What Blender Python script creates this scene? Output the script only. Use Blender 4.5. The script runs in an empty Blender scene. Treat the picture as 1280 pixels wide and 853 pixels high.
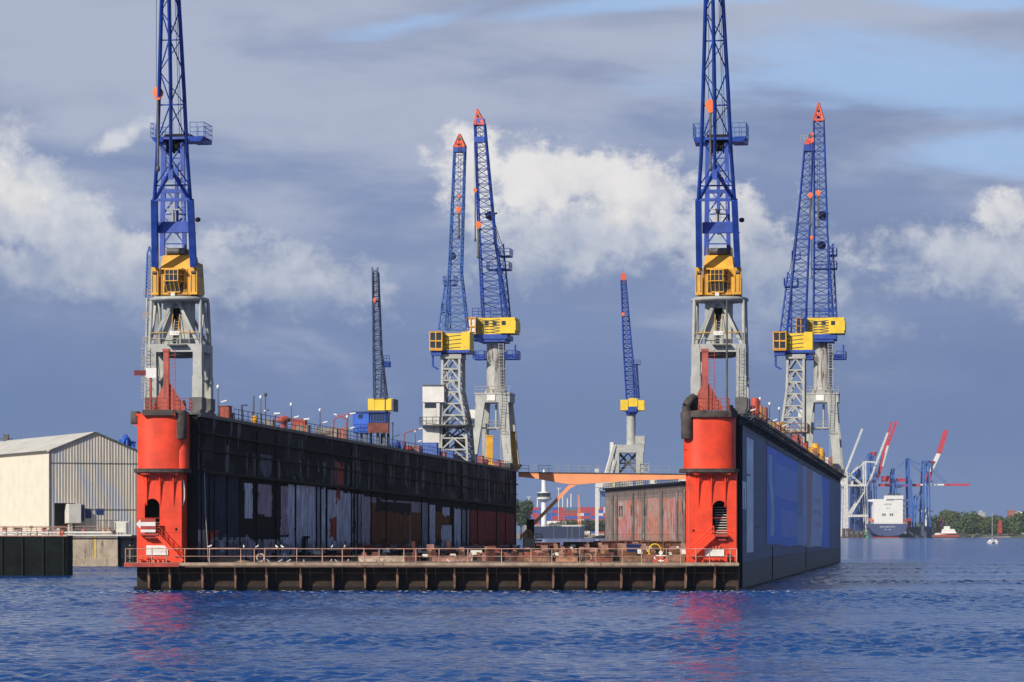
import bpy, math, random
from mathutils import Vector
random.seed(7)
S = bpy.context.scene
COL = S.collection
F = 3587.0          # focal length of the photograph in its own pixels (1280 wide)
HZ = 665.0          # photo row of the horizon
CZ = 6.0            # camera height over the water
R = math.radians
HAZE = 3.5e-5
# ------------------------------------------------------------------ camera
cam_d = bpy.data.cameras.new('camera'); cam = bpy.data.objects.new('camera', cam_d)
COL.objects.link(cam); S.camera = cam
cam.location = (0, 0, CZ); cam.rotation_euler = (R(90), 0, 0)
cam_d.sensor_width = 36; cam_d.lens = F*36/1280; cam_d.shift_y = (HZ-426.5)/1280
cam_d.clip_start = 1; cam_d.clip_end = 40000
# ------------------------------------------------------------------ light
SUN_EL, SUN_AZ = 30.0, 40.0      # degrees up, degrees to the left of straight behind the camera
sd = bpy.data.lights.new('sun', 'SUN'); sun = bpy.data.objects.new('sun', sd); COL.objects.link(sun)
sd.energy = 4.7; sd.angle = R(0.5); sd.color = (1, .91, .78)
sv = Vector((-math.sin(R(SUN_AZ))*math.cos(R(SUN_EL)), -math.cos(R(SUN_AZ))*math.cos(R(SUN_EL)), math.sin(R(SUN_EL))))
sun.rotation_euler = sv.to_track_quat('Z', 'Y').to_euler()
S.view_settings.view_transform = 'Standard'; S.view_settings.look = 'None'
S.view_settings.exposure = 0; S.view_settings.gamma = 1
W = bpy.data.worlds.new('World'); S.world = W; W.use_nodes = True
nt = W.node_tree; nt.nodes.clear()

class NG:
    """tiny helper to wire shader nodes"""
    def __init__(s, nt): s.nt = nt
    def n(s, t, **k):
        o = s.nt.nodes.new(t)
        for a, b in k.items(): setattr(o, a, b)
        return o
    def put(s, sock, v):
        if v is None: return
        if hasattr(v, 'is_linked'): s.nt.links.new(v, sock)
        else: sock.default_value = v
    def m(s, op, a, b=None, c=None, clamp=False):
        o = s.n('ShaderNodeMath', operation=op, use_clamp=clamp)
        s.put(o.inputs[0], a); s.put(o.inputs[1], b)
        if c is not None: s.put(o.inputs[2], c)
        return o.outputs[0]
    def ss(s, v, a, b, lo=0., hi=1.):
        o = s.n('ShaderNodeMapRange', interpolation_type='SMOOTHSTEP')
        s.put(o.inputs[0], v); o.inputs[1].default_value = a; o.inputs[2].default_value = b
        o.inputs[3].default_value = lo; o.inputs[4].default_value = hi
        return o.outputs[0]
    def xyz(s, x, y, z):
        o = s.n('ShaderNodeCombineXYZ'); s.put(o.inputs[0], x); s.put(o.inputs[1], y); s.put(o.inputs[2], z); return o.outputs[0]
    def sep(s, v):
        o = s.n('ShaderNodeSeparateXYZ'); s.put(o.inputs[0], v); return o.outputs
    def noise(s, v, scale, det=4, rough=.55, dist=0.):
        o = s.n('ShaderNodeTexNoise'); s.put(o.inputs['Vector'], v); o.inputs['Scale'].default_value = scale
        o.inputs['Detail'].default_value = det; o.inputs['Roughness'].default_value = rough
        o.inputs['Distortion'].default_value = dist; return o.outputs['Fac']
    def mix(s, f, a, b, bt='MIX'):
        o = s.n('ShaderNodeMix', data_type='RGBA', blend_type=bt)
        s.put(o.inputs[0], f)
        s.put(o.inputs[6], a if hasattr(a, 'is_linked') else (*a, 1)); s.put(o.inputs[7], b if hasattr(b, 'is_linked') else (*b, 1))
        return o.outputs[2]
    def vmul(s, v, t):
        o = s.n('ShaderNodeVectorMath', operation='MULTIPLY'); s.put(o.inputs[0], v); o.inputs[1].default_value = t; return o.outputs[0]

g = NG(nt)
sky = g.n('ShaderNodeTexSky', sky_type='NISHITA'); sky.sun_disc = False
sky.sun_elevation = R(SUN_EL); sky.sun_rotation = math.atan2(sv.x, sv.y)
sky.air_density = 1; sky.dust_density = .6; sky.ozone_density = 2
bg1 = g.n('ShaderNodeBackground'); nt.links.new(sky.outputs[0], bg1.inputs[0]); bg1.inputs[1].default_value = .09
tc = g.n('ShaderNodeTexCoord'); dx, dy, dz = g.sep(tc.outputs['Generated'])[:3]
az = g.m('ARCTAN2', dx, dy); el = g.m('ARCTAN2', dz, g.m('SQRT', g.m('ADD', g.m('MULTIPLY', dx, dx), g.m('MULTIPLY', dy, dy))))
# cloud space: 1 unit = 100 photo pixels = 1.6 degrees
U = g.m('MULTIPLY', az, 35.87); V = g.m('MULTIPLY', el, 35.87)
P = g.xyz(U, g.m('MULTIPLY', V, 1.0), 0.)
Ps = g.xyz(g.m('MULTIPLY', U, .40), g.m('ADD', V, g.m('MULTIPLY', U, .05)), 3.)
warp = g.noise(P, .55, 3, .5)
Pw = g.xyz(g.m('ADD', U, g.m('MULTIPLY', warp, .8)), V, g.m('MULTIPLY', warp, .5))
big = g.noise(Ps, .65, 9, .60, .3)           # long streaky layers
bil = g.noise(Pw, 1.25, 10, .60, .1)           # billows
fine = g.noise(g.xyz(U, g.m('MULTIPLY', V, 1.4), 9.), 3.2, 8, .66)
def blob(px, py, rx, ry, rot=0.):
    cx = (px-640)/100; cy = (HZ-py)/100
    a = g.m('SUBTRACT', U, cx); b = g.m('SUBTRACT', V, cy)
    if rot:
        c_, s_ = math.cos(R(rot)), math.sin(R(rot))
        a, b = g.m('ADD', g.m('MULTIPLY', a, c_), g.m('MULTIPLY', b, s_)), g.m('SUBTRACT', g.m('MULTIPLY', b, c_), g.m('MULTIPLY', a, s_))
    a = g.m('DIVIDE', a, rx/100); b = g.m('DIVIDE', b, ry/100)
    d = g.m('SQRT', g.m('ADD', g.m('MULTIPLY', a, a), g.m('MULTIPLY', b, b)))
    return d
def vmax(l):
    o = l[0]
    for x in l[1:]: o = g.m('MAXIMUM', o, x)
    return o
# layered deck: dark storm blue low, lilac grey above
low = (.150, .218, .410); mid = (.225, .295, .485); topc = (.28, .34, .51); lit = (.50, .545, .66)
lay = g.noise(g.xyz(g.m('MULTIPLY', U, .22), g.m('ADD', V, g.m('MULTIPLY', U, .04)), 31.), .85, 9, .58, .4)
h1 = g.ss(g.m('ADD', V, g.m('MULTIPLY', g.m('SUBTRACT', big, .5), 4.0)), .5, 3.8)
col = g.mix(h1, low, mid)
h2 = g.ss(g.m('ADD', g.m('MULTIPLY', V, .085), g.m('MULTIPLY', lay, .9)), .68, .95)
col = g.mix(h2, col, topc)
h2b = g.ss(g.m('ADD', g.m('MULTIPLY', V, .05), g.m('ADD', g.m('MULTIPLY', big, .6), g.m('MULTIPLY', lay, .4))), .64, .84)
col = g.mix(g.m('MULTIPLY', h2b, .6), col, lit)
dk = g.ss(g.noise(g.xyz(g.m('MULTIPLY', U, .26), V, 17.), .8, 4, .5, .2), .46, .68)
col = g.mix(g.m('MULTIPLY', dk, .5), col, (.175, .23, .39))
# blue gaps high on the right
bgap = vmax([g.m('SUBTRACT', 1., blob(1130, 120, 420, 62, -3)), g.m('SUBTRACT', 1., blob(1230, 200, 240, 50)), g.m('MULTIPLY', g.m('SUBTRACT', 1., blob(820, 8, 260, 16, 6)), .8), g.m('SUBTRACT', 1., blob(1260, 5, 150, 24)), g.m('MULTIPLY', g.m('SUBTRACT', 1., blob(500, 40, 110, 14, 10)), .5)])
bgm = g.ss(g.m('ADD', bgap, g.m('MULTIPLY', g.m('SUBTRACT', lay, .45), 2.2)), .1, .75)
col = g.mix(g.m('MULTIPLY', bgm, .8), col, (.36, .54, .84))
# cumulus heads
def cum(lst, soft, thr, na=1.7, nf=1.0):
    d = vmax([g.m('MULTIPLY', g.m('SUBTRACT', 1., blob(*b[:5])), b[5]) for b in lst])
    e = g.m('ADD', d, g.m('MULTIPLY', g.m('SUBTRACT', bil, .5), na))
    return g.ss(g.m('ADD', e, g.m('MULTIPLY', g.m('SUBTRACT', fine, .5), nf)), thr, thr+soft)
c1 = cum([(700, 225, 150, 75, 0, 1.15), (800, 245, 140, 66, -6, 1.15), (590, 215, 80, 70, 0, 1.), (940, 290, 110, 66, -18, .9), (20, 250, 90, 60, -30, .85), (190, 320, 80, 40, -30, .7), (1255, 275, 100, 45, 0, 1.), (1120, 365, 90, 38, -15, .8)], .50, .20)
c2 = cum([(40, 265, 150, 100, -35, 1.1), (120, 325, 190, 85, -28, 1.1), (20, 340, 180, 70, 0, .9), (150, 182, 60, 14, 28, .6), (330, 345, 190, 65, -12, .85), (440, 360, 80, 40, 20, .8), (960, 340, 220, 90, -18, .9), (1200, 330, 170, 75, 0, .8), (740, 290, 230, 75, 0, .9), (640, 330, 120, 50, 0, .7)], .6, .05)
bsh = g.noise(g.xyz(g.m('ADD', U, .35), g.m('ADD', V, -.3), 4.), 1.5, 7, .55, .1)
rel = g.m('MULTIPLY', g.m('SUBTRACT', bil, bsh), 2.2)
shade = g.ss(g.m('ADD', V, g.m('MULTIPLY', rel, 1.0)), 3.0, 4.7)
c1c = g.mix(shade, (.36, .415, .54), (.82, .80, .79))
shade2 = g.ss(g.m('ADD', g.m('MULTIPLY', rel, 1.3), V), 2.2, 4.6)
c2c = g.mix(shade2, (.27, .34, .50), (.66, .68, .73))
col = g.mix(g.m('MULTIPLY', c2, .9), col, c2c)
col = g.mix(g.m('MULTIPLY', c1, .95), col, c1c)
# everything sinks into the storm band near the horizon
hor = g.ss(g.m('ADD', V, g.m('MULTIPLY', g.m('SUBTRACT', big, .5), 1.6)), .3, 2.5)
col = g.mix(hor, (.150, .222, .420), col)
bg2 = g.n('ShaderNodeBackground'); nt.links.new(col, bg2.inputs[0]); bg2.inputs[1].default_value = 1.0
mx = g.n('ShaderNodeMixShader')
up = g.ss(el, .19, .34)        # the cloud deck opens to clear sky higher up
opening = g.m('MULTIPLY', up, g.ss(g.noise(g.xyz(U, V, 5.), .12, 4, .5), .25, .45))
nt.links.new(opening, mx.inputs[0]); nt.links.new(bg2.outputs[0], mx.inputs[1]); nt.links.new(bg1.outputs[0], mx.inputs[2])
wo = g.n('ShaderNodeOutputWorld'); nt.links.new(mx.outputs[0], wo.inputs[0])

# ------------------------------------------------------------------ materials
MATS = {}
def mat(name, col, rough=.6, metal=0., var=.25, vscale=.6, rust=0., rustc=(.16, .06, .03), streak=6., bump=.0, spec=.5, dirt=None):
    if name in MATS: return MATS[name]
    m = bpy.data.materials.new(name); m.use_nodes = True; t = m.node_tree; b = t.nodes['Principled BSDF']; q = NG(t)
    b.inputs['Roughness'].default_value = rough; b.inputs['Metallic'].default_value = metal
    b.inputs['Specular IOR Level'].default_value = spec
    geo = q.n('ShaderNodeNewGeometry'); pos = geo.outputs['Position']
    n1 = q.noise(pos, vscale, 5, .6)
    c = q.mix(q.ss(n1, .3, .7), tuple(x*(1-var) for x in col), tuple(min(1, x*(1+var*.6)) for x in col))
    if rust > 0:
        n2 = q.noise(q.vmul(pos, (1, 1, 1/streak)), 2.2, 6, .65, .4)
        n3 = q.noise(pos, .35, 3, .5)
        f = q.ss(q.m('ADD', n2, q.m('MULTIPLY', q.m('SUBTRACT', n3, .5), .5)), .72-rust*.35, .80-rust*.25)
        c = q.mix(f, c, rustc)
    q.put(b.inputs['Base Color'], c)
    if bump:
        bp = q.n('ShaderNodeBump'); bp.inputs['Strength'].default_value = .5; bp.inputs['Distance'].default_value = bump
        q.put(bp.inputs['Height'], q.noise(pos, 1.5, 4, .6)); q.put(b.inputs['Normal'], bp.outputs[0])
    MATS[name] = m; return m
def mat_attr(name, rough=.6, spec=.12, lo=.0):
    m = bpy.data.materials.new(name); m.use_nodes = True; t = m.node_tree; b = t.nodes['Principled BSDF']; q = NG(t)
    b.inputs['Roughness'].default_value = rough
    b.inputs['Specular IOR Level'].default_value = spec; a = q.n('ShaderNodeVertexColor', layer_name='paint'); pos = q.n('ShaderNodeNewGeometry').outputs['Position']
    n2 = q.noise(q.vmul(pos, (1, .6, .16)), 2.6, 6, .65, .3); n1 = q.noise(pos, .8, 5, .6)
    v = q.m('ADD', lo, q.m('MULTIPLY', q.m('ADD', q.m('MULTIPLY', q.ss(n2, .25, .75), .8), q.m('MULTIPLY', n1, .7)), 1-lo))
    c = q.mix(1., a.outputs[0], q.xyz(v, v, v), 'MULTIPLY')
    q.put(b.inputs['Base Color'], c)
    bp = q.n('ShaderNodeBump'); bp.inputs['Strength'].default_value = .4; bp.inputs['Distance'].default_value = .05
    q.put(bp.inputs['Height'], n1); q.put(b.inputs['Normal'], bp.outputs[0])
    return m
BLUE = mat('crane_blue_paint', (.018, .065, .36), .45, 0, .3, .9, rust=.12, rustc=(.02, .03, .09))
BLUE2 = mat('faded_crane_blue_paint', (.045, .13, .42), .5, 0, .3, .9, rust=.15, rustc=(.04, .06, .14))
BLUEB = mat('bright_blue_paint', (.02, .10, .50), .45, 0, .25, .5, rust=.15, rustc=(.03, .04, .1))
YEL = mat('crane_yellow_paint', (.72, .36, .025), .5, 0, .2, .6, rust=.25, rustc=(.30, .13, .03))
YELL = mat('bright_yellow_paint', (.80, .55, .03), .5, 0, .15, .5, rust=.12, rustc=(.35, .2, .03))
GREY = mat('crane_grey_paint', (.40, .41, .385), .6, 0, .18, .7, rust=.22, rustc=(.22, .17, .13))
GREYD = mat('dark_grey_steel', (.10, .10, .10), .6, 0, .4, .8, rust=.3, rustc=(.12, .06, .035))
GREYR = mat('streaked_grey_paint', (.42, .42, .39), .6, 0, .2, .7, rust=.62, rustc=(.10, .07, .055), streak=9)
BLACK = mat('black_steel', (.012, .012, .013), .75, 0, .4, .8, spec=.2)
RED = mat('dock_red_paint', (.80, .060, .018), .5, 0, .22, .45, rust=.2, rustc=(.48, .045, .03), bump=.012)
REDD = mat('dull_red_paint', (.42, .055, .035), .6, 0, .3, .6, rust=.35, rustc=(.14, .04, .03))
REDB = mat('signal_red_paint', (.72, .10, .05), .5, 0, .2, .8)
ORANGE = mat('orange_bridge_paint', (.92, .36, .17), .55, 0, .08, .4, rust=.03, rustc=(.45, .13, .06))
ORHOOK = mat('orange_hook_paint', (.85, .16, .03), .5, 0, .15, .8)
RUBBER = mat('old_rubber', (.065, .052, .047), .85, 0, .5, 1.2, rust=.4, rustc=(.12, .085, .07), bump=.05)
RUST = mat('rusty_plate', (.15, .062, .034), .8, 0, .5, .8, rust=.5, rustc=(.05, .03, .022), bump=.03)
LIP = mat('worn_tan_walkway', (.36, .27, .19), .85, 0, .35, 1.1, rust=.45, rustc=(.17, .09, .06), streak=1)
RIBM = mat('brown_rib_steel', (.20, .11, .07), .85, 0, .4, 1.2, rust=.4, rustc=(.09, .05, .035))
PONT = mat('pontoon_rust', (.042, .023, .015), .85, 0, .6, .7, rust=.6, rustc=(.022, .016, .012), bump=.04)
RUSTL = mat('pale_rusty_steel', (.33, .17, .12), .8, 0, .4, 1.2, rust=.4, rustc=(.16, .07, .045))
RAILR = mat('rusty_pink_rail_paint', (.48, .27, .20), .7, 0, .35, 1.1, rust=.3, rustc=(.2, .1, .07))
DECK = mat('rusty_deck', (.19, .12, .09), .9, 0, .5, .35, rust=.5, rustc=(.09, .055, .04), streak=1, bump=.03)
WOOD = mat('weathered_timber', (.27, .15, .095), .85, 0, .5, 1.4, rust=.4, rustc=(.14, .07, .05), streak=1)
CONC = mat('stained_concrete', (.40, .335, .25), .85, 0, .25, .5, rust=.45, rustc=(.20, .155, .11), streak=8, bump=.03)
WHITE = mat('white_paint', (.78, .77, .73), .55, 0, .10, .8)
WHITED = mat('dirty_white_paint', (.66, .65, .60), .6, 0, .12, .6, rust=.12, rustc=(.35, .28, .2))
GLASS = mat('dark_window_glass', (.03, .04, .05), .08, 0, .2, .5, spec=.8)
LAMPW = mat('lamp_housing_white', (.75, .76, .76), .4, 0, .05, 1)
PIPEB = mat('dark_blue_pipe_paint', (.012, .035, .16), .5, 0, .3, .6, rust=.2, rustc=(.03, .03, .05))
SAND = mat('heaped_grit', (.30, .20, .13), .95, 0, .4, 1.5)

# ------------------------------------------------------------------ mesh builder
class MB:
    def __init__(s): s.v = []; s.f = []; s.sm = []
    def add(s, vs, fs, smooth=False):
        o = len(s.v); s.v += [tuple(x) for x in vs]; s.f += [tuple(i+o for i in q) for q in fs]; s.sm += [smooth]*len(fs); return s
    def box(s, x0, x1, y0, y1, z0, z1):
        return s.add([(x0,y0,z0),(x1,y0,z0),(x1,y1,z0),(x0,y1,z0),(x0,y0,z1),(x1,y0,z1),(x1,y1,z1),(x0,y1,z1)],
                     [(0,3,2,1),(4,5,6,7),(0,1,5,4),(1,2,6,5),(2,3,7,6),(3,0,4,7)])
    def hexa(s, b, t): return s.add(list(b)+list(t), [(0,3,2,1),(4,5,6,7),(0,1,5,4),(1,2,6,5),(2,3,7,6),(3,0,4,7)])
    def beam(s, p, q, w, h=None, up=(0,0,1)):
        p = Vector(p); q = Vector(q); h = h or w; d = q-p
        if d.length < 1e-6: return s
        d.normalize(); u = Vector(up)
        if abs(d.dot(u)) > .97: u = Vector((0, 1, 0))
        a = d.cross(u).normalized()*w/2; b = a.cross(d).normalized()*h/2
        return s.hexa([p-a-b, p+a-b, p+a+b, p-a+b], [q-a-b, q+a-b, q+a+b, q-a+b])
    def tube(s, p, q, r, r2=None, n=8, cap=True):
        p = Vector(p); q = Vector(q); r2 = r if r2 is None else r2; d = (q-p)
        if d.length < 1e-6: return s
        d.normalize(); u = Vector((0,0,1)) if abs(d.z) < .95 else Vector((0,1,0)); a = d.cross(u).normalized(); b = d.cross(a)
        c = [(math.cos(2*math.pi*i/n), math.sin(2*math.pi*i/n)) for i in range(n)]
        vs = [p+a*r*x+b*r*y for x, y in c]+[q+a*r2*x+b*r2*y for x, y in c]
        s.add(vs, [(i, (i+1) % n, n+(i+1) % n, n+i) for i in range(n)], True)
        if cap: s.add(vs, [tuple(range(n-1, -1, -1)), tuple(range(n, 2*n))])
        return s
    def path(s, pts, r, n=6):
        for a, b in zip(pts, pts[1:]): s.tube(a, b, r, n=n)
        return s
    def lathe(s, c, prof, n=16):
        cx, cy, cz = c; vs = []
        for r, z in prof: vs += [(cx+r*math.cos(2*math.pi*i/n), cy+r*math.sin(2*math.pi*i/n), cz+z) for i in range(n)]
        fs = [(k*n+i, k*n+(i+1) % n, (k+1)*n+(i+1) % n, (k+1)*n+i) for k in range(len(prof)-1) for i in range(n)]
        s.add(vs, fs, True); s.add(vs[:n], [tuple(range(n-1, -1, -1))]); s.add(vs[-n:], [tuple(range(n))]); return s
    def prism(s, poly, y0, y1):      # polygon in (x, z) pushed along y
        n = len(poly)
        vs = [(x, y0, z) for x, z in poly]+[(x, y1, z) for x, z in poly]
        return s.add(vs, [tuple(range(n)), tuple(range(2*n-1, n-1, -1))]+[(i, n+i, n+(i+1) % n, (i+1) % n) for i in range(n)])
    def disc_y(s, c, r, y0, y1, n=14):
        return s.prism([(c[0]+r*math.cos(2*math.pi*i/n), c[1]+r*math.sin(2*math.pi*i/n)) for i in range(n)], y0, y1)
    def rail(s, pts, h=1.1, post=1.5, r=.03, mids=1, n=5):
        for a, b in zip(pts, pts[1:]):
            a = Vector(a); b = Vector(b); k = max(1, round((b-a).length/post))
            for i in range(k+1):
                p = a.lerp(b, i/k); s.tube(p, p+Vector((0,0,h)), r, n=n, cap=False)
            for j in range(mids+1):
                z = Vector((0, 0, h*(1-j/(mids+1)))); s.tube(a+z, b+z, r, n=n, cap=False)
        return s
    def build(s, name, m, parent=None, sub=None):
        me = bpy.data.meshes.new(name); vs = s.v
        if sub is not None: vs = [(x-sub[0], y-sub[1], z-sub[2]) for x, y, z in vs]
        me.from_pydata(vs, [], s.f); me.materials.append(m)
        me.polygons.foreach_set('use_smooth', s.sm)
        me.update()
        o = bpy.data.objects.new(name, me); COL.objects.link(o)
        if parent: o.parent = parent
        return o
def tag(o, label=None, cat=None, group=None, kind=None):
    for k, v in (('label', label), ('category', cat), ('group', group), ('kind', kind)):
        if v: o[k] = v
    return o
def thing(name, label, cat, loc, rz=0, group=None):
    o = bpy.data.objects.new(name, None); COL.objects.link(o); o.location = loc; o.rotation_euler = (0, 0, rz)
    o.empty_display_size = .5
    return tag(o, label, cat, group)
def copy_tree(o, parent=None):
    c = o.copy(); COL.objects.link(c); c.parent = parent
    for ch in list(o.children): copy_tree(ch, c)
    return c
def whole(name, mb, m, loc, label, cat, group=None, kind=None, rz=0):
    """a thing that is one mesh, verts given relative to loc"""
    o = mb.build(name, m); o.location = loc; o.rotation_euler = (0, 0, rz); return tag(o, label, cat, group, kind)
ORD = ['first','second','third','fourth','fifth','sixth','seventh','eighth','ninth','tenth','eleventh','twelfth','thirteenth','fourteenth','fifteenth','sixteenth','seventeenth','eighteenth','nineteenth','twentieth']
def od(i):
    if i < 20: return ORD[i]
    return '%d%s' % (i+1, {1: 'st', 2: 'nd', 3: 'rd'}.get((i+1) % 10, 'th'))
def at(px, py, Y): return Vector(((px-640)*Y/F, Y, CZ+(HZ-py)*Y/F))
def hsh(*a):
    x = math.sin(sum(v*k for v, k in zip(a, (12.9898, 78.233, 37.719))))*43758.5453
    return x-math.floor(x)
def vn(x, y, s=0):      # smooth value noise for painting
    xi, yi = math.floor(x), math.floor(y); fx, fy = x-xi, y-yi
    fx = fx*fx*(3-2*fx); fy = fy*fy*(3-2*fy)
    a = hsh(xi, yi, s)*(1-fx)+hsh(xi+1, yi, s)*fx; b = hsh(xi, yi+1, s)*(1-fx)+hsh(xi+1, yi+1, s)*fx
    return a*(1-fy)+b*fy
def fbm(x, y, s=0): return (vn(x, y, s)*.5+vn(x*2, y*2, s+1)*.27+vn(x*4, y*4, s+2)*.15+vn(x*8, y*8, s+3)*.08)
def painted(name, m, P, nu, nv, fn, parent, sub):
    """grid P(i/nu, j/nv) coloured per face by fn(u, v)"""
    vs = []; fs = []; cols = []
    for j in range(nv+1):
        for i in range(nu+1):
            p = P(i/nu, j/nv); vs.append((p[0]-sub[0], p[1]-sub[1], p[2]-sub[2]))
    for j in range(nv):
        for i in range(nu):
            a = j*(nu+1)+i; fs.append((a, a+1, a+nu+2, a+nu+1)); cols.append(fn((i+.5)/nu, (j+.5)/nv))
    me = bpy.data.meshes.new(name); me.from_pydata(vs, [], fs); me.materials.append(m)
    at_ = me.color_attributes.new('paint', 'FLOAT_COLOR', 'CORNER')
    buf = []
    for c in cols: buf += [c[0], c[1], c[2], 1.]*4
    at_.data.foreach_set('color', buf); me.update()
    o = bpy.data.objects.new(name, me); COL.objects.link(o); o.parent = parent; return o

# ------------------------------------------------------------------ water and land
wm = bpy.data.materials.new('river_water'); wm.use_nodes = True; q = NG(wm.node_tree); b = wm.node_tree.nodes['Principled BSDF']
pos = q.n('ShaderNodeNewGeometry').outputs['Position']
b.inputs['Base Color'].default_value = (.005, .055, .235, 1); b.inputs['Roughness'].default_value = .10; b.inputs['IOR'].default_value = 1.33
w1 = q.noise(q.vmul(pos, (.5, 1., 1)), .20, 3, .5, .6)
w2 = q.noise(q.vmul(pos, (.6, 1., 1)), 1.1, 4, .55, .5)
w3 = q.noise(q.vmul(pos, (.7, 1., 1)), 3.0, 3, .6, .2)
patch = q.ss(q.noise(q.vmul(pos, (.35, 1., 1)), .03, 3, .5, .5), .35, .65)
wy_ = q.sep(pos)[1]
amp = q.m('ADD', q.m('ADD', .6, q.m('MULTIPLY', patch, .7)), q.ss(wy_, 350., 800., 0., 1.5))
hgt = q.m('ADD', q.m('ADD', q.m('MULTIPLY', w1, .20), q.m('MULTIPLY', w2, .24)), q.m('MULTIPLY', w3, .06))
bp = q.n('ShaderNodeBump'); bp.inputs['Strength'].default_value = 1.; bp.inputs['Distance'].default_value = 1.
q.put(bp.inputs['Height'], q.m('MULTIPLY', hgt, amp)); q.put(b.inputs['Normal'], bp.outputs[0])
import numpy as np
rs = np.random.RandomState(12)
gx = np.arange(-90, 120.01, .4); gy = [96.]
while gy[-1] < 640: gy.append(gy[-1]+.34+max(0, gy[-1]-180)*.0016)
gy = np.array(gy); GX, GY = np.meshgrid(gx, gy); Hh = np.zeros_like(GX)
for i in range(64):
    wl_ = .95*(3.6 ** (rs.rand()**1.3)); th = rs.normal(0, .85)+1.9; kk_ = 2*math.pi/wl_
    ph = rs.rand()*6.283; a_ = .0105*wl_**.5
    gate = .55+.45*np.sin(GX*.021*rs.uniform(.5, 1.5)+GY*.013*rs.uniform(.5, 1.5)+rs.rand()*6.28)
    pz = kk_*(GX*math.cos(th)+GY*math.sin(th))+ph+.6*np.sin(GX*.11+GY*.07+i)
    Hh += a_*gate*(np.sin(pz)+.25*np.sin(2*pz+1.57))
fade = np.clip((GX+90)/12, 0, 1)*np.clip((120-GX)/12, 0, 1)*np.clip((GY-96)/6, 0, 1)*np.clip((gy[-1]-GY)/120, 0, 1)
wp = np.zeros_like(GX)
for i in range(9):
    wp += np.sin(GX*rs.uniform(.015, .06)+GY*rs.uniform(.04, .16)*rs.choice([-1, 1])+rs.rand()*6.28)
Hh = Hh*fade*np.clip(.95+.22*wp, .35, 1.7)
ny_, nx_ = GX.shape
vv = np.stack([GX, GY, Hh], -1).reshape(-1, 3); idx = np.arange(nx_*ny_).reshape(ny_, nx_)
ff = np.stack([idx[:-1, :-1], idx[:-1, 1:], idx[1:, 1:], idx[1:, :-1]], -1).reshape(-1, 4)
n0 = len(vv); x0_, x1_, y0_, y1_ = gx[0], gx[-1], gy[0], gy[-1]
ext = np.array([(-9000, -600, 0), (9000, -600, 0), (9000, y0_, 0), (-9000, y0_, 0), (x0_, y0_, 0), (x1_, y0_, 0), (x1_, y1_, 0), (x0_, y1_, 0), (9000, y1_, 0), (-9000, y1_, 0), (9000, 25000, 0), (-9000, 25000, 0)], float)
ef = np.array([(0, 1, 2, 3), (3, 4, 7, 9), (5, 2, 8, 6), (9, 8, 10, 11)])+n0
me = bpy.data.meshes.new('river_water'); V_ = np.vstack([vv, ext]); F_ = np.vstack([ff, ef])
me.vertices.add(len(V_)); me.vertices.foreach_set('co', V_.astype(np.float32).ravel())
me.loops.add(F_.size); me.loops.foreach_set('vertex_index', F_.astype(np.int32).ravel())
me.polygons.add(len(F_)); me.polygons.foreach_set('loop_start', np.arange(0, F_.size, 4, dtype=np.int32)); me.polygons.foreach_set('use_smooth', np.ones(len(F_), bool))
me.update(calc_edges=True); me.materials.append(wm)
wo_ = bpy.data.objects.new('river_water', me); COL.objects.link(wo_); tag(wo_, kind='structure')
LAND = mat('grassy_bank', (.075, .095, .04), .95, 0, .4, .02)
QUAYG = mat('quay_paving', (.26, .24, .21), .9, 0, .3, .2)
mb = MB(); mb.box(-400, 130, 2740, 6000, -2, 2.6)
tag(mb.build('container_terminal_ground', QUAYG), kind='structure')
mb = MB(); mb.hexa([(330, 3060, -2), (6000, 3000, -2), (6000, 9000, -2), (330, 9000, -2)], [(340, 3090, 3.), (6000, 3050, 3.5), (6000, 9000, 3.5), (340, 9000, 3.)])
tag(mb.build('far_river_bank', LAND), kind='structure')

# ------------------------------------------------------------------ THE FLOATING DOCK
SK = .1524                        # how far the dock runs to the right per metre away from the camera
YF = 287.0                        # front edge of the dock
XL, XR = -37.6, 22.5              # its corners there
def wx(u, Y): return u+SK*(Y-YF)  # dock plan: u is the X at the front
def ztop(Y): return 18.05-(Y-290)*.0052
DZ = 2.9                          # pontoon deck
YL, YR = 505.0, 560.0             # where the two wings end
dock = thing('floating_dock', 'huge empty floating dry dock with two tall wing walls, red end towers and rusty pontoon', 'floating dock', (XL, YF, 0))
DS = tuple(dock.location)
def D(mb, name, m, parent=dock): return mb.build(name, m, parent, sub=DS)
def dq(mb, u0, u1, Y0, Y1, z0, z1, zs=None):      # skewed box in dock plan
    z10, z11 = (z1, z1) if zs is None else zs
    mb.hexa([(wx(u0, Y0), Y0, z0), (wx(u1, Y0), Y0, z0), (wx(u1, Y1), Y1, z0), (wx(u0, Y1), Y1, z0)],
            [(wx(u0, Y0), Y0, z10), (wx(u1, Y0), Y0, z10), (wx(u1, Y1), Y1, z11), (wx(u0, Y1), Y1, z11)])
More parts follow.
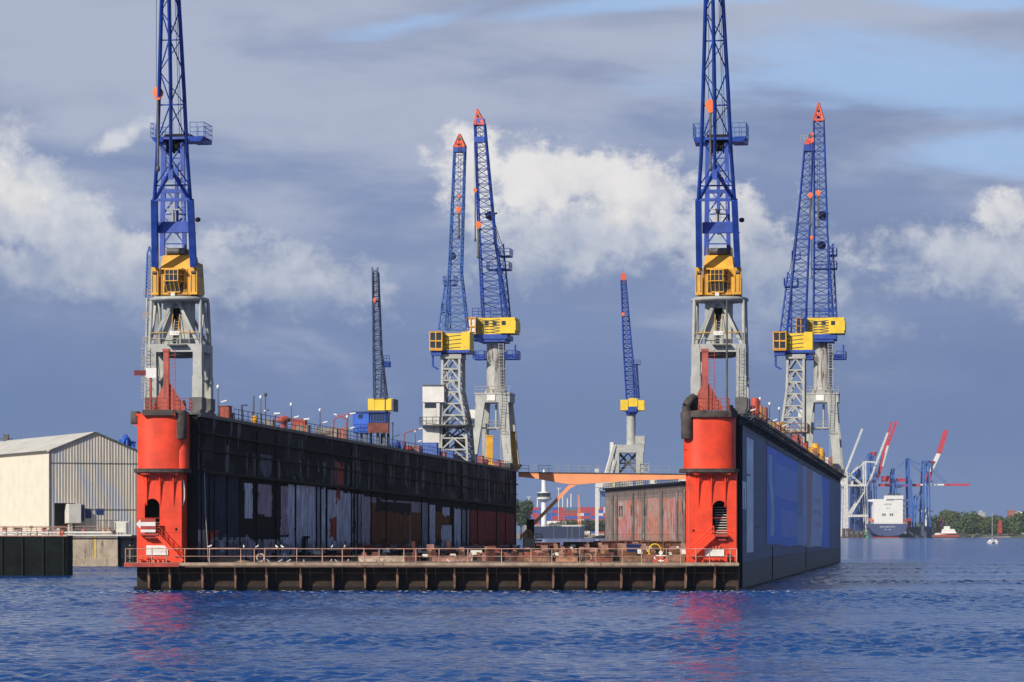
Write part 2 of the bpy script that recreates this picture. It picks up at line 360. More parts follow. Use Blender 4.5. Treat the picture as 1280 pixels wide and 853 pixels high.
# pontoon hull: rusty face above a black waterline band
mb = MB(); dq(mb, XL-.45, XR, YF+1.9, YR, -3, 2.45); D(mb, 'pontoon', PONT)
mb = MB(); mb.box(XL-.47, XR+.02, YF+1.86, YF+1.9, -1, .5); D(mb, 'waterline_band', BLACK)
mb = MB(); dq(mb, XL+4.9, XR-5.0, YF+.02, YR, 2.46, DZ); D(mb, 'deck_plate', DECK)
mb = MB(); mb.box(XL-1.1, XR+.15, YF, YF+1.6, 2.55, DZ+.012); mb.box(XL-1.15, XR+.2, YF-.08, YF, 2.62, DZ+.02)
D(mb, 'walkway', LIP)
mb = MB(); mb.box(XL-1.12, XL+4.3, YF-.1, YF-.081, 2.5, DZ-.02); mb.box(XL-1.2, XL-1.12, YF-.1, YF+6, 2.5, DZ); D(mb, 'walkway_edge', REDD)
mb = MB(); mb.box(XL, XR, YF+1.7, YF+1.89, 1.8, 1.95); D(mb, 'stringer', RUST)
for x in (186, 213, 254, 294, 334, 376, 416, 456, 497, 533, 569, 610, 650, 691, 733, 776, 817, 857, 893):
    X = (x-640)*(YF+1)/F+.16*(hsh(x, 3)-.5); mb = MB()
    mb.hexa([(X-.09, YF+.9, .35), (X+.09, YF+.9, .35), (X+.09, YF+1.89, .35), (X-.09, YF+1.89, .35)], [(X-.09, YF+.75, 1.85), (X+.09, YF+.75, 1.85), (X+.09, YF+1.89, 1.85), (X-.09, YF+1.89, 1.85)])
    mb.hexa([(X-.07, YF+.68, .45), (X+.07, YF+.68, .45), (X+.07, YF+.75, .45), (X-.07, YF+.75, .45)], [(X-.15, YF+.68, 1.75), (X+.13, YF+.68, 1.75), (X+.13, YF+.75, 1.75), (X-.15, YF+.75, 1.75)])
    mb.beam((X, YF+1.2, .9), (X-.0, YF+.15, 2.5), .10, .12)
    mb.beam((X+.9, YF+1.85, 1.0), (X+.9, YF+.4, 2.5), .08, .08)
    D(mb, 'rib', RIBM)
# front railing
mb = MB(); posts = [157, 172, 190, 208, 231, 262, 301, 318, 331, 371, 403, 428, 455, 474, 505, 520, 549, 585, 627, 664, 690, 725, 745, 778, 802, 833, 851, 870, 887, 913, 921]
Yr = YF+.1
for x in posts:
    p = at(x, 686, Yr); mb.tube((p.x, Yr, DZ), (p.x, Yr, 4.3), .055, n=6)
a, b_ = at(157, 686, Yr), at(921, 686, Yr)
for z, r in ((4.3, .05), (3.55, .035)): mb.tube((a.x, Yr, z), (b_.x, Yr, z), r, n=6)
D(mb, 'railing', RAILR)
mb = MB()
for x0, x1 in ((262, 301), (331, 371), (428, 455), (725, 745), (778, 802)):
    p, q_ = at(x0, 0, Yr).x, at(x1, 0, Yr).x
    mb.box(p, q_, Yr-.05, Yr+.05, 4.31, 4.38)
D(mb, 'handrail', RAILR)

# wings -------------------------------------------------------
INNER = mat_attr('weathered_inner_plating', .8, .12, .15); OUTER = mat_attr('painted_outer_plating', .48, .19, .6); PINKW = mat_attr('patchy_pink_plating', .8, .2, .35)
UL0, UL1 = XL+.1, XL+5.15          # left wing
UR0, UR1 = XR-5.1, XR              # right wing
def wing(u0, u1, Y1, nm):
    mb = MB(); Y0 = YF+4.0
    dq(mb, u0+.06, u1-.06, Y0, Y1, DZ-.4, 0, (ztop(Y0)-.15, ztop(Y1)-.15))
    o = D(mb, nm, BLACK)
    return o
wl = wing(UL0, UL1, YL, 'wing_wall'); wr = wing(UR0, UR1, YR, 'wing_wall')
def px_of(Y, X): return 640+F*X/Y
# painted inner face of the left wing
pale = (.72, .78, .98); mauve = (.50, .43, .56); blk = (.010, .012, .018); navy = (.036, .050, .10); brown = (.22, .075, .028); dred = (.36, .065, .065); grey = (.36, .37, .48); redp = (.46, .09, .06)
patches = [  # photo px x0 x1, height z0 z1, colour, ragged edge
 (235, 646, 3, 10.9, navy, 0), (305.5, 315.5, 7.1, 10.6, pale, .1), (323, 340, 7.6, 10.7, mauve, .5), (351, 361, 5.5, 10.7, mauve, .5), (360, 369, 4.2, 11, pale, .8), (368.5, 370, 2, 11, navy, 0),
 (370, 395, 3.3, 11.1, pale, .3), (396.5, 400, 3.6, 11., grey, .2), (401, 407, 3.4, 11, pale, .2), (409.5, 437, 3.4, 10.8, pale, .3), (412, 421, 5.1, 7.6, redp, .8), (420, 425, 9.5, 14, redp, .9),
 (236, 256, 3, 5.6, grey, 1.2), (256, 272, 3, 5.6, redp, 1.6), (262, 310, 3, 5.0, grey, 1.8), (300, 350, 3, 4.8, mauve, 1.6), (351, 369, 3, 5.2, pale, 1.),
 (428, 441, 3.2, 10.8, pale, .3), (444, 451, 3.2, 10.8, grey, .3), (452, 463, 3.2, 10.6, mauve, .3), (463, 526, 3.4, 10.4, grey, .3), (463, 512, 4.2, 9.9, brown, .8), (470, 514, 8.6, 10.2, blk, .5),
 (513, 526, 4.0, 8.9, brown, .5), (527, 535, 3, 10.4, grey, .2), (537, 544, 3, 10.3, pale, .4), (545, 552, 5.2, 9.4, brown, .6), (545, 562, 7.4, 8.6, brown, .4), (552, 565, 3.2, 7.3, pale, .6), (553, 562, 8.7, 10., pale, .3),
 (568, 576, 3.5, 10, pale, .3), (578, 582, 3.5, 10, grey, .4), (583, 587, 3, 10, grey, .4), (588, 620, 2.6, 10, dred, .15), (621.5, 643, 2.6, 10, dred, .15)]
def ledge(Y): return 12.3-(Y-290)*.0083
def paint_inner(u, v):
    Y = 291+u*(YL-291); x = px_of(Y, wx(UL1, Y)); zt = ztop(Y); z = 2.6+v*(zt-2.6); zl = ledge(Y)
    zz = z*11.2/ (zl-.3) if z < zl else z
    c = blk
    if z < zl-.1:
        c = navy if x < 300 else blk
        for x0, x1, z0, z1, cc, rg in patches[1:]:
            e = rg*(fbm(Y*.5, z*1.3, 3)-.5)*2.2; ex = e*2.0*(1 if x > 400 else 1.6)
            if x0+ex < x < x1+ex*.6 and z0+e < zz < z1+e*.3: c = cc
        if zz < 3.9+1.6*fbm(Y*.9, 0, 8) and vn(Y*1.3, z*.4, 5) > .35: c = tuple(k*.45 for k in c)
    else:
        t = fbm(Y*.22, z*.35, 9)
        if t > .58: c = (.032, .036, .045)
        if fbm(Y*.9, z*.22, 4) > .66: c = (.15, .155, .18)
        if 316 < x < 440 and z < zl+2.6 and fbm(Y*.5, z*.3, 14) > .62: c = (.15, .165, .22)
        if 418 < x < 432 and z < zl+3 and fbm(Y*.8, z*.3, 2) > .5: c = redp
        if 560 < x < 640 and fbm(Y*.4, z*.2, 12) > .6: c = (.12, .12, .135)
    st = fbm(Y*2.6, z*.18, 21)
    k = .62+.75*st
    return tuple(a*k for a in c)
painted('plating', INNER, lambda u, v: (wx(UL1, 291+u*(YL-291)), 291+u*(YL-291), 2.6+v*(ztop(291+u*(YL-291))-2.6)), 900, 60, paint_inner, wl, DS)
# ledges, pilasters and pipes standing proud of the inner face
mb = MB()
for off, w, h in ((0, .55, .28), (2.15, .22, .14), (3.9, .35, .18)):
    for k in range(20):
        Y0 = 291+(YL-291)*k/20; Y1 = 291+(YL-291)*(k+1)/20
        a, b_ = ledge(Y0)+off, ledge(Y1)+off
        mb.hexa([(wx(UL1, Y0), Y0, a-h), (wx(UL1+w, Y0), Y0, a-h), (wx(UL1+w, Y1), Y1, b_-h), (wx(UL1, Y1), Y1, b_-h)],
                [(wx(UL1, Y0), Y0, a), (wx(UL1+w, Y0), Y0, a), (wx(UL1+w, Y1), Y1, b_), (wx(UL1, Y1), Y1, b_)])
D(mb, 'ledge', BLACK, wl)
mb = MB()
for x in (241, 262, 268, 284, 300, 321, 345, 369.5, 395.5, 401, 408.5, 439.5, 447, 464, 483, 527, 535.5, 565.5, 577, 583.5, 587.5, 597, 620.7, 632):
    Y = (76.1-.0)/(SK-(x-640)/F); Y = max(292, min(YL-1, Y)); w = .14+.22*hsh(x, 2)
    tp = ledge(Y) if hsh(x, 5) > .35 else ztop(Y)-.6
    mb = MB(); mb.box(wx(UL1, Y), wx(UL1, Y)+.16, Y, Y+w*1.3, 2.9, tp-.3); D(mb, 'pilaster', BLACK, wl)
mb = MB()
for a_, b2, z in ((398, YL-1, 3.55), (415, YL-1, 3.1)):
    mb.tube((wx(UL1+.75, a_), a_, z), (wx(UL1+.75, b2), b2, z), .16, n=8)
for x in range(400, 504, 6): mb.box(wx(UL1+.3, x), wx(UL1+1, x), x, x+.2, DZ, 3.4)
D(mb, 'pipe', PIPEB, wl)
p = at(381.5, 680, 330); Yd = 76.1/(SK-(381.5-640)/F)
mb = MB(); mb.box(wx(UL1, Yd), wx(UL1, Yd)+.2, Yd-1.5, Yd+1.5, 2.95, 5.2); D(mb, 'door', PIPEB, wl)
mb = MB(); mb.box(wx(UL1, Yd), wx(UL1, Yd)+.5, Yd-1.9, Yd+1.9, 5.2, 5.5); mb.box(wx(UL1, Yd), wx(UL1, Yd)+.3, Yd-1.9, Yd-1.5, 2.9, 5.2); mb.box(wx(UL1, Yd), wx(UL1, Yd)+.3, Yd+1.5, Yd+1.9, 2.9, 5.2); D(mb, 'door_frame', BLACK, wl)
mb = MB(); Yc = 291.6; mb.path([(wx(UL1+.5, Yc), Yc, 12.4), (wx(UL1+.6, Yc), Yc, 8), (wx(UL1+.9, Yc), Yc, 3)], .035); D(mb, 'cable', GREY, wl)
# top decks with edge beams
for u0, u1, Y1, w in ((UL0, UL1, YL, wl), (UR0, UR1, YR, wr)):
    mb = MB()
    for k in range(12):
        Y0 = YF+4+(Y1-YF-4)*k/12; Y2 = YF+4+(Y1-YF-4)*(k+1)/12
        dq(mb, u0-.25, u1+.3, Y0, Y2, 0, 0, (ztop(Y0), ztop(Y2)))
        for i in range(4):
            pass
    # only a slab: lift the lower corners
    vs = []
    for i, vtx in enumerate(mb.v):
        if abs(vtx[2]) < 1e-6: vs.append((vtx[0], vtx[1], ztop(vtx[1])-.35))
        else: vs.append(vtx)
    mb.v = vs
    D(mb, 'top_deck', GREYD, w)
def edge_rail(u, Y0, Y1, m, par, post=2.):
    mb = MB(); n = 8
    pts = [(wx(u, Y0+(Y1-Y0)*k/n), Y0+(Y1-Y0)*k/n, ztop(Y0+(Y1-Y0)*k/n)) for k in range(n+1)]
    mb.rail(pts, 1.1, post, .035, 1, 4); return D(mb, 'railing', m, par)
RAILB = mat('bluish_rail_paint', (.06, .09, .2), .6, 0, .4, 1)
edge_rail(UL1+.15, 305, YL-3, RAILB, wl); edge_rail(UL0, 296, YL-3, RAILB, wl)
edge_rail(UR0, 300, YR-3, REDD, wr)

# painted outer face of the right wing: navy plates, white marks and the long banner
def paint_outer(u, v):
    Y = 290.6+u*(YR-290.6); zt = ztop(Y)-1.1; z = .25+v*(zt-.25); x = px_of(Y, wx(UR1, Y))
    c = (.060, .085, .19)
    if int(x/9) % 2: c = (.070, .098, .21)
    if fbm(Y*.05, z*.5, 44) > .6: c = tuple(k*1.25 for k in c)
    if fbm(Y*.5, z*.1, 47) > .68: c = tuple(k*.7 for k in c)
    if abs((z-2.9) % 3.6) < .07: c = (.04, .058, .11)
    if z < 2.75: c = (.022, .028, .026) if z < 1.5 else (.030, .036, .045)
    if z < 2.75 and fbm(Y*.35, z*.25, 48) > .55: c = (.055, .042, .032)
    if 2.75 <= z < 2.95: c = (.015, .018, .03)
    if z < .6+.5*fbm(Y*.3, 1, 3): c = (.02, .026, .018)
    if z > zt-.5: c = (.02, .026, .045)
    if x < 926: c = (.02, .024, .04)
    if Y > 300.6 and Y < 310.8 and 3.9 < z < 15.9:
        c = (.85, .92, .98) if z > 8.1 else (.90, .93, .95)
        if 8.0 < z < 8.15 or 12 < z < 12.1: c = (.2, .24, .3)
    if 291.8 < Y < 299.8 and 8.3 < z < 11.3:
        c = (.78, .85, .93)
        if 293.4 < Y < 294.0 or (296.4 < Y < 297.2 and z < 10.4): c = (.07, .1, .17)
    return tuple(k*(.8+.4*fbm(Y*.15, z*.9, 31)) for k in c)
painted('plating', OUTER, lambda u, v: (wx(UR1, 290.6+u*(YR-290.6))+.03, 290.6+u*(YR-290.6), .25+v*(ztop(290.6+u*(YR-290.6))-1.35)), 620, 70, paint_outer, wr, DS)
def paint_banner(u, v):
    Y = 333+u*174; x = px_of(Y, wx(UR1, Y)); z = v
    base = (.12, .26, .92); c = base
    if x < 967:
        d = abs(x-963.6-1.4*math.sin(v*5)); c = (.48, .58, .85) if d < 1.6+1.2*fbm(v*9, x*.2, 3) and .08 < v < .92 else base
    if 968 < x < 996 and .52 < v < .86: c = (.23, .38, .93)
    if 976 < x < 996 and .10 < v < .40: c = (.22, .36, .88)
    if 996 <= x < 1003: c = (.26, .31, .48) if v > .35 else (.34, .43, .75)
    if 1003 <= x < 1008: c = (.38, .50, .85)
    if 1008 <= x < 1014-(.5-v)*3: c = (.52, .33, .36)
    if 1014-(.5-v)*3 <= x < 1026+2.2*math.sin(v*math.pi):
        c = (.55, .63, .88)
        for zz in (.30, .46, .62):
            if abs(v-zz) < .035 and 1016 < x < 1025 and (math.sin(Y*1.15)+.6*math.sin(Y*2.7+zz*20) > .1): c = (.52, .28, .38)
    return tuple(k*(.92+.16*fbm(Y*.1, v*6, 7)) for k in c)
def banner_pt(u, v):
    Y = 333+u*174; zb = 4.55-1.3*u+.12*math.sin(u*19); zt = 16.1-.95*u
    return (wx(UR1, Y)+.07+.02*math.sin(Y), Y, zb+v*(zt-zb))
painted('banner', OUTER, banner_pt, 500, 60, paint_banner, wr, DS)
mb = MB(); p0 = banner_pt(0, 1); p1 = banner_pt(1, 1)
mb.beam((p0[0]+.02, p0[1], p0[2]+.1), (p1[0]+.02, p1[1], p1[2]+.1), .08, .1)
for u in (.0, .1, .2, .3, .4, .5, .6, .7, .8, .9, 1.): 
    p = banner_pt(u, 1); mb.beam((p[0], p[1], p[2]+.1), (p[0], p[1], ztop(p[1])-1.2), .04)
D(mb, 'banner_fixing', GREYD, wr)
mb = MB()
for Yv in (291.2, 292.2): mb.box(wx(UR1, Yv)+.01, wx(UR1, Yv)+.18, Yv, Yv+.35, .3, 16.9)
for Yv in (343.5, 424.): mb.box(wx(UR1, Yv)+.012, wx(UR1, Yv)+.12, Yv, Yv+.5, .3, 4.3)
D(mb, 'fender_strip', BLACK, wr)
# outer gallery hanging along the top of the right wing
mb = MB(); n = 60
for k in range(n):
    Y0 = 296+(YR-296)*k/n; Y1 = 296+(YR-296)*(k+1)/n; z0, z1 = ztop(Y0), ztop(Y1)
    X0, X1 = wx(UR1, Y0), wx(UR1, Y1)
    for o_, dz_ in ((.3, .02), (.62, -.02), (.95, -.06), (1.25, -.02)): mb.beam((X0+o_, Y0, z0+dz_), (X1+o_, Y1, z1+dz_), .09)
    mb.beam((X0+.05, Y0, z0-.9), (X0+1.25, Y0, z0-.05), .09); mb.beam((X0+.05, Y0, z0-.12), (X0+1.3, Y0, z0-.12), .08)
    mb.beam((X0+1.25, Y0, z0), (X0+1.25, Y0, z0+.6), .05); mb.beam((X0+1.25, Y0, z0+.6), (X1+1.25, Y1, z1+.6), .05)
D(mb, 'gallery', GREYD, wr)
mb = MB(); mb.tube((wx(UR1, 298)+.75, 298, ztop(298)+.12), (wx(UR1, YR-2)+.75, YR-2, ztop(YR)+.12), .12); mb.tube((wx(UR1, 330)+1.05, 330, ztop(330)+.14), (wx(UR1, YR-2)+1.05, YR-2, ztop(YR)+.14), .08)
D(mb, 'pipe', GREY, wr)

# red end towers --------------------------------------------------------------
def xq(px, Y=YF+2): return (px-640)*Y/F
def zq(py, Y=YF+2): return CZ+(HZ-py)*Y/F
def tower(x0, x1, xu0, xu1, ax0, ax1, atop, abot, mirror):
    Yt = YF+2.0          # flat lower face
    tw = MB(); X0, X1 = xq(x0), xq(x1); A0, A1 = xq(ax0), xq(ax1); zt = zq(590); zb = DZ; za = zq(atop); zs = zq(abot); r = (A1-A0)/2; zc = za-r; n = 10
    # front plate around the arch, 6 cm thick
    def plate(xa, xb, z0, z1): tw.box(xa, xb, Yt, Yt+.06, z0, z1)
    plate(X0, A0, zb, zt); plate(A1, X1, zb, zt); plate(A0, A1, zb, zs)
    for k in range(n):
        t0 = math.pi*(1-k/n); t1 = math.pi*(1-(k+1)/n); cx = (A0+A1)/2
        a = (cx+r*math.cos(t0), zc+r*math.sin(t0)); b2 = (cx+r*math.cos(t1), zc+r*math.sin(t1))
        tw.hexa([(a[0], Yt, a[1]), (b2[0], Yt, b2[1]), (b2[0], Yt+.06, b2[1]), (a[0], Yt+.06, a[1])], [(a[0], Yt, zt), (b2[0], Yt, zt), (b2[0], Yt+.06, zt), (a[0], Yt+.06, zt)])
    # side and back plates
    d = 3.2
    tw.hexa([(X0, Yt+.06, zb), (X0+.06, Yt+.06, zb), (X0+.06+SK*d, Yt+d, zb), (X0+SK*d, Yt+d, zb)], [(X0, Yt+.06, zt), (X0+.06, Yt+.06, zt), (X0+.06+SK*d, Yt+d, zt), (X0+SK*d, Yt+d, zt)])
    tw.hexa([(X1-.06, Yt+.06, zb), (X1, Yt+.06, zb), (X1+SK*d, Yt+d, zb), (X1-.06+SK*d, Yt+d, zb)], [(X1-.06, Yt+.06, zt), (X1, Yt+.06, zt), (X1+SK*d, Yt+d, zt), (X1-.06+SK*d, Yt+d, zt)])
    tw.box(X0+.3, X1+.3, Yt+d-.2, Yt+d-.1, zb, zt)
    # vertical and horizontal weld seams
    for fr in ((.12, .31, .62) if not mirror else (.38, .7, .88)): tw.box(X0+(X1-X0)*fr-.02, X0+(X1-X0)*fr+.02, Yt-.02, Yt-.001, zb, zq(662))
    tw.box(X0-.01, X1+.01, Yt-.035, Yt-.001, zq(665.6), zq(664.6))
    for zz in (zq(684), zq(648), zq(606)): tw.box(X0-.008, X1+.008, Yt-.02, Yt-.001, zz, zz+.04)
    # upper drum: rounded front
    U0, U1 = xq(xu0), xq(xu1); zt2 = zq(520); cx = (U0+U1)/2; hw = (U1-U0)/2; m_ = 28
    prof = []
    for k in range(m_+1):
        t = math.pi*(k/m_); c_, s_ = math.cos(t), math.sin(t)
        prof.append((cx-hw*math.copysign(abs(c_)**.75, c_), Yt+1.2-2.1*abs(s_)**.75))
    prof += [(U1+SK*2.5, Yt+3.5), (U0+SK*2.5, Yt+3.5)]
    def ring(pr, z0, z1, b_, smooth):
        k = len(pr); b_.add([(x, y, z0) for x, y in pr]+[(x, y, z1) for x, y in pr], [(i, (i+1) % k, k+(i+1) % k, k+i) for i in range(k)], smooth)
        b_.add([(x, y, z0) for x, y in pr]+[(x, y, z1) for x, y in pr], [tuple(range(k-1, -1, -1)), tuple(range(k, 2*k))])
    ring(prof, zt, zt2, tw, True)
    for zz in (zq(553),): ring([(x, y-.012) for x, y in prof[:-2]]+prof[-2:], zz, zz+.05, tw, False)
    t = D(tw, 'end_tower', RED)
    # fender ring
    fr = MB(); zr0, zr1 = zq(590.8), zq(586); off = .32
    pr = [(cx+(x-cx)*(1+off/hw), y-off*.8) for x, y in prof[:-2]]+[(U1+off, Yt+3), (U0-off, Yt+3)]
    ring(pr, zr0, zr1, fr, False); D(fr, 'fender_ring', RUBBER, t)
    # brackets under the ring
    for f_ in ((.22, .52, .82) if not mirror else (.20, .47, .76)):
        bk = MB(); xb = X0+(X1-X0)*f_; zt3 = zr0-.02; zl = zq(632) if not mirror else zq(634)
        bk.hexa([(xb-.06, Yt-.04, zl), (xb+.06, Yt-.04, zl), (xb+.06, Yt-.001, zl), (xb-.06, Yt-.001, zl)], [(xb-.07, Yt-.42, zt3), (xb+.07, Yt-.42, zt3), (xb+.07, Yt-.001, zt3), (xb-.07, Yt-.001, zt3)])
        for sg in (-1, 1):
            bk.beam((xb+sg*.4, Yt-.4, zt3-.1), (xb+sg*.02, Yt-.06, zt3-1.5), .045, .045)
        bk.beam((xb-.5, Yt-.75, zt3-.14), (xb+.5, Yt-.75, zt3-.14), .1, .1)
        D(bk, 'bracket', RED, t)
    # dark stairwell behind the arch
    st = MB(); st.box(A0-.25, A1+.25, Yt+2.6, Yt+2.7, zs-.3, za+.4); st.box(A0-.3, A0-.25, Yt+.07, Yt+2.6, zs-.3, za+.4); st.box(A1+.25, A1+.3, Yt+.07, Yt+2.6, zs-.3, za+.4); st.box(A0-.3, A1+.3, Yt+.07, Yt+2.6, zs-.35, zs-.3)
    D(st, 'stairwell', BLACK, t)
    st = MB(); k = 11 if mirror else 5; x_a = A0+.35 if mirror else A0+.7
    for i in range(k):
        z = zs+.1+i*.26; st.box(x_a, A1+.1, Yt+.5+i*.12, Yt+.75+i*.12, z, z+.07)
    D(st, 'tread', WHITED if mirror else RUSTL, t)
    return t, X0, X1, Yt, U0, U1
tl, lx0, lx1, Yt, lu0, lu1 = tower(171, 227, 170.5, 233, 181, 199.5, 623.5, 668, False)
tr, rx0, rx1, _, ru0, ru1 = tower(861, 920.5, 855, 920.5, 890.5, 908.5, 626, 668, True)
# rubber fenders at the corners
mb = MB(); mb.box(xq(180), xq(219), Yt-1.25, Yt-.7, zq(520), zq(513)); D(mb, 'fender_bar', RUBBER, tl)
mb = MB(); mb.lathe((xq(226.5), Yt-.2, zq(549)), [(.55, 0), (.6, .1), (.6, 2.7), (.5, 2.85)], 14); D(mb, 'fender_roll', RUBBER, tl)
mb = MB(); mb.lathe((xq(167.5), Yt+1, zq(530)), [(.42, 0), (.48, .08), (.48, 1.2), (.4, 1.3)], 14); D(mb, 'fender_roll', RUBBER, tl)
mb = MB(); mb.prism([(xq(166), zq(531)), (xq(180), zq(531)), (xq(180), zq(537))], Yt+.2, Yt+1.2); mb.lathe((xq(226), Yt+.25, zq(588)), [(.75, 0), (.75, 1.9), (.6, 2.3), (.3, 2.9)], 14)
mb.box(lu0-.04, lu1+.04, Yt+.2, Yt+5, zq(520), zq(517)); D(mb, 'corner_housing', RED, tl)
mb = MB(); 
prr = [(ru0-.12, Yt+4), (ru0-.12, Yt+.2), (ru0+.6, Yt-.9), (ru0+1.6, Yt-1.25), (ru1-1.6, Yt-1.25), (ru1-.6, Yt-.9), (ru1+.15, Yt+.2), (ru1+.15, Yt+4)]
kk = len(prr); mb.add([(x, y, zq(522)) for x, y in prr]+[(x, y, zq(514)) for x, y in prr], [tuple(range(kk-1, -1, -1)), tuple(range(kk, 2*kk))]+[(i, (i+1) % kk, kk+(i+1) % kk, kk+i) for i in range(kk)])
D(mb, 'fender_bar', RUBBER, tr)
mb = MB(); mb.lathe((xq(858.5), Yt-.4, zq(549)), [(.55, 0), (.6, .1), (.6, 2.6), (.5, 2.8)], 14); D(mb, 'fender_roll', RUBBER, tr)
mb = MB(); mb.path([(xq(858.5), Yt-.4, zq(517)), (xq(857), Yt-.4, zq(508)), (xq(861), Yt-.2, zq(502)), (xq(868), Yt+.2, zq(496)), (xq(868), Yt+1, zq(512))], .42, 10); D(mb, 'hose', RUBBER, tr)
mb = MB(); mb.box(xq(855.5), xq(861), Yt-.1, Yt+.8, zq(562), zq(549)); D(mb, 'corner_housing', RED, tr); mb = MB(); mb.box(xq(858), xq(861)-.01, Yt+.3, Yt+.8, DZ, zq(590)); D(mb, 'corner_post', RED, tr)
# roof plates of the towers
for t_, a_, b2 in ((tl, lu0, lu1), (tr, ru0, ru1)):
    mb = MB(); mb.box(a_+.1, b2-.1, Yt+1.5, Yt+5, zq(520), zq(514.5)); D(mb, 'tower_roof', GREYD, t_)
# outside stairs
def stair(t_, top, bot, width, m):
    mb = MB(); top = Vector(top); bot = Vector(bot)
    for o_ in (0, width):
        d = Vector((0, -o_, 0)); mb.beam(top+d, bot+d, .10, .42)
    n = 12
    for i in range(n):
        p = top.lerp(bot, (i+.5)/n); mb.box(p.x-.14, p.x+.14, p.y-width, p.y, p.z-.03, p.z+.03)
    for o_ in (.0, width):
        d = Vector((0, -o_, 0)); 
        for h in (.55, 1.0): mb.tube(top+d+Vector((0, 0, h)), bot+d+Vector((0, 0, h)), .028, n=5)
        for i in range(6):
            p = top.lerp(bot, i/5)+d; mb.tube(p, p+Vector((0, 0, 1.0)), .028, n=5)
    return D(mb, 'stair', m, t_)
stair(tl, (xq(197), Yt-.05, zq(668)), (xq(229), Yt-.05, zq(702)), .7, RED)
stair(tr, (xq(892), Yt-.05, zq(670)), (xq(863), Yt-.05, zq(696)), .7, RED)
mb = MB(); mb.box(xq(176), xq(199), Yt-.9, Yt-.04, zq(669.5), zq(667)); mb.box(xq(183), xq(197), Yt-.7, Yt-.04, zq(673), zq(669.5)); D(mb, 'landing', REDD, tl)
mb = MB(); mb.box(xq(890), xq(909), Yt-.75, Yt-.04, zq(671), zq(668)); mb.prism([(xq(892), zq(671)), (xq(907), zq(671)), (xq(907), zq(676)), (xq(896), zq(676))], Yt-.4, Yt-.04); D(mb, 'landing', REDD, tr)
# arrow sign
mb = MB(); Ys = Yt-1.0; q0 = YF+1
mb.box(xq(176, Ys), xq(194.5, Ys), Ys, Ys+.06, zq(662, Ys), zq(648.5, Ys)); sg = D(mb, 'arrow_sign', REDD, tl)
mb = MB(); mb.prism([(xq(170, Ys), zq(655.3, Ys)), (xq(175.6, Ys), zq(661.2, Ys)), (xq(175.6, Ys), zq(657.8, Ys)), (xq(194.3, Ys), zq(657.8, Ys)), (xq(194.3, Ys), zq(652.8, Ys)), (xq(175.6, Ys), zq(652.8, Ys)), (xq(175.6, Ys), zq(649.4, Ys))], Ys-.03, Ys-.004); mb.box(xq(175.8, Ys), xq(194.4, Ys), Ys-.02, Ys+.06, zq(665.6, Ys), zq(662.2, Ys))
o = mb.build('arrow', WHITE, tl, sub=DS); mb2 = MB()
for xx in (178, 192): mb2.box(xq(xx, Ys), xq(xx+1, Ys), Ys+.07, Yt-.04, zq(664, Ys), zq(663, Ys))
D(mb2, 'sign_mount', REDD, tl)
def text_bars(x0, x1, rows, Y, m, par, sub, sd=1):
    mb = MB(); rnd = random.Random(sd)
    for z, h in rows:
        x = x0
        while x < x1:
            w = h*rnd.uniform(.45, .8)
            if rnd.random() > .12:
                k = rnd.randrange(3); mb.box(x, x+w*.3, Y-.012, Y-.002, z, z+h)
                if k: mb.box(x+w*.3, x+w*.95, Y-.012, Y-.002, z+h*(.7 if k == 1 else .38), z+h*(.95 if k == 1 else .6))
                if k == 2: mb.box(x+w*.65, x+w*.95, Y-.012, Y-.002, z, z+h*.38)
            x += w*1.35
    return mb.build('lettering', m, par, sub=sub)
LET = mat('faded_lettering', (.45, .44, .41), .7, 0, .1, 1); LETW = mat('white_lettering', (.75, .75, .75), .7, 0, .1, 1)
mb = MB(); mb.prism([(xq(183), zq(694)), (xq(210), zq(694)), (xq(210), zq(685.5)), (xq(206), zq(682)), (xq(183), zq(682))], Yt-.12, Yt-.05); D(mb, 'sign_board', WHITE, tl)
text_bars(xq(189.5), xq(204), [(zq(686.3), .17)], Yt-.12, LET, tl, DS, 3); text_bars(xq(186), xq(207), [(zq(691), .2)], Yt-.12, LET, tl, DS, 4)
mb = MB(); mb.box(xq(881), xq(905), Yt-.12, Yt-.05, zq(696), zq(687)); D(mb, 'sign_board', WHITE, tr)
text_bars(xq(887), xq(901), [(zq(690.3), .12)], Yt-.12, LET, tr, DS, 5)
# valves and pipes at the tower feet
mb = MB()
for a_ in (193, 199, 205, 176): mb = MB(); mb.path([(xq(a_), Yt-.1, DZ+.1), (xq(a_), Yt-.35, DZ+.4), (xq(a_+4), Yt-.35, DZ+.35)], .08); mb.lathe((xq(a_), Yt-.4, DZ+.02), [(.18, 0), (.18, .1), (.1, .35)], 8); D(mb, 'valve', REDB, tl)
for a_ in (184, 186.5, 189): mb = MB(); mb.box(xq(a_), xq(a_+1.6), Yt-.5, Yt-.05, DZ+.02, DZ+.55); D(mb, 'locker', REDB, tl)
mb = MB()
for a_ in (884, 887.5, 891, 895, 899): mb = MB(); mb.lathe((xq(a_), Yt-.2, zq(686)), [(.05, 0), (.12, .05), (.12, .2), (.04, .28)], 8); D(mb, 'valve', REDB, tr)
for a_ in (880, 886, 893, 900, 912): mb = MB(); mb.path([(xq(a_), Yt-.1, DZ+.1), (xq(a_), Yt-.35, DZ+.45), (xq(a_+3), Yt-.35, DZ+.3)], .08); D(mb, 'pipe', REDB, tr)
mb = MB()
for a_ in (910, 913): mb = MB(); mb.tube((xq(a_), Yt-.3, DZ), (xq(a_), Yt-.3, zq(693)), .1); D(mb, 'bollard', BLACK, tr)
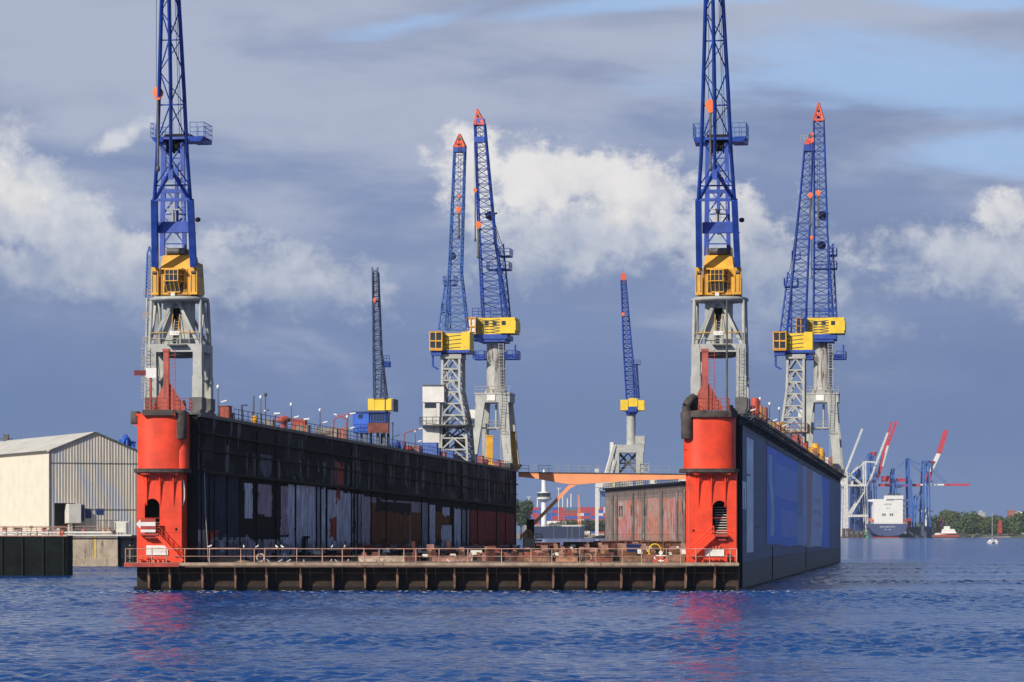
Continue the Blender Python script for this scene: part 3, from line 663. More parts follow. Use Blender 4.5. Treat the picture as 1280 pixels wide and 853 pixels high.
# small oval ports and a hose reel on the left tower flank
mb = MB(); mb.box(xq(219), xq(221.5), Yt-.03, Yt-.002, zq(663.5), zq(660)); D(mb, 'port', BLACK, tl)
mb = MB(); mb.disc_y((xq(867), zq(664)), .14, Yt-.03, Yt-.002); D(mb, 'port', BLACK, tr)
mb = MB(); mb.path([(lx1+.12, Yt+.3, zq(600)), (lx1+.25, Yt+.3, zq(612)), (lx1+.25, Yt+.3, zq(624)), (lx1+.05, Yt+.3, zq(632))], .09); D(mb, 'hose', WHITED, tl)
# triangular red mast frames on the tower tops
def mast(px, px1, t_, Ym):
    mb = MB(); zt_, zb_ = zq(440, Ym), zq(513, Ym); X = xq(px, Ym); z2 = zq(478, Ym)
    mb.box(X-.28, X+.28, Ym-.28, Ym+.28, zb_, zt_); mb.box(X-.36, X+.36, Ym-.36, Ym+.36, zt_, zt_+.3)
    mb.prism([(X+.28, z2), (X+.28, zb_), (xq(px1, Ym), zb_), (xq(px1, Ym), zb_+.3)], Ym-.05, Ym+.05)
    mb.prism([(X-.28, z2-.2), (X-.28, zb_), (xq(px-(px1-px)*.75, Ym), zb_), (xq(px-(px1-px)*.75, Ym), zb_+.2)], Ym-.05, Ym+.05)
    o = D(mb, 'signal_mast', mat('faded_mast_red', (.42, .10, .075), .65, 0, .3, .8, rust=.4, rustc=(.18, .05, .04)), t_)
    mb = MB(); 
    for i in range(14): mb.box(X+.3, X+1.0, Ym-.6, Ym-.56, zb_+.5+i*.42, zb_+.54+i*.42)
    for s_ in (.3, .96): mb.tube((X+s_, Ym-.6, zb_), (X+s_, Ym-.6, zt_+.2), .03, n=5)
    D(mb, 'ladder', REDD, t_)
    return o
mast(208, 232, tl, YF+5); mast(881, 904, tr, YF+5)
for t_, a_, b2 in ((tl, 181, 236), (tr, 868, 912)):
    mb = MB(); z = zq(514)
    mb.rail([(xq(a_), Yt+3, z), (xq(a_), Yt+.4, z), (xq(b2), Yt+.4, z), (xq(b2), Yt+3, z)], 1.3, 1., .03, 2); D(mb, 'railing', REDD, t_)
mb = MB(); mb.box(xq(179), xq(192), YF+4.2, YF+4.28, zq(471), zq(458.5)); D(mb, 'signal_board', WHITE, tl)
mb = MB(); mb.box(xq(164), xq(178.8), YF+4.2, YF+4.28, zq(468), zq(461.5)); D(mb, 'signal_board', mat('dark_red_board', (.16, .02, .02), .6), tl)
mb = MB(); mb.tube((xq(185), YF+4.4, zq(513)), (xq(185), YF+4.4, zq(458)), .09); mb.tube((xq(165), YF+4.4, zq(463)), (xq(192), YF+4.4, zq(463)), .05); D(mb, 'board_post', REDD, tl)
mb = MB(); mb.tube((xq(911), YF+4.6, zq(513)), (xq(911), YF+4.6, zq(372)), .10, n=8); D(mb, 'flag_pole', GREYD, tr)

# ------------------------------------------------------------------ cranes
CA = R(-8.7); CS, SN = math.cos(-CA), math.sin(-CA)
class Crane:
    def __init__(s, px, Y, zb, name, label, group, rz=CA):
        s.X0 = (px-640)*Y/F; s.Y = Y; s.zb = zb; s.rz = rz; s.c = math.cos(rz); s.s = -math.sin(rz)
        s.root = thing(name, label, 'crane', (s.X0, Y, zb), rz, group); s.m = Y/F
    def L(s, px, py, ly=0.):
        u = (px-640)/F
        lx = (u*(s.Y+s.c*ly)-s.X0-s.s*ly)/(s.c+s.s*u)
        Yw = s.Y-s.s*lx+s.c*ly
        return Vector((lx, ly, CZ+(HZ-py)*Yw/F-s.zb))
    def x(s, px): return s.L(px, HZ).x
    def z(s, py): return CZ+(HZ-py)*s.m-s.zb
    def part(s, mb, name, m, parent=None): return mb.build(name, m, parent or s.root)
def polyat(pts, t):
    z0, z1 = pts[0].z, pts[-1].z; z = z0+(z1-z0)*t
    for a, b in zip(pts, pts[1:]):
        if z <= b.z+1e-6:
            k = (z-a.z)/(b.z-a.z); return a.lerp(b, max(0, min(1, k)))
    return pts[-1]
def lattice(mc, mbr, chords, n, wc, wb, closed=True, style='zig', ease=None, horiz=True):
    k = len(chords)
    ts = [i/n for i in range(n+1)]
    if ease: ts = [1-(1-t)**ease for t in ts]
    P = [[polyat(c, t) for t in ts] for c in chords]
    for c in chords:
        for a, b in zip(c, c[1:]): mc.tube(a, b, wc/2, n=6)
    pr = [(i, (i+1) % k) for i in range(k if closed else k-1)]
    for a, b in pr:
        for i in range(n):
            if horiz: mbr.tube(P[a][i], P[b][i], wb/2, n=4, cap=False)
            if style == 'x':
                mbr.tube(P[a][i], P[b][i+1], wb/2, n=4, cap=False); mbr.tube(P[b][i], P[a][i+1], wb/2, n=4, cap=False)
            elif (i+a) % 2: mbr.tube(P[a][i], P[b][i+1], wb/2, n=4, cap=False)
            else: mbr.tube(P[b][i], P[a][i+1], wb/2, n=4, cap=False)
def hook(c, px, py, ly, rod, m=ORHOOK, size=1., top=None):
    p = c.L(px, py, ly); mb = MB(); r = .55*(size if c.Y < 350 else size*.66)
    mb.disc_y((p.x, p.z), r, p.y-.22, p.y+.22); mb.disc_y((p.x, p.z-r*.9), r*.6, p.y-.18, p.y+.18); mb.disc_y((p.x, p.z+r*.7), r*.5, p.y-.18, p.y+.18)
    h = c.part(mb, 'hook_block', m); mb = MB(); e = c.L(px, rod, ly)
    mb.tube((p.x, p.y, p.z-r), (p.x, p.y, e.z), .13*size, n=6); mb.lathe((p.x, p.y, e.z-.2), [(.05, 0), (.22*size, .15), (.22*size, .5), (.08, .7)], 8)
    c.part(mb, 'hook_shank', GREYD, h)
    if top:
        mb = MB(); q_ = c.L(*top); 
        for o_ in (-.18, .18): mb.tube((p.x+o_, p.y, p.z), (q_.x+o_, q_.y, q_.z), .025, n=4, cap=False)
        c.part(mb, 'hoist_rope', BLACK)

def near_crane(cx, Y, label, dx, lean, hookp):
    """portal slewing crane; photo pixels of the right-hand crane shifted by dx"""
    c = Crane(cx+dx, Y, ztop(Y), 'portal_crane', label, 'near portal cranes on the dock wing ends')
    X = lambda p: c.x(p+dx); Z = c.z
    D2 = 3.7     # depth of the portal
    # legs
    for sx, pa, pb in ((-1, 864, 875), (1, 921, 932)):
        for ly in (0, D2):
            mb = MB(); x0, x1 = X(pa), X(pb)
            mb.box(x0, x1, ly, ly+.9, Z(497), Z(440)); mb.box(x0-.06, x1+.06, ly-.06, ly+.96, Z(497), Z(470)); c.part(mb, 'leg', GREY)
            mb = MB(); mb.box(x0-.15, x1+.15, ly-.5, ly+1.4, .9, Z(497)-.002); 
            mb.hexa([(x0-.1, ly-1.1, .45), (x1+.1, ly-1.1, .45), (x1+.1, ly+2., .45), (x0-.1, ly+2., .45)], [(x0, ly-.5, .9), (x1, ly-.5, .9), (x1, ly+1.4, .9), (x0, ly+1.4, .9)])
            for w in (-.8, -.1, .7, 1.5):
                mb.tube((x0+.1, ly+w, .32), (x1-.1, ly+w, .32), .32, n=12)
            c.part(mb, 'bogie', GREYD)
    # portal girder ring and lower deck
    mb = MB(); x0, x1 = X(864), X(932); zt, zb = Z(430), Z(440)
    mb.box(x0, x1, 0, .8, zb, zt); mb.box(x0, x1, D2+.1, D2+.9, zb, zt); mb.box(x0, x0+.9, .8, D2+.1, zb, zt); mb.box(x1-.9, x1, .8, D2+.1, zb, zt)
    c.part(mb, 'portal_girder', GREY)
    mb = MB(); mb.box(x0+.9, x1-.9, .8, D2, zb+.1, zb+.2); mb.lathe((0, D2/2+.4, zb-.5), [(1.2, 0), (1.9, .1), (2.1, .5)], 16)
    c.part(mb, 'portal_floor', GREYD)
    # side bracing under the girder
    mb = MB()
    for xx in (x0+.4, x1-.4):
        mb.beam((xx, .6, Z(492)), (xx, D2/2+.4, zb), .22); mb.beam((xx, D2+.2, Z(492)), (xx, D2/2+.4, zb), .22); mb.beam((xx, .6, Z(475)), (xx, D2, Z(475)), .2)
    c.part(mb, 'side_brace', GREY)
    # slewing ring, posts and A braces
    r = (X(934)-X(862))/2; cy = D2/2+.2
    mb = MB(); mb.lathe(((x0+x1)/2, cy, Z(374.5)-.12), [(r-.3, 0), (r, .06), (r, .34), (r-.2, .42)], 40); c.part(mb, 'slewing_ring', GREY)
    mb = MB()
    for xx in (X(866.5), X(929.5)):
        for ly in (.3, D2+.5): mb.tube((xx, ly, zt), (xx*.97, ly*.8+cy*.2, Z(375)), .2, n=8)
    for ly, lt in ((.35, .75), (D2+.5, D2-.2)):
        xm = X(897); zz = Z(377)
        mb.beam((X(868), ly, zt), (xm-.35, lt, zz), .32); mb.beam((X(927), ly, zt), (xm+.35, lt, zz), .32); mb.beam((xm-.6, lt, zz), (xm+.6, lt, zz), .3)
    for xx in (X(866.5), X(929.5)):
        mb.beam((xx, .5, zt), (xx*.95, cy, zz), .3); mb.beam((xx, D2+.4, zt), (xx*.95, cy, zz), .3)
    c.part(mb, 'ring_support', GREY)
    # central housing with a dark doorway
    mb = MB(); h0, h1 = X(880), X(913); d0, d1 = X(892), X(902)
    yb = 1.2
    mb.box(h0, d0, yb, D2-.1, zt, Z(376)); mb.box(d1, h1, yb, D2-.1, zt, Z(376)); mb.box(d0, d1, yb+.8, D2-.1, zt, Z(384)); mb.box(d0, d1, yb, D2-.1, Z(384), Z(376))
    c.part(mb, 'king_post_housing', GREY)
    mb = MB(); mb.box(d0+.01, d1-.01, yb+.3, yb+.79, Z(402), Z(385)); c.part(mb, 'doorway', BLACK)
    mb = MB(); xl, xr = X(894), X(900)
    for s_ in (xl, xr): mb.beam((s_, yb-.9, zt), (s_, yb+.2, Z(398)), .07)
    for i in range(9):
        t = i/9; mb.box(xl, xr, yb-.9+1.1*t-.05, yb-.9+1.1*t+.05, zt+(Z(398)-zt)*t, zt+(Z(398)-zt)*t+.04)
    c.part(mb, 'ladder', GREY)
    mb = MB(); mb.rail([(x0+.3, .1, zt), (x1-.3, .1, zt), (x1-.3, D2, zt)], 1.15, 1.1, .035, 1)
    c.part(mb, 'deck_railing', GREY)
    mb = MB(); 
    for a_, b2 in ((870, 888), (903, 926)): mb.tube((X(a_), .05, zt+1.2), (X(b2), .05, zt+1.2), .05, n=5)
    for s_ in (893, 901.5): mb.path([(X(s_), yb-.9, zt+.9), (X(s_), yb-.2, Z(398)+.5)], .045)
    c.part(mb, 'yellow_handrail', YEL)
    mb = MB(); mb.box(X(892), X(904), .0, .05, Z(419), Z(414)); sg = c.part(mb, 'name_board', WHITE)
    text_bars(X(894), X(902.5), [(Z(417.8), .22)], 0, LET, sg, (0, 0, 0), 9)
    mb = MB(); mb.box(X(891), X(914), -.7, .0, Z(432.5), Z(431)); c.part(mb, 'step_platform', GREYD)
    # access ladder tower down one leg
    xx = X(924) if dx > -100 else X(862); mb = MB()
    for s_ in (-.25, .25): mb.tube((xx+s_, -.45, Z(498)), (xx+s_, -.45, Z(432)), .04, n=5)
    z_ = Z(498)
    while z_ < Z(432): mb.box(xx-.25, xx+.25, -.47, -.43, z_, z_+.03); z_ += .35
    z_ = Z(490)
    while z_ < Z(434):
        mb.path([(xx-.33, -.45, z_), (xx-.33, -1., z_), (xx+.33, -1., z_), (xx+.33, -.45, z_)], .025, 4); z_ += .9
    c.part(mb, 'ladder', GREY)
    # yellow machinery house
    zb, zm, zt_ = Z(369), Z(336), Z(318); a0, a1 = X(879), X(917)
    mb = MB()
    mb.hexa([(a0, .3, zb), (a1, .3, zb), (a1, 4.6, zb), (a0, 4.6, zb)], [(a0, .3, zm), (a1, .3, zm), (a1, 4.6, zm), (a0, 4.6, zm)])
    mb.hexa([(a0, .3, zm), (a1, .3, zm), (a1, 4.6, zm), (a0, 4.6, zm)], [(a0+.15, 1.0, zt_), (a1-.25, 1.0, zt_), (a1-.25, 4.1, zt_), (a0+.15, 4.1, zt_)])
    house = c.part(mb, 'machinery_house', YEL)
    mb = MB(); mb.hexa([(a1+.002, 1.4, zb+.25), (a1+.45, 1.4, zb+.4), (a1+.4, 4.7, zb+.4), (a1+.002, 4.7, zb+.25)], [(a1+.002, 1.4, zm+.9), (a1+.35, 2.2, zm+.8), (a1+.3, 4.3, zm+.8), (a1+.002, 4.3, zm+.9)]); c.part(mb, 'side_panel', mat('shaded_yellow_paint', (.40, .25, .10), .6, 0, .3, .6, rust=.4, rustc=(.2, .1, .05)), house)  # darker yellow: shade on the house's right side put into the panel colour
    for e0, e1 in ((869, 878), (917.5, 926.5)):
        mb = MB(); ex0, ex1 = X(e0), X(e1); w = (ex1-ex0)/2
        pts = [(ex0, zb+.05), (ex1, zb+.05), (ex1, Z(337))]+[((ex0+ex1)/2+w*math.cos(t), Z(337)+w*1.2*math.sin(t)) for t in [math.pi*k/8 for k in range(1, 8)]]+[(ex0, Z(337))]
        mb.prism(pts, -.1, .5); mb.box(ex0+.12, ex1-.12, .5, 3.2, zb+.05, Z(345)); c.part(mb, 'jib_foot_bracket', YEL)
        mb = MB(); mb.tube(((ex0+ex1)/2-.2, -.16, Z(341)), ((ex0+ex1)/2+.2, -.16, Z(341)), .16, n=10); mb.box(ex0+.12, ex0+.2, -.13, -.101, zb+.3, Z(344)); mb.box(ex1-.2, ex1-.12, -.13, -.101, zb+.3, Z(344)); c.part(mb, 'jib_pin', GREYD)
    mb = MB()
    for k in range(3): mb.beam((a0+.6+k*1.0, .93, zt_+.02), (a0+.6+k*1.0, 4.0, zt_+.02), .05)
    for xx in (a0+.25, a1-.3): mb.beam((xx, .28, zb+.1), (xx, .28, zm), .05)
    mb.box(a1-.75, a1-.38, .25, .298, zb+.4, zb+1.3); mb.box(a0+.1, a1-.1, .26, .298, zb+.02, zb+.12); mb.box(a0+1.2, a0+1.9, .62, .70, zm+.55, zm+.7)
    c.part(mb, 'panel_seam', mat('grimy_ochre', (.30, .15, .03), .7, 0, .4, 1), house)
    mb = MB(); mb.rail([(a0+.3, 1.3, zt_), (a0+.3, 4, zt_), (a1-.4, 4, zt_), (a1-.4, 1.3, zt_)], .9, 1., .03, 1, 4); c.part(mb, 'roof_railing', YEL, house)
    # cab: bay window with yellow glazing bars
    w0, w1 = X(884), X(909.5); zz0, zz1, zz2 = Z(365), Z(352), Z(338); mb = MB(); i_ = .30
    mb.hexa([(w0+.45, .15, zz0), (w1-.45, .15, zz0), (w1, .299, zz0), (w0, .299, zz0)], [(w0+.42, -.75, zz1), (w1-.42, -.75, zz1), (w1, .299, zz1), (w0, .299, zz1)])
    mb.hexa([(w0+.42, -.75, zz1), (w1-.42, -.75, zz1), (w1, .299, zz1), (w0, .299, zz1)], [(w0+.42, -.75, zz2), (w1-.42, -.75, zz2), (w1, .299, zz2), (w0, .299, zz2)])
    cab = c.part(mb, 'cab_glazing', GLASS)
    mb = MB(); xs = [w0+.42+(w1-w0-.84)*k/3 for k in range(4)]
    for k, xv in enumerate(xs):
        mb.beam((xv, -.78, zz1), (xv, -.78, zz2), .09 if k in (0, 3) else .06); mb.beam((xv, -.78, zz1), (xv, .12, zz0), .08)
    for xv in (w0, w1): mb.beam((xv, .25, zz0), (xv, .25, zz2), .12)
    for zv in (zz1, (zz1+zz2)/2+.1, zz2):
        mb.beam((xs[0], -.79, zv), (xs[-1], -.79, zv), .09 if zv != (zz1+zz2)/2+.1 else .05); mb.beam((w0, .25, zv), (xs[0], -.78, zv), .09); mb.beam((w1, .25, zv), (xs[-1], -.78, zv), .09)
    mb.box(w0-.02, w1+.02, -.8, .3, zz2+.03, zz2+.18); mb.beam((xs[0], .12, zz0), (xs[-1], .12, zz0), .12)
    c.part(mb, 'cab_frame', YEL, cab)
    # jib: two heavy outer chords and a front middle chord
    def ly(py): return -.1-(340-py)*lean
    J = lambda px, py, e=0: c.L(px+dx, py, ly(py)+e)
    Lc = [J(*p) for p in ((874, 333), (873, 250), (876.5, 195), (879, 112), (882, 0), (886, -125))]
    Rc = [J(*p) for p in ((922, 333), (918, 250), (914, 195), (910, 112), (903.5, 0), (897, -125))]
    mb = MB()
    for a_, b2 in ((Lc[0], Lc[1]), (Rc[0], Rc[1])): mb.beam(a_, b2, .62, .55, up=(0, 1, 0))
    c.part(mb, 'jib_leg', BLUE)
    mb = MB(); zc0, zc1 = J(0, 306), J(0, 292); xa, xb = J(878, 300).x, J(918, 300).x; yy = ly(300)
    mb.box(xa, xb, yy-.2, yy+.5, zc0.z, zc1.z); mb.box(xa, xb, yy-.15, yy+.1, J(0, 255).z, J(0, 250).z); mb.box(J(866, 250).x+.3, xa+.1, yy-.1, yy+.2, J(0, 254).z, J(0, 249).z)
    mb.beam(J(873, 250), J(919, 250), .3)
    c.part(mb, 'jib_crossbeam', BLUE)
    Mc = [J(893.5, 212, -.9), J(893, 112, -.9), J(891, 0, -.7), J(890.5, -125, -.3)]
    mcb, mbb = MB(), MB()
    for ch in (Lc[1:], Rc[1:]):
        for a_, b2 in zip(ch, ch[1:]): mcb.tube(a_, b2, .20, n=8)
    for a_, b2 in zip(Mc, Mc[1:]): mcb.tube(a_, b2, .17, n=8)
    mcb.beam(Mc[0], Lc[1]+Vector((.2, 0, .2)), .26); mcb.beam(Mc[0], Rc[1]+Vector((-.2, 0, .2)), .26)
    mcb.beam(Mc[0]+Vector((0, 0, .5)), Mc[0]-Vector((0, 0, 1.0)), .5, .3, up=(0, 1, 0))
    nb = 11; zlo = Lc[1].z; zhi = Lc[-1].z
    def on(ch, z):
        for a_, b2 in zip(ch, ch[1:]):
            if z <= b2.z: return a_.lerp(b2, max(0, (z-a_.z)/(b2.z-a_.z)))
        return ch[-1]
    levels = [J(0, p).z for p in (250, 195, 154, 114, 77, 42, 8, -26, -60, -92, -125)]
    for i in range(len(levels)-1):
        z0_, z1_ = levels[i], levels[i+1]
        l0, l1, r0, r1 = on(Lc, z0_), on(Lc, z1_), on(Rc, z0_), on(Rc, z1_)
        m0, m1 = on(Mc, max(z0_, Mc[0].z)), on(Mc, max(z1_, Mc[0].z))
        if i % 2 == 0: mbb.tube(l0, r0, .08, n=5)
        if i >= 1:
            if i % 2: mbb.tube(l0, m1, .07, n=5); mbb.tube(r0, m1, .07, n=5); mbb.tube(l0, r1, .055, n=5)
            else: mbb.tube(m0, l1, .07, n=5); mbb.tube(m0, r1, .07, n=5); mbb.tube(r0, l1, .055, n=5)
        else: mbb.tube(l0, r1, .07, n=5); mbb.tube(r0, l1, .07, n=5)
    c.part(mcb, 'jib_chord', BLUE); c.part(mbb, 'jib_bracing', BLUE)
    # A-frame tower standing on the house behind the jib
    def Q(px, py, l): return c.L(px+dx, py, l)
    ya, yb_ = 1.6, 3.7; mcb, mbb = MB(), MB()
    for l in (ya, yb_):
        for p0, p1 in ((883, 885), (911, 908)):
            a_, b2 = Q(p0, 320, l), Q(p1, 178, l); mcb.beam(a_, b2, .42 if p0 > 900 else .5, .35, up=(0, 1, 0))
    for py in (305, 286, 268, 250, 232, 214, 198):
        for l in (ya, yb_): mbb.beam(Q(884, py, l), Q(910, py, l), .13)
        for p_ in (884, 910): mbb.beam(Q(p_, py, ya), Q(p_, py, yb_), .12)
    for i, py in enumerate((305, 268, 232)):
        for l in (ya, yb_): mbb.beam(Q(884, py, l), Q(910, py-36, l), .16); mbb.beam(Q(910, py, l), Q(884, py-36, l), .12)
        mbb.beam(Q(910, py, ya), Q(910, py-36, yb_), .13); mbb.beam(Q(884, py, ya), Q(884, py-36, yb_), .13)
    for i in range(3): pass
    c.part(mcb, 'back_frame_post', BLUE); c.part(mbb, 'back_frame_bracing', BLUE)
    mb = MB(); mb.box(Q(895, 0, 0).x, Q(899, 0, 0).x, 1., 1.4, Q(0, 306, 0).z, Q(0, 222, 0).z); c.part(mb, 'luffing_spindle', BLUE)
    mb = MB(); mb.tube(Q(896, 288, .8), Q(896, 262, .8), .12); mb.tube(Q(899.5, 288, .8), Q(899.5, 262, .8), .07); mb.beam(Q(888, 262, .7), Q(907, 262, .7), .12); c.part(mb, 'luffing_cylinder', GREY)
    mb = MB()
    for py in (226, 240, 262, 277): mb.rail([tuple(Q(887, py, 1.1)), tuple(Q(909, py, 1.1))], .9, .8, .025, 1, 4)
    c.part(mb, 'stage_railing', WHITED)
    # top platform with side balconies and winch
    z0_ = Q(0, 189, 0).z
    mb = MB(); mb.box(Q(881, 0, 0).x, Q(914, 0, 0).x, .9, 5.2, z0_-.25, z0_)
    for p0, p1 in ((865.5, 880.5), (914.5, 932)):
        xa, xb = Q(p0, 0, 0).x, Q(p1, 0, 0).x
        mb.hexa([(xa+(.4 if p0 < 880 else 0), 1.0, z0_-.5), (xb-(.4 if p0 > 900 else 0), 1.0, z0_-.5), (xb, 4.2, z0_-.5), (xa, 4.2, z0_-.5)], [(xa, .9, z0_+.0), (xb, .9, z0_+.0), (xb, 4.4, z0_+.0), (xa, 4.4, z0_+.0)])
    pl = c.part(mb, 'top_platform', BLUE)
    mb = MB()
    for p0, p1 in ((865.5, 880.5), (914.5, 932)):
        xa, xb = Q(p0, 0, 0).x, Q(p1, 0, 0).x
        pts = [(xb, .95, z0_), (xa, .95, z0_), (xa, 4.3, z0_), (xb, 4.3, z0_)] if p0 < 880 else [(xa, .95, z0_), (xb, .95, z0_), (xb, 4.3, z0_), (xa, 4.3, z0_)]
        mb = MB(); mb.rail(pts, 1.5, .8, .035, 2); c.part(mb, 'platform_railing', BLUE2, pl)
    mb = MB(); mb.tube(Q(883, 183, 2.2), Q(911, 183, 2.2), .55, n=14); mb.tube(Q(886, 174, 3.2), Q(907, 176, 3.2), .5, n=14)
    for p_ in (883, 890, 897, 904, 911): mb.tube(Q(p_, 183, 2.2), Q(p_+1, 183, 2.2), .8, n=14)
    mb.box(Q(882, 0, 0).x, Q(912, 0, 0).x, 1.6, 3.6, z0_+.02, z0_+.4); c.part(mb, 'winch', BLACK, pl)
    # ropes between the winch and the jib head
    mb = MB(); tp = J(892, -125)
    for o_ in (-.9, -.4, .5, .8): mb.tube(Q(900+o_*9, 176, 3), (tp.x+o_*.3, tp.y+.3, tp.z), .028, n=4, cap=False)
    c.part(mb, 'luffing_rope', BLACK)
    hook(c, hookp[0], hookp[1], -11, hookp[2], size=.95, top=(hookp[0]+.5, -125, -11))
    mb = MB(); mb.lathe((J(0, 300).x*0+Q(921, 0, 0).x+.5, .2, Q(0, 293, 0).z), [(.1, 0), (.28, .1), (.28, .4), (.05, .5)], 8); mb.beam(Q(918, 291, .2), Q(925, 291, .2), .1); c.part(mb, 'floodlight', BLACK)
    mb = MB(); mb.box(X(894), X(899), -.2, .25, Z(370), Z(366)); c.part(mb, 'front_lamp', WHITED)
    mb = MB(); mb.box(X(884), X(910), 1.2, 3.8, Z(318)+.0, Z(311)); mb.tube((X(886), 1., Z(313)), (X(908), 1., Z(313)), .35, n=10); c.part(mb, 'hoist_gear', GREYD)
    return c
near_crane(898, 303, 'blue, yellow and grey portal crane above the right red dock tower', 0, .05, (888, 132, 212))
near_crane(898, 303, 'blue, yellow and grey portal crane above the left red dock tower', -680, .05, (197.5, 116, 213))

def far_head(c, chords, tipz, tip_pts, n, braces, m=BLUE, wc=.34, wb=.13):
    mc, mb_ = MB(), MB(); lattice(mc, mb_, chords, n, wc, wb); c.part(mc, 'jib_chord', m); c.part(mb_, 'jib_bracing', m)
def ladder_bal(c, px0, px1, py, ly0, ly1, m, h=1.2, nm='balcony'):
    a, b = c.L(px0, py), c.L(px1, py); mb = MB(); mb.box(a.x, b.x, ly0, ly1, a.z-.15, a.z)
    mb.rail([(a.x, ly1, a.z), (a.x, ly0, a.z), (b.x, ly0, a.z), (b.x, ly1, a.z)], h, 1., .05, 1, 4); return c.part(mb, nm, m)
def jib4(c, bl, br, tl_, tr_, mids=None, d0=2.0, d1=.8, n=22, m=BLUE, head=None, lean=3., wc=.26, wb=.10):
    """four chord lattice; bl/br/tl/tr are photo pixels of the front chords"""
    L = c.L
    def ch(a, b, mid, dd0, dd1):
        pts = [L(a[0], a[1], 0)]+([L(p[0], p[1], -lean*p[2]) for p in mid] if mid else [])+[L(b[0], b[1], -lean)]
        k = len(pts); out = []
        for i, p in enumerate(pts): out.append(p+Vector((0, dd0+(dd1-dd0)*(i/(k-1)), 0)))
        return out
    ml, mr = (mids or (None, None))
    C = [ch(bl, tl_, ml, 0, 0), ch(br, tr_, mr, 0, 0), ch(br, tr_, mr, d0, d1), ch(bl, tl_, ml, d0, d1)]
    mc, mb_ = MB(), MB(); lattice(mc, mb_, C, n, wc, wb); c.part(mc, 'jib_chord', m); c.part(mb_, 'jib_bracing', m)
    return C
def jib_head(c, C, h, m, lean=0, nm='jib_head'):
    P = [k[-1] for k in C]; cen = sum(P, Vector())/4; mb = MB(); top = cen+Vector((lean, -.4, h))
    for p in P: mb.beam(p, top, .28)
    for t in (.35, .65):
        Q_ = [p.lerp(top, t) for p in P]
        for i in range(4): mb.beam(Q_[i], Q_[(i+1) % 4], .2)
    for i in range(4): mb.beam(P[i], P[(i+1) % 4], .3)
    mb.beam(P[0], P[1].lerp(top, .5), .2); mb.beam(P[1], P[0].lerp(top, .5), .2)
    c.part(mb, nm, m)
    mb = MB(); 
    for t in (.25, .6): q_ = cen.lerp(top, t); mb.tube((q_.x-.4, q_.y, q_.z), (q_.x+.4, q_.y, q_.z), .45, n=12)
    c.part(mb, 'head_sheave', GREYD)

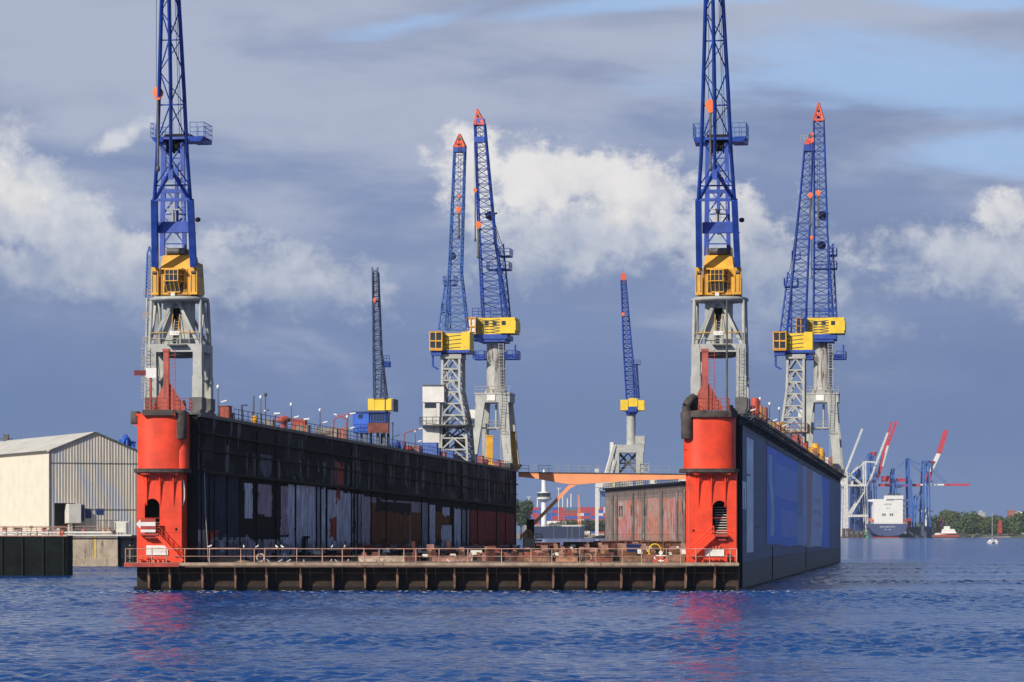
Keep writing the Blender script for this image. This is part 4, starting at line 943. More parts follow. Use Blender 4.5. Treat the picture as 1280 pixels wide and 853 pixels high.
def lattice_tower_crane(px, Y, label, hp, flip, base_py, group):
    """grey lattice tower, yellow house, blue jib"""
    c = Crane(px, Y, ztop(Y), 'lattice_tower_crane', label, group); L = c.L; s = -1 if flip else 1
    X = lambda d: L(px+d, HZ).x; Z = c.z
    D_ = 4.
    # tower: vertical on one side, flaring on the other
    if not flip: TL = [(553, base_py), (553, 447)]; TR = [(586, base_py), (583, 530), (574.5, 488), (574.5, 447)]
    else: TL = [(975, base_py), (977, 535), (983.5, 488), (984.5, 448)]; TR = [(1004.5, base_py), (1004.5, 448)]
    cl = [L(*p) for p in TL]; cr = [L(*p) for p in TR]
    def sh(l, a, b): return [p+Vector((0, a+(b-a)*i/(len(l)-1), 0)) for i, p in enumerate(l)]
    C = [sh(cl, -1.2, 0), sh(cr, -1.2, 0), sh(cr, D_+1.2, D_), sh(cl, D_+1.2, D_)]
    mc, mb_ = MB(), MB(); n = 9
    for ch in C:
        for a, b in zip(ch, ch[1:]): mc.beam(a, b, .36, .36, up=(0, 1, 0))
    ts = [i/n for i in range(n+1)]
    for a, b in ((0, 1), (1, 2), (2, 3), (3, 0)):
        for i in range(n):
            p0, p1, q0, q1 = polyat(C[a], ts[i]), polyat(C[b], ts[i]), polyat(C[a], ts[i+1]), polyat(C[b], ts[i+1])
            mb_.beam(q0, q1, .22); md = (q0+q1)/2; mb_.beam(p0, md, .22); mb_.beam(p1, md, .22)
    c.part(mc, 'tower_post', GREY); c.part(mb_, 'tower_bracing', GREY)
    x0, x1 = cl[-1].x, cr[-1].x; mb = MB(); mb.box(x0-.3, x1+.3, -.3, D_+.3, Z(447)-.2, Z(447)+.5); c.part(mb, 'tower_head', GREY)
    mb = MB(); mb.lathe(((x0+x1)/2, D_/2, Z(446.5)+.3), [(1.6, 0), (2.0, .1), (2.0, .5), (1.7, .7)], 20); mb.box(x0-.9, x1+(1.6), -.6, D_+1, Z(441.5), Z(438)); c.part(mb, 'slewing_base', BLUE)
    mb = MB(); cx0 = X(hp[0]); 
    mb.box(cx0+1.6, X(hp[1]), -.3, 3.2, Z(438)+.02, Z(417)); mb.box(X(hp[1])-1.2, X(hp[1])+.1, -.5, 3.6, Z(438.5), Z(415.5)); hs = c.part(mb, 'machinery_house', YELL)
    mb = MB()
    for k in range(4): mb.beam((cx0+1.9, -.34, Z(436)+k*.62), (X(hp[1])-1.3, -.34, Z(434)+k*.62), .08)
    c.part(mb, 'house_bracing', GREYD, hs)
    # cab
    mb = MB(); a, b = cx0-.2, cx0+1.75; mb.box(a+.12, b-.12, -1.5, .4, Z(435), Z(418)); g_ = c.part(mb, 'cab_glazing', GLASS)
    mb = MB()
    for xx in (a, (a+b)/2, b):
        for yy in (-1.6, .4): mb.beam((xx, yy, Z(437)), (xx, yy, Z(416)), .16)
    for zz in (437, 427, 416):
        for yy in (-1.6, .4): mb.beam((a, yy, Z(zz)), (b, yy, Z(zz)), .2)
        for xx in (a, b): mb.beam((xx, -1.6, Z(zz)), (xx, .4, Z(zz)), .2)
    mb.box(a-.1, b+.1, -1.7, .5, Z(416), Z(415)); mb.box(a-.05, b+.05, -1.65, .45, Z(439), Z(436.5)); c.part(mb, 'cab_frame', YEL, g_)
    mb = MB(); mb.box(a+.1, b-.2, -1.2, .3, Z(445), Z(439)); mb.path([(a+.3, -.5, Z(445)), (a+.3, -.5, Z(458)), (a+1.2, -.5, Z(462))], .15); c.part(mb, 'cab_bracket', BLUE)
    return c
# B: left wing, lattice tower
grp = 'lattice tower cranes on the dock wings'
B = lattice_tower_crane(566, 453, 'blue-jibbed crane on grey lattice tower beside the white lift shaft, left wing', (-25, 21), False, 577, grp)
L = B.L
C = jib4(B, (556, 412), (583, 412), (567.5, 183), (580.5, 183), mids=([(561, 330, .3)], [(575.5, 340, .3)]), d0=2.4, d1=1.4, n=22, m=BLUE2)
jib_head(B, C, 1.9, REDB)
mb = MB(); a = C[0][-1]; mb.box(a.x-.1, C[1][-1].x+.1, a.y-.1, a.y+1.5, a.z-.9, a.z+.1); B.part(mb, 'head_box', BLUE)
mc, mb_ = MB(), MB(); lattice(mc, mb_, [[L(548, 412, 3), L(557, 350, 3)], [L(563, 412, 3), L(563, 350, 3)], [L(563, 412, 4.6), L(563, 350, 4)], [L(548, 412, 4.6), L(557, 350, 4)]], 6, .26, .12); B.part(mc, 'back_frame_post', BLUE2); B.part(mb_, 'back_frame_bracing', BLUE2)
ladder_bal(B, 551, 565, 354, 2, 5, BLUE2); ladder_bal(B, 549, 556, 388, 2, 4, BLUE2)
hook(B, 573.5, 262, -4, 297, size=1.1, top=(575, 178, -3.2)); hook(B, 574.5, 245, -3.8, 250, size=.6)
ladder_bal(B, 529, 586, 532, -3, 5.5, GREYD, nm='service_platform')
mb = MB(); p = L(565, 320, .8); mb.disc_y((p.x, p.z), .6, p.y, p.y+.6); B.part(mb, 'rope_sheave', BLACK)
# lift shaft next to it: a thing of its own
lf = thing('lift_shaft', 'tall white box-topped lift shaft standing on the left wing deck', 'lift tower', tuple(at(541, 572, 452)))
ls = tuple(lf.location); P = lambda px, py: at(px, py, 452)
mb = MB(); a, b = P(528.5, 568), P(549.5, 503); mb.box(a.x, b.x, 452, 456, ztop(452)-.02, b.z); mb.build('shaft_wall', WHITED, lf, sub=ls)
mb = MB(); a, b = P(528.2, 503), P(555, 482.5); mb.box(a.x, b.x, 451.8, 457, a.z, b.z); mb.build('top_box', WHITE, lf, sub=ls)
mb = MB(); a, b = P(531, 510), P(545, 504); mb.box(a.x, b.x, 451.93, 451.99, a.z, b.z); mb.build('window', GLASS, lf, sub=ls)
mb = MB(); a, b = P(532, 528), P(545, 512); mb.box(a.x, b.x, 451.93, 451.99, a.z, b.z); mb.build('door', WHITED, lf, sub=ls)
mb = MB(); a, b = P(528, 483), P(555.5, 482); mb.box(a.x, b.x, 451.7, 457.1, a.z, b.z+.1); mb.build('roof_edge', GREYD, lf, sub=ls)
mb = MB(); mb.beam(at(553, 556, 453), at(585, 536, 453), .3); mb.beam(at(553, 536, 453), at(585, 556, 453), .3); mb.beam(at(537, 536, 453), at(552, 556, 453), .3)
mb.box(*(at(553, 0, 0).x*0+at(553, 575, 453).x, at(557, 575, 453).x), 453, 456, ztop(453), at(0, 532, 453).z)
mb.box(at(568, 0, 455).x, at(582, 0, 455).x, 455, 458, at(0, 560, 455).z, at(0, 545, 455).z); mb.build('under_bracing', GREYD, lf, sub=ls)

Fc = lattice_tower_crane(993, 445, 'blue-jibbed crane on grey lattice tower, right wing, left of the column crane', (-24, 22), True, 582, grp)
L = Fc.L
C = jib4(Fc, (983, 417), (1006, 417), (1006, 180), (1016, 178), mids=([(990, 350, .3)], [(1009, 350, .3)]), d0=2.4, d1=1.3, n=24, m=BLUE)
jib_head(Fc, C, 1.6, REDB, .6)
mb = MB(); a = C[0][-1]; mb.box(a.x-.1, C[1][-1].x+.1, a.y-.1, a.y+1.5, a.z-1.1, a.z+.1); Fc.part(mb, 'head_box', BLUE)
mb = MB(); p = L(1001, 172, -3); mb.rail([(p.x, p.y, p.z-.6), (p.x+1.1, p.y, p.z-.6)], .9, .5, .04, 1, 4); Fc.part(mb, 'head_platform', GREY)
mc, mb_ = MB(), MB(); lattice(mc, mb_, [[L(975, 417, 3), L(985, 340, 3)], [L(989, 417, 3), L(990, 340, 3)], [L(989, 417, 4.6), L(990, 340, 4)], [L(975, 417, 4.6), L(985, 340, 4)]], 7, .26, .12); Fc.part(mc, 'back_frame_post', BLUE); Fc.part(mb_, 'back_frame_bracing', BLUE)
ladder_bal(Fc, 979, 996, 356, 2, 5, BLUE); ladder_bal(Fc, 989, 999, 322, 2, 3.5, BLUE)
mb = MB(); mb.tube(L(987, 340, 3), L(1000, 260, 0), .05, n=4); mb.tube(L(989, 340, 3), L(1006, 182, -2), .04, n=4); Fc.part(mb, 'luffing_rope', BLACK)
hook(Fc, 1013, 244, -4, 282, size=1., top=(1014, 178, -3.2)); hook(Fc, 1014.5, 297, -4, 348, size=.7, top=(1014, 244, -3.6))
ladder_bal(Fc, 972, 1010, 540, -2, 5, RUSTL, nm='service_platform')

def column_crane(px, Y, zb, label, o, group, m=BLUE):
    """round grey column on a splayed portal; o maps the right-hand crane pixels"""
    c = Crane(px, Y, zb, 'column_crane', label, group); L = c.L; Z = c.z; X = lambda p: c.x(p)
    D_ = 6.; k = .138/.138
    # portal: head beam, four splayed legs
    hx0, hx1 = X(px-23), X(px+20); mb = MB(); mb.box(hx0, hx1, 0, D_, Z(503), Z(492)); 
    mb.box(hx0-.1, hx1+.1, -.1, D_+.1, Z(493), Z(491)); hd = c.part(mb, 'portal_head', GREY)
    mb = MB(); mb.box(X(px-8), X(px+2), -.16, -.101, Z(501), Z(493.5)); c.part(mb, 'name_board', WHITE, hd)
    mb = MB(); mb.rail([(hx0, 0, Z(491)), (hx1, 0, Z(491))], 1.1, 1.2, .05, 1, 4); c.part(mb, 'railing', GREY, hd)
    for a0, a1, b0, b1, ly in ((px-22, px-11, px-28, px-21, 0), (px+6, px+18, px+14, px+24, 0), (px-20, px-11, px-22, px-16, D_), (px+8, px+18, px+16, px+25, D_)):
        mb = MB(); zt = Z(503); zbm = .9
        t0, t1, u0, u1 = X(a0), X(a1), X(b0), X(b1); y1 = ly+(.9 if ly == 0 else -.9); ys = -1.2 if ly == 0 else 1.2
        mb.hexa([(u0, min(ly+ys, y1+ys), zbm), (u1, min(ly+ys, y1+ys), zbm), (u1, max(ly+ys, y1+ys), zbm), (u0, max(ly+ys, y1+ys), zbm)], [(t0, min(ly, y1), zt), (t1, min(ly, y1), zt), (t1, max(ly, y1), zt), (t0, max(ly, y1), zt)])
        c.part(mb, 'leg', GREY)
        mb = MB(); yc = (ly+y1)/2+ys; mb.box(u0-.2, u1+.2, yc-1.4, yc+1.4, .4, .9)
        for w in (-1, -.35, .35, 1): mb.tube((u0, yc+w, .3), (u1, yc+w, .3), .3, n=10)
        c.part(mb, 'bogie', GREYD)
    # column with flared foot
    r = (X(px+11)-X(px-12))/2; cx = (X(px+11)+X(px-12))/2; z0, z1 = Z(491), Z(428)
    mb = MB(); mb.lathe((cx, D_/2, z0), [(r*1.22, 0), (r*1.22, .25), (r*1.02, .7), (r, 1.2), (r, z1-z0-.3), (r*1.03, z1-z0)], 28); c.part(mb, 'column', GREYR)
    # blue turntable deck, house, cab
    mb = MB(); mb.lathe((cx, D_/2, z1), [(r*1.05, 0), (r*1.25, .3), (r*1.25, Z(421)-z1)], 24); mb.box(X(px-31), X(px+17), -.4, D_+1, Z(424), Z(418)); mb.box(X(px-19), X(px+14), -.2, D_, Z(427.5), Z(424)); c.part(mb, 'turntable_deck', m)
    mb = MB(); mb.box(X(px-20), X(px+9), -.2, 4.4, Z(418)+.02, Z(397.5)); hs = c.part(mb, 'machinery_house', YELL)
    mb = MB(); mb.box(X(px+9), X(px+27.5), -.8, 4.6, Z(418)+.1, Z(397.6)); mb.box(X(px+26), X(px+28.5), -.9, 4.7, Z(414), Z(402)); c.part(mb, 'counterweight', YELL)
    mb = MB()
    for a_ in (px-11, px-1, px+11): mb.box(X(a_), X(a_+5), -.84 if a_ > px+9 else -.24, -.81 if a_ > px+9 else -.21, Z(407), Z(402))
    c.part(mb, 'window', GLASS, hs)
    mb = MB()
    for i in range(5): mb.beam((X(px-18), -.26, Z(417)+i*.5), (X(px+8), -.26, Z(414)+i*.5), .07); mb.beam((X(px-18), -.27, Z(414)+i*.5), (X(px+8), -.27, Z(417)+i*.5), .06)
    c.part(mb, 'house_grille', GREYD, hs)
    a, b = X(px-32), X(px-20.5); mb = MB(); mb.box(a+.1, b-.1, -1.9, .8, Z(416), Z(400)); cb = c.part(mb, 'cab_glazing', GLASS if o else WHITED)
    mb = MB()
    for xx in (a, (a+b)/2, b):
        for yy in (-2, .8): mb.beam((xx, yy, Z(418)), (xx, yy, Z(398.5)), .16)
    for zz in (418, 409, 398.5):
        for yy in (-2, .8): mb.beam((a, yy, Z(zz)), (b, yy, Z(zz)), .2)
        for xx in (a, b): mb.beam((xx, -2, Z(zz)), (xx, .8, Z(zz)), .2)
    mb.box(a-.1, b+.1, -2.1, .9, Z(398.5), Z(397.5)); c.part(mb, 'cab_frame', YEL, cb)
    # side platforms on the column
    for p0, p1, y0_, y1_ in ((px-26, px-12, 440, 449), (px+12, px+29, 440, 449)):
        mb = MB(); mb.box(X(p0), X(p1), 0, 4, Z(449), Z(448)); mb.box(X(p0)+.3, X(p1)-.3, 1.5, 3, Z(448), Z(443)); mb.rail([(X(p0), 4, Z(448)), (X(p0), 0, Z(448)), (X(p1), 0, Z(448)), (X(p1), 4, Z(448))], 1.3, .9, .06, 1, 4); c.part(mb, 'side_platform', m)
    mb = MB(); p_ = X(px+26); mb.tube((p_, 1, Z(448)), (p_, 1, Z(431)), .15); c.part(mb, 'stub_mast', m)
    mb = MB(); mb.rail([(X(px-26), -.2, Z(397)), (X(px+18), -.2, Z(397))], 1.6, 1.1, .06, 2, 4); c.part(mb, 'roof_railing', m)
    # stair down the side
    mb = MB(); xa = X(px+10)
    for s_ in (0, .8): mb.tube((xa+s_, -.6, 1), (xa+s_-.4, -.6, Z(430)), .06, n=5)
    z_ = 1.
    while z_ < Z(430): mb.box(xa-.4*z_/Z(430), xa+.8-.4*z_/Z(430), -.64, -.56, z_, z_+.06); z_ += .5
    for zz in (440, 462, 488, 512, 540): mb.path([(xa-.2, -.5, Z(zz)), (xa-.2, -1.3, Z(zz)), (xa+1, -1.3, Z(zz)), (xa+1, -.5, Z(zz))], .06, 4)
    c.part(mb, 'ladder', GREY)
    mb = MB(); mb.box(hx0-1.1, hx0-.1, .5, 2.2, Z(524), Z(512)); c.part(mb, 'switch_cabinet', WHITED)
    mb = MB(); mb.beam((X(px-16), 1, Z(535)), (X(px+16), 1, Z(535)), .25); mb.beam((X(px-16), D_, Z(535)), (X(px+16), D_, Z(535)), .25); mb.tube((X(px+1), 2, Z(535)), (X(px+1), 2, Z(505)), .2); mb.box(X(px-8), X(px+8), .8, 4, Z(535), Z(534)); mb.rail([(X(px-8), .8, Z(534)), (X(px+8), .8, Z(534))], 1.1, 1, .05, 1, 4)
    c.part(mb, 'inner_platform', GREY)
    return c
grp2 = 'round column cranes on the far dock wing ends'
Cc = column_crane(617, 497.5, ztop(497), 'crane with round grey column and yellow house at the far end of the left wing', 0, grp2)
L = Cc.L
C = jib4(Cc, (602.5, 397), (633, 397), (593, 155), (605, 155), mids=([(597, 280, .5)], [(618, 300, .4)]), d0=2.6, d1=1.6, n=26, m=BLUE, wc=.30, wb=.12)
jib_head(Cc, C, 2.6, REDB, -.5)
mb = MB(); a = C[0][-1]; mb.box(a.x, C[1][-1].x, a.y, a.y+1.4, a.z-.2, a.z+.9); mb.box(a.x, C[1][-1].x+.1, a.y, a.y+1, a.z-3.2, a.z-2.2); Cc.part(mb, 'head_box', BLUEB)
mc, mb_ = MB(), MB(); lattice(mc, mb_, [[L(628, 397, 3), L(620, 305, 3)], [L(638, 397, 3), L(629, 305, 3)], [L(638, 397, 5), L(629, 305, 4.4)], [L(628, 397, 5), L(620, 305, 4.4)]], 9, .3, .14); Cc.part(mc, 'back_frame_post', BLUE); Cc.part(mb_, 'back_frame_bracing', BLUE)
ladder_bal(Cc, 620, 635, 318, 2, 5.5, BLUE); ladder_bal(Cc, 606, 634, 335, 2, 5.5, BLUE); 
mb = MB(); p = L(613, 270, 2); mb.disc_y((p.x, p.z), .8, p.y-.5, p.y+.5); mb.beam((p.x-1, p.y, p.z+.4), (p.x+1.2, p.y, p.z+.4), .3); mb.tube(L(616, 270, 3), L(624, 305, 3), .06, n=4); mb.tube(L(615, 268, 3), L(627, 305, 3), .06, n=4); Cc.part(mb, 'rope_sheave', BLACK)
hook(Cc, 598, 281, -5, 322, size=1.4, top=(599, 160, -3.8)); hook(Cc, 594, 238, -5, 301, size=.9, top=(594, 150, -3.8))
Gc = column_crane(1028, 533, ztop(533), 'crane with round grey column and yellow house at the far end of the right wing', 1, grp2)
L = Gc.L
C = jib4(Gc, (1016.5, 397), (1041, 397), (1017, 150), (1029.5, 150), mids=([(1017.5, 280, .5)], [(1034, 290, .4)]), d0=2.6, d1=1.6, n=26, m=BLUE, wc=.30, wb=.12)
jib_head(Gc, C, 3.2, REDB, 0)
mc, mb_ = MB(), MB(); lattice(mc, mb_, [[L(1036, 397, 3), L(1035, 305, 3)], [L(1046, 397, 3), L(1041, 305, 3)], [L(1046, 397, 5), L(1041, 305, 4.4)], [L(1036, 397, 5), L(1035, 305, 4.4)]], 9, .3, .14); Gc.part(mc, 'back_frame_post', BLUE); Gc.part(mb_, 'back_frame_bracing', BLUE)
ladder_bal(Gc, 1034, 1045, 317, 2, 5.5, BLUE); ladder_bal(Gc, 1013, 1045, 334, 2, 5.5, BLUE)
mb = MB(); p = L(1029, 270, 2); mb.disc_y((p.x, p.z), .9, p.y-.5, p.y+.5); mb.disc_y((p.x-.3, p.z-5.5), .8, p.y-.5, p.y+.5); mb.beam((p.x-1, p.y, p.z+.4), (p.x+1, p.y, p.z+.4), .3); Gc.part(mb, 'rope_sheave', BLACK)
hook(Gc, 1023, 241, -5, 284, size=1.2, top=(1024, 155, -3.8))

def pillar_set(items, Y, z0, name, label, m, group=None):
    for i, (px, w, top, tilt) in enumerate(items):
        a = at(px, 0, Y+i*.7); zt = CZ+(HZ-top)*Y/F; mb = MB()
        mb.hexa([(-w/2, 0, 0), (w/2, 0, 0), (w/2, w, 0), (-w/2, w, 0)], [(-w/2+tilt, 0, zt-z0), (w/2+tilt, 0, zt-z0), (w/2+tilt, w, zt-z0), (-w/2+tilt, w, zt-z0)])
        mb.box(-w/2+tilt-.1, w/2+tilt+.1, -.1, w+.1, zt-z0, zt-z0+.2); mb.box(-w*.8, w*.8, -.3, w+.3, 0, .5)
        whole(name, mb, m, (a.x, Y+i*.7, z0), label[i], 'buffer post', group)
pillar_set([(612, 1.1, 546, 0)], 489, ztop(489), 'guide_post', ['slim yellow guide post inside the portal of the left column crane'], YEL)
pillar_set([(645, .9, 541, -.6)], 499, ztop(499), 'guide_post', ['rusty yellow leaning post at the far tip of the left wing'], mat('rusty_yellow', (.45, .24, .04), .7, 0, .3, .6, rust=.5, rustc=(.16, .06, .03)))

# D: small crane with blue cabin
Dc = Crane(466, 394, ztop(394), 'rail_crane', 'small crane with dark lattice jib and blue cabin, middle of the left wing', None); L = Dc.L; X = Dc.x; Z = Dc.z
DJ = mat('dark_jib_paint', (.06, .085, .17), .6, 0, .4, .9, rust=.3, rustc=(.08, .05, .04))
mb = MB(); mb.box(X(441), X(461), 0, 3.6, Z(541), Z(516)); mb.box(X(461), X(481), .2, 3.6, Z(528), Z(516)); cb = Dc.part(mb, 'cabin', BLUEB)
mb = MB(); mb.box(X(440), X(482), -.15, 3.8, Z(516), Z(514.5)); Dc.part(mb, 'cabin_roof', PIPEB, cb)
mb = MB(); mb.box(X(448), X(453), -.04, -.005, Z(523), Z(518)); 
for k in range(5): mb.box(X(463+k*3.6), X(465.6+k*3.6), .15, .19, Z(527), Z(518))
Dc.part(mb, 'window', GLASS, cb)
mb = MB(); mb.box(X(461), X(486.5), -.6, .19, Z(541.5), Z(529)); Dc.part(mb, 'ballast_box', mat('rusty_red_plate', (.17, .045, .035), .75, 0, .4, 1, rust=.5), cb)
mb = MB(); mb.rail([(X(444), -.6, Z(541)), (X(460), -.6, Z(541))], 1.1, .8, .04, 1, 4); mb.beam((X(444), -.5, Z(556)), (X(448), -.3, Z(540)), .08); Dc.part(mb, 'cabin_rail', BLUE, cb)
mb = MB()
for a_ in (444, 456, 470, 478):
    for ly in (.3, 3.2): mb.box(X(a_), X(a_+3), ly, ly+.3, .3, Z(541))
mb.box(X(443), X(483), .3, 3.4, .25, .5)
for a_ in (444, 450, 472, 478): mb.tube((X(a_), .1, .3), (X(a_), .5, .3), .28, n=10)
Dc.part(mb, 'undercarriage', GREYD)
mb = MB(); mb.lathe((X(474), 1.8, Z(516)), [(.9, 0), (.9, .3), (.6, .5)], 14); Dc.part(mb, 'turntable', WHITED)
mb = MB(); mb.box(X(459.5), X(491), .2, 3.4, Z(513), Z(498.5)); mb.box(X(467), X(467.6), .15, .19, Z(513), Z(498.5)); Dc.part(mb, 'counterweight', YELL)
mb = MB(); mb.box(X(489), X(491.6), .1, 3.5, Z(514), Z(499)); mb.box(X(459), X(482), .1, .19, Z(514.5), Z(513)); mb.box(X(480.5), X(481.6), .12, .19, Z(513), Z(498.5)); Dc.part(mb, 'counterweight_frame', GREYD)
C = jib4(Dc, (467, 498), (482, 498), (465.5, 340), (472, 340), mids=([(466.3, 440, .4)], [(475.5, 440, .4)]), d0=1.5, d1=.8, n=26, m=DJ, wc=.20, wb=.09)
mb = MB(); a = C[0][-1]; mb.beam(a, a+Vector((0, 0, .6)), .2); b_ = C[1][-1]; mb.beam(b_, b_+Vector((0, 0, .6)), .2); mb.beam(a+Vector((0, 0, .1)), b_+Vector((0, 0, .1)), .25); Dc.part(mb, 'jib_head', DJ)
mc, mb_ = MB(), MB(); lattice(mc, mb_, [[L(476, 498, 2.2), L(477, 452, 2.2)], [L(481, 498, 2.2), L(480, 452, 2.2)], [L(481, 498, 3.), L(480, 452, 3.)], [L(476, 498, 3.), L(477, 452, 3.)]], 6, .2, .09); Dc.part(mc, 'back_frame_post', DJ); Dc.part(mb_, 'back_frame_bracing', DJ)
mb = MB(); mb.box(X(477), X(483.5), 1.6, 3, Z(458), Z(451)); mb.rail([(X(477), 1.6, Z(451)), (X(484), 1.6, Z(451))], .8, .5, .03, 1, 4); Dc.part(mb, 'winch_box', BLUEB)
hook(Dc, 468.5, 375, -3, 380, size=.7, m=REDB, top=(469, 340, -2.8))

# H: crane on the second dock
def second_wall(Y): return 30+.14*(860-Y)
H = Crane(788, 850, 19.2, 'column_crane', 'small-looking blue crane on round grey column above the orange bridge', None, rz=R(-4)); L = H.L; X = H.x; Z = H.z
mb = MB(); mb.box(X(766), X(805), 0, 6, Z(566), Z(556)); mb.box(X(794), X(806), -.1, 6, Z(556), Z(545)); mb.box(X(762), X(768), 0, 4, Z(573), Z(553)); hd = H.part(mb, 'portal_head', GREY)
for a_, w in ((766, 8), (795, 9)):
    for ly in (0, 5):
        mb = MB(); mb.box(X(a_), X(a_+w), ly, ly+1.5, 0.02, Z(566)); H.part(mb, 'leg', GREY)
mb = MB()
for s_ in range(2): mb.beam((X(774), 3+s_, Z(590)), (X(795), 3+s_, Z(567)), .7); mb.beam((X(795), 3+s_, Z(590)), (X(774), 3+s_, Z(567)), .7); mb.beam((X(774), 3+s_, Z(578)), (X(784), 3+s_, Z(567)), .4); mb.beam((X(795), 3+s_, Z(578)), (X(785), 3+s_, Z(567)), .4)
mb.beam((X(774), 3, Z(579)), (X(795), 3, Z(579)), .4); H.part(mb, 'portal_bracing', GREYD)
mb = MB(); mb.beam((X(768), 0, Z(556)), (X(758), -1, Z(592)), .9); mb.beam((X(769), 0, Z(575)), (X(764), -.5, Z(592)), .7); mb.beam((X(760), -.6, Z(583)), (X(768), -.2, Z(583)), .5); mb.box(X(763), X(767), -.5, 2, Z(594), Z(553)); H.part(mb, 'side_mast', WHITED)
mb = MB(); mb.rail([(X(800), -.2, Z(590)), (X(811), -.2, Z(590))], 2.4, 1.5, .12, 1, 4); mb.box(X(800), X(811), -.3, 2, Z(591), Z(590)); H.part(mb, 'side_platform', GREY)
mb = MB(); mb.lathe(((X(783)+X(794))/2, 3, Z(563)), [(1.9, 0), (1.6, 1.2), (1.35, 2.5), (1.35, Z(517)-Z(563))], 20); H.part(mb, 'column', GREY)
mb = MB(); mb.hexa([(X(783), 1, Z(518)), (X(794), 1, Z(518)), (X(794), 5, Z(518)), (X(783), 5, Z(518))], [(X(780), 0, Z(511)), (X(800), 0, Z(511)), (X(800), 6, Z(511)), (X(780), 6, Z(511))]); mb.box(X(785), X(796), -.3, .2, Z(515), Z(508.6)); H.part(mb, 'turntable_deck', BLUE)
mb = MB(); mb.box(X(785.5), X(797), -.2, 6, Z(508.5), Z(498)); mb.box(X(775.5), X(784.8), 0, 6, Z(513), Z(500)); mb.box(X(797.5), X(805.5), 0, 6, Z(513), Z(500.5)); H.part(mb, 'machinery_house', YELL)
C = jib4(H, (783, 498), (796, 498), (776.5, 350), (782, 350), mids=([(779, 430, .5)], [(789, 430, .4)]), d0=2.2, d1=1.2, n=26, m=BLUE, wc=.5, wb=.2)
mb = MB(); a = C[0][-1]; b_ = C[1][-1]; mb.box(a.x-.1, b_.x+.1, a.y, a.y+1.2, a.z-.2, a.z+1.9); H.part(mb, 'jib_head', REDB)
mc, mb_ = MB(), MB(); lattice(mc, mb_, [[L(793, 498, 2.2), L(791, 455, 2.2)], [L(799, 498, 2.2), L(796, 455, 2.2)], [L(799, 498, 4), L(796, 455, 4)], [L(793, 498, 4), L(791, 455, 4)]], 6, .45, .2); H.part(mc, 'back_frame_post', BLUE); H.part(mb_, 'back_frame_bracing', BLUE)
ladder_bal(H, 789, 800, 455, 1, 4, BLUE)
hook(H, 779, 393, -4, 396, size=1.3, top=(779.5, 350, -3.2))

# blue-topped slender crane seen past the left edge of the near one
K = Crane(187, 470, 5.6, 'quay_crane', 'slender blue and grey quay crane half hidden behind the left portal crane', None, rz=0); L = K.L
mc, mb_ = MB(), MB(); lattice(mc, mb_, [[L(182, 372), L(184, 318)], [L(191, 372), L(189.5, 318)], [L(191, 372, 1.4), L(189.5, 318, 1)], [L(182, 372, 1.4), L(184, 318, 1)]], 12, .26, .1)
K.part(mc, 'jib_chord', BLUE2); K.part(mb_, 'jib_bracing', BLUE2)
mb = MB(); p = L(186.8, 309); 
for q_ in (L(184, 318), L(189.5, 318), L(189.5, 318, 1), L(184, 318, 1)): mb.beam(q_, p, .22)
K.part(mb, 'jib_head', BLUE2)
mc, mb_ = MB(), MB(); lattice(mc, mb_, [[L(178, 690), L(184, 372)], [L(196, 690), L(190, 372)], [L(196, 690, 3), L(190, 372, 2)], [L(178, 690, 3), L(184, 372, 2)]], 26, .4, .16)
K.part(mc, 'tower_post', GREY); K.part(mb_, 'tower_bracing', GREY)
mb = MB()
for py in (372, 400, 430, 455, 480): p = L(181, py); mb.rail([(p.x-.2, -.4, p.z), (p.x+2.0, -.4, p.z)], 1.1, .7, .04, 1, 4)
K.part(mb, 'landing_railing', YEL)

# ------------------------------------------------------------------ orange bridge between the wings
YB = 505.6
br = thing('swing_bridge', 'orange plate girder footbridge with a slanting strut between the far wing ends', 'footbridge', tuple(at(650, 675, YB)))
bs = tuple(br.location)
pp = lambda x, y: (at(x, y, YB).x, at(x, y, YB).z)
mb = MB(); top = [(648, 591), (700, 591.2), (780, 592), (860, 593.5), (1000, 595)]
bot = [(648, 596), (667, 598), (706, 604.8), (721, 606), (746, 604), (800, 600.5), (857, 599), (1000, 602)]
# web as vertical slices so that it stays clean
xs = sorted(set([p[0] for p in top+bot]+list(range(655, 1000, 12))))
def itp(tb, x):
    for a, b in zip(tb, tb[1:]):
        if a[0] <= x <= b[0]: return a[1]+(b[1]-a[1])*(x-a[0])/(b[0]-a[0])
for a, b in zip(xs, xs[1:]):
    q4 = [pp(a, itp(bot, a)), pp(b, itp(bot, b)), pp(b, itp(top, b)), pp(a, itp(top, a))]; mb.prism(q4, YB, YB+1.6)
g_ = mb.build('girder', ORANGE, br, sub=bs)
mb = MB(); mb.prism([pp(650, 670), pp(711, 606.5), pp(722, 606), pp(713, 610.5), pp(660, 665.5), pp(650, 676)], YB+.1, YB+1.4); mb.build('strut', ORANGE, br, sub=bs)
mb = MB(); p0 = at(648, 591, YB); p1 = at(1000, 595, YB); mb.box(p0.x, p1.x, YB-.12, YB+1.8, p0.z-.35, p0.z-.2) if False else None
mb.hexa([(p0.x, YB-.15, p0.z+.002), (p1.x, YB-.15, p1.z+.002), (p1.x, YB+1.75, p1.z+.002), (p0.x, YB+1.75, p0.z+.002)], [(p0.x, YB-.15, p0.z+.14), (p1.x, YB-.15, p1.z+.14), (p1.x, YB+1.75, p1.z+.14), (p0.x, YB+1.75, p0.z+.14)])
mb.build('walkway', GREYD, br, sub=bs)
mb = MB(); mb.rail([(p0.x, YB, p0.z+.14), (p1.x, YB, p1.z+.14)], 1.15, 1.8, .035, 1, 4); mb.build('railing', GREY, br, sub=bs)

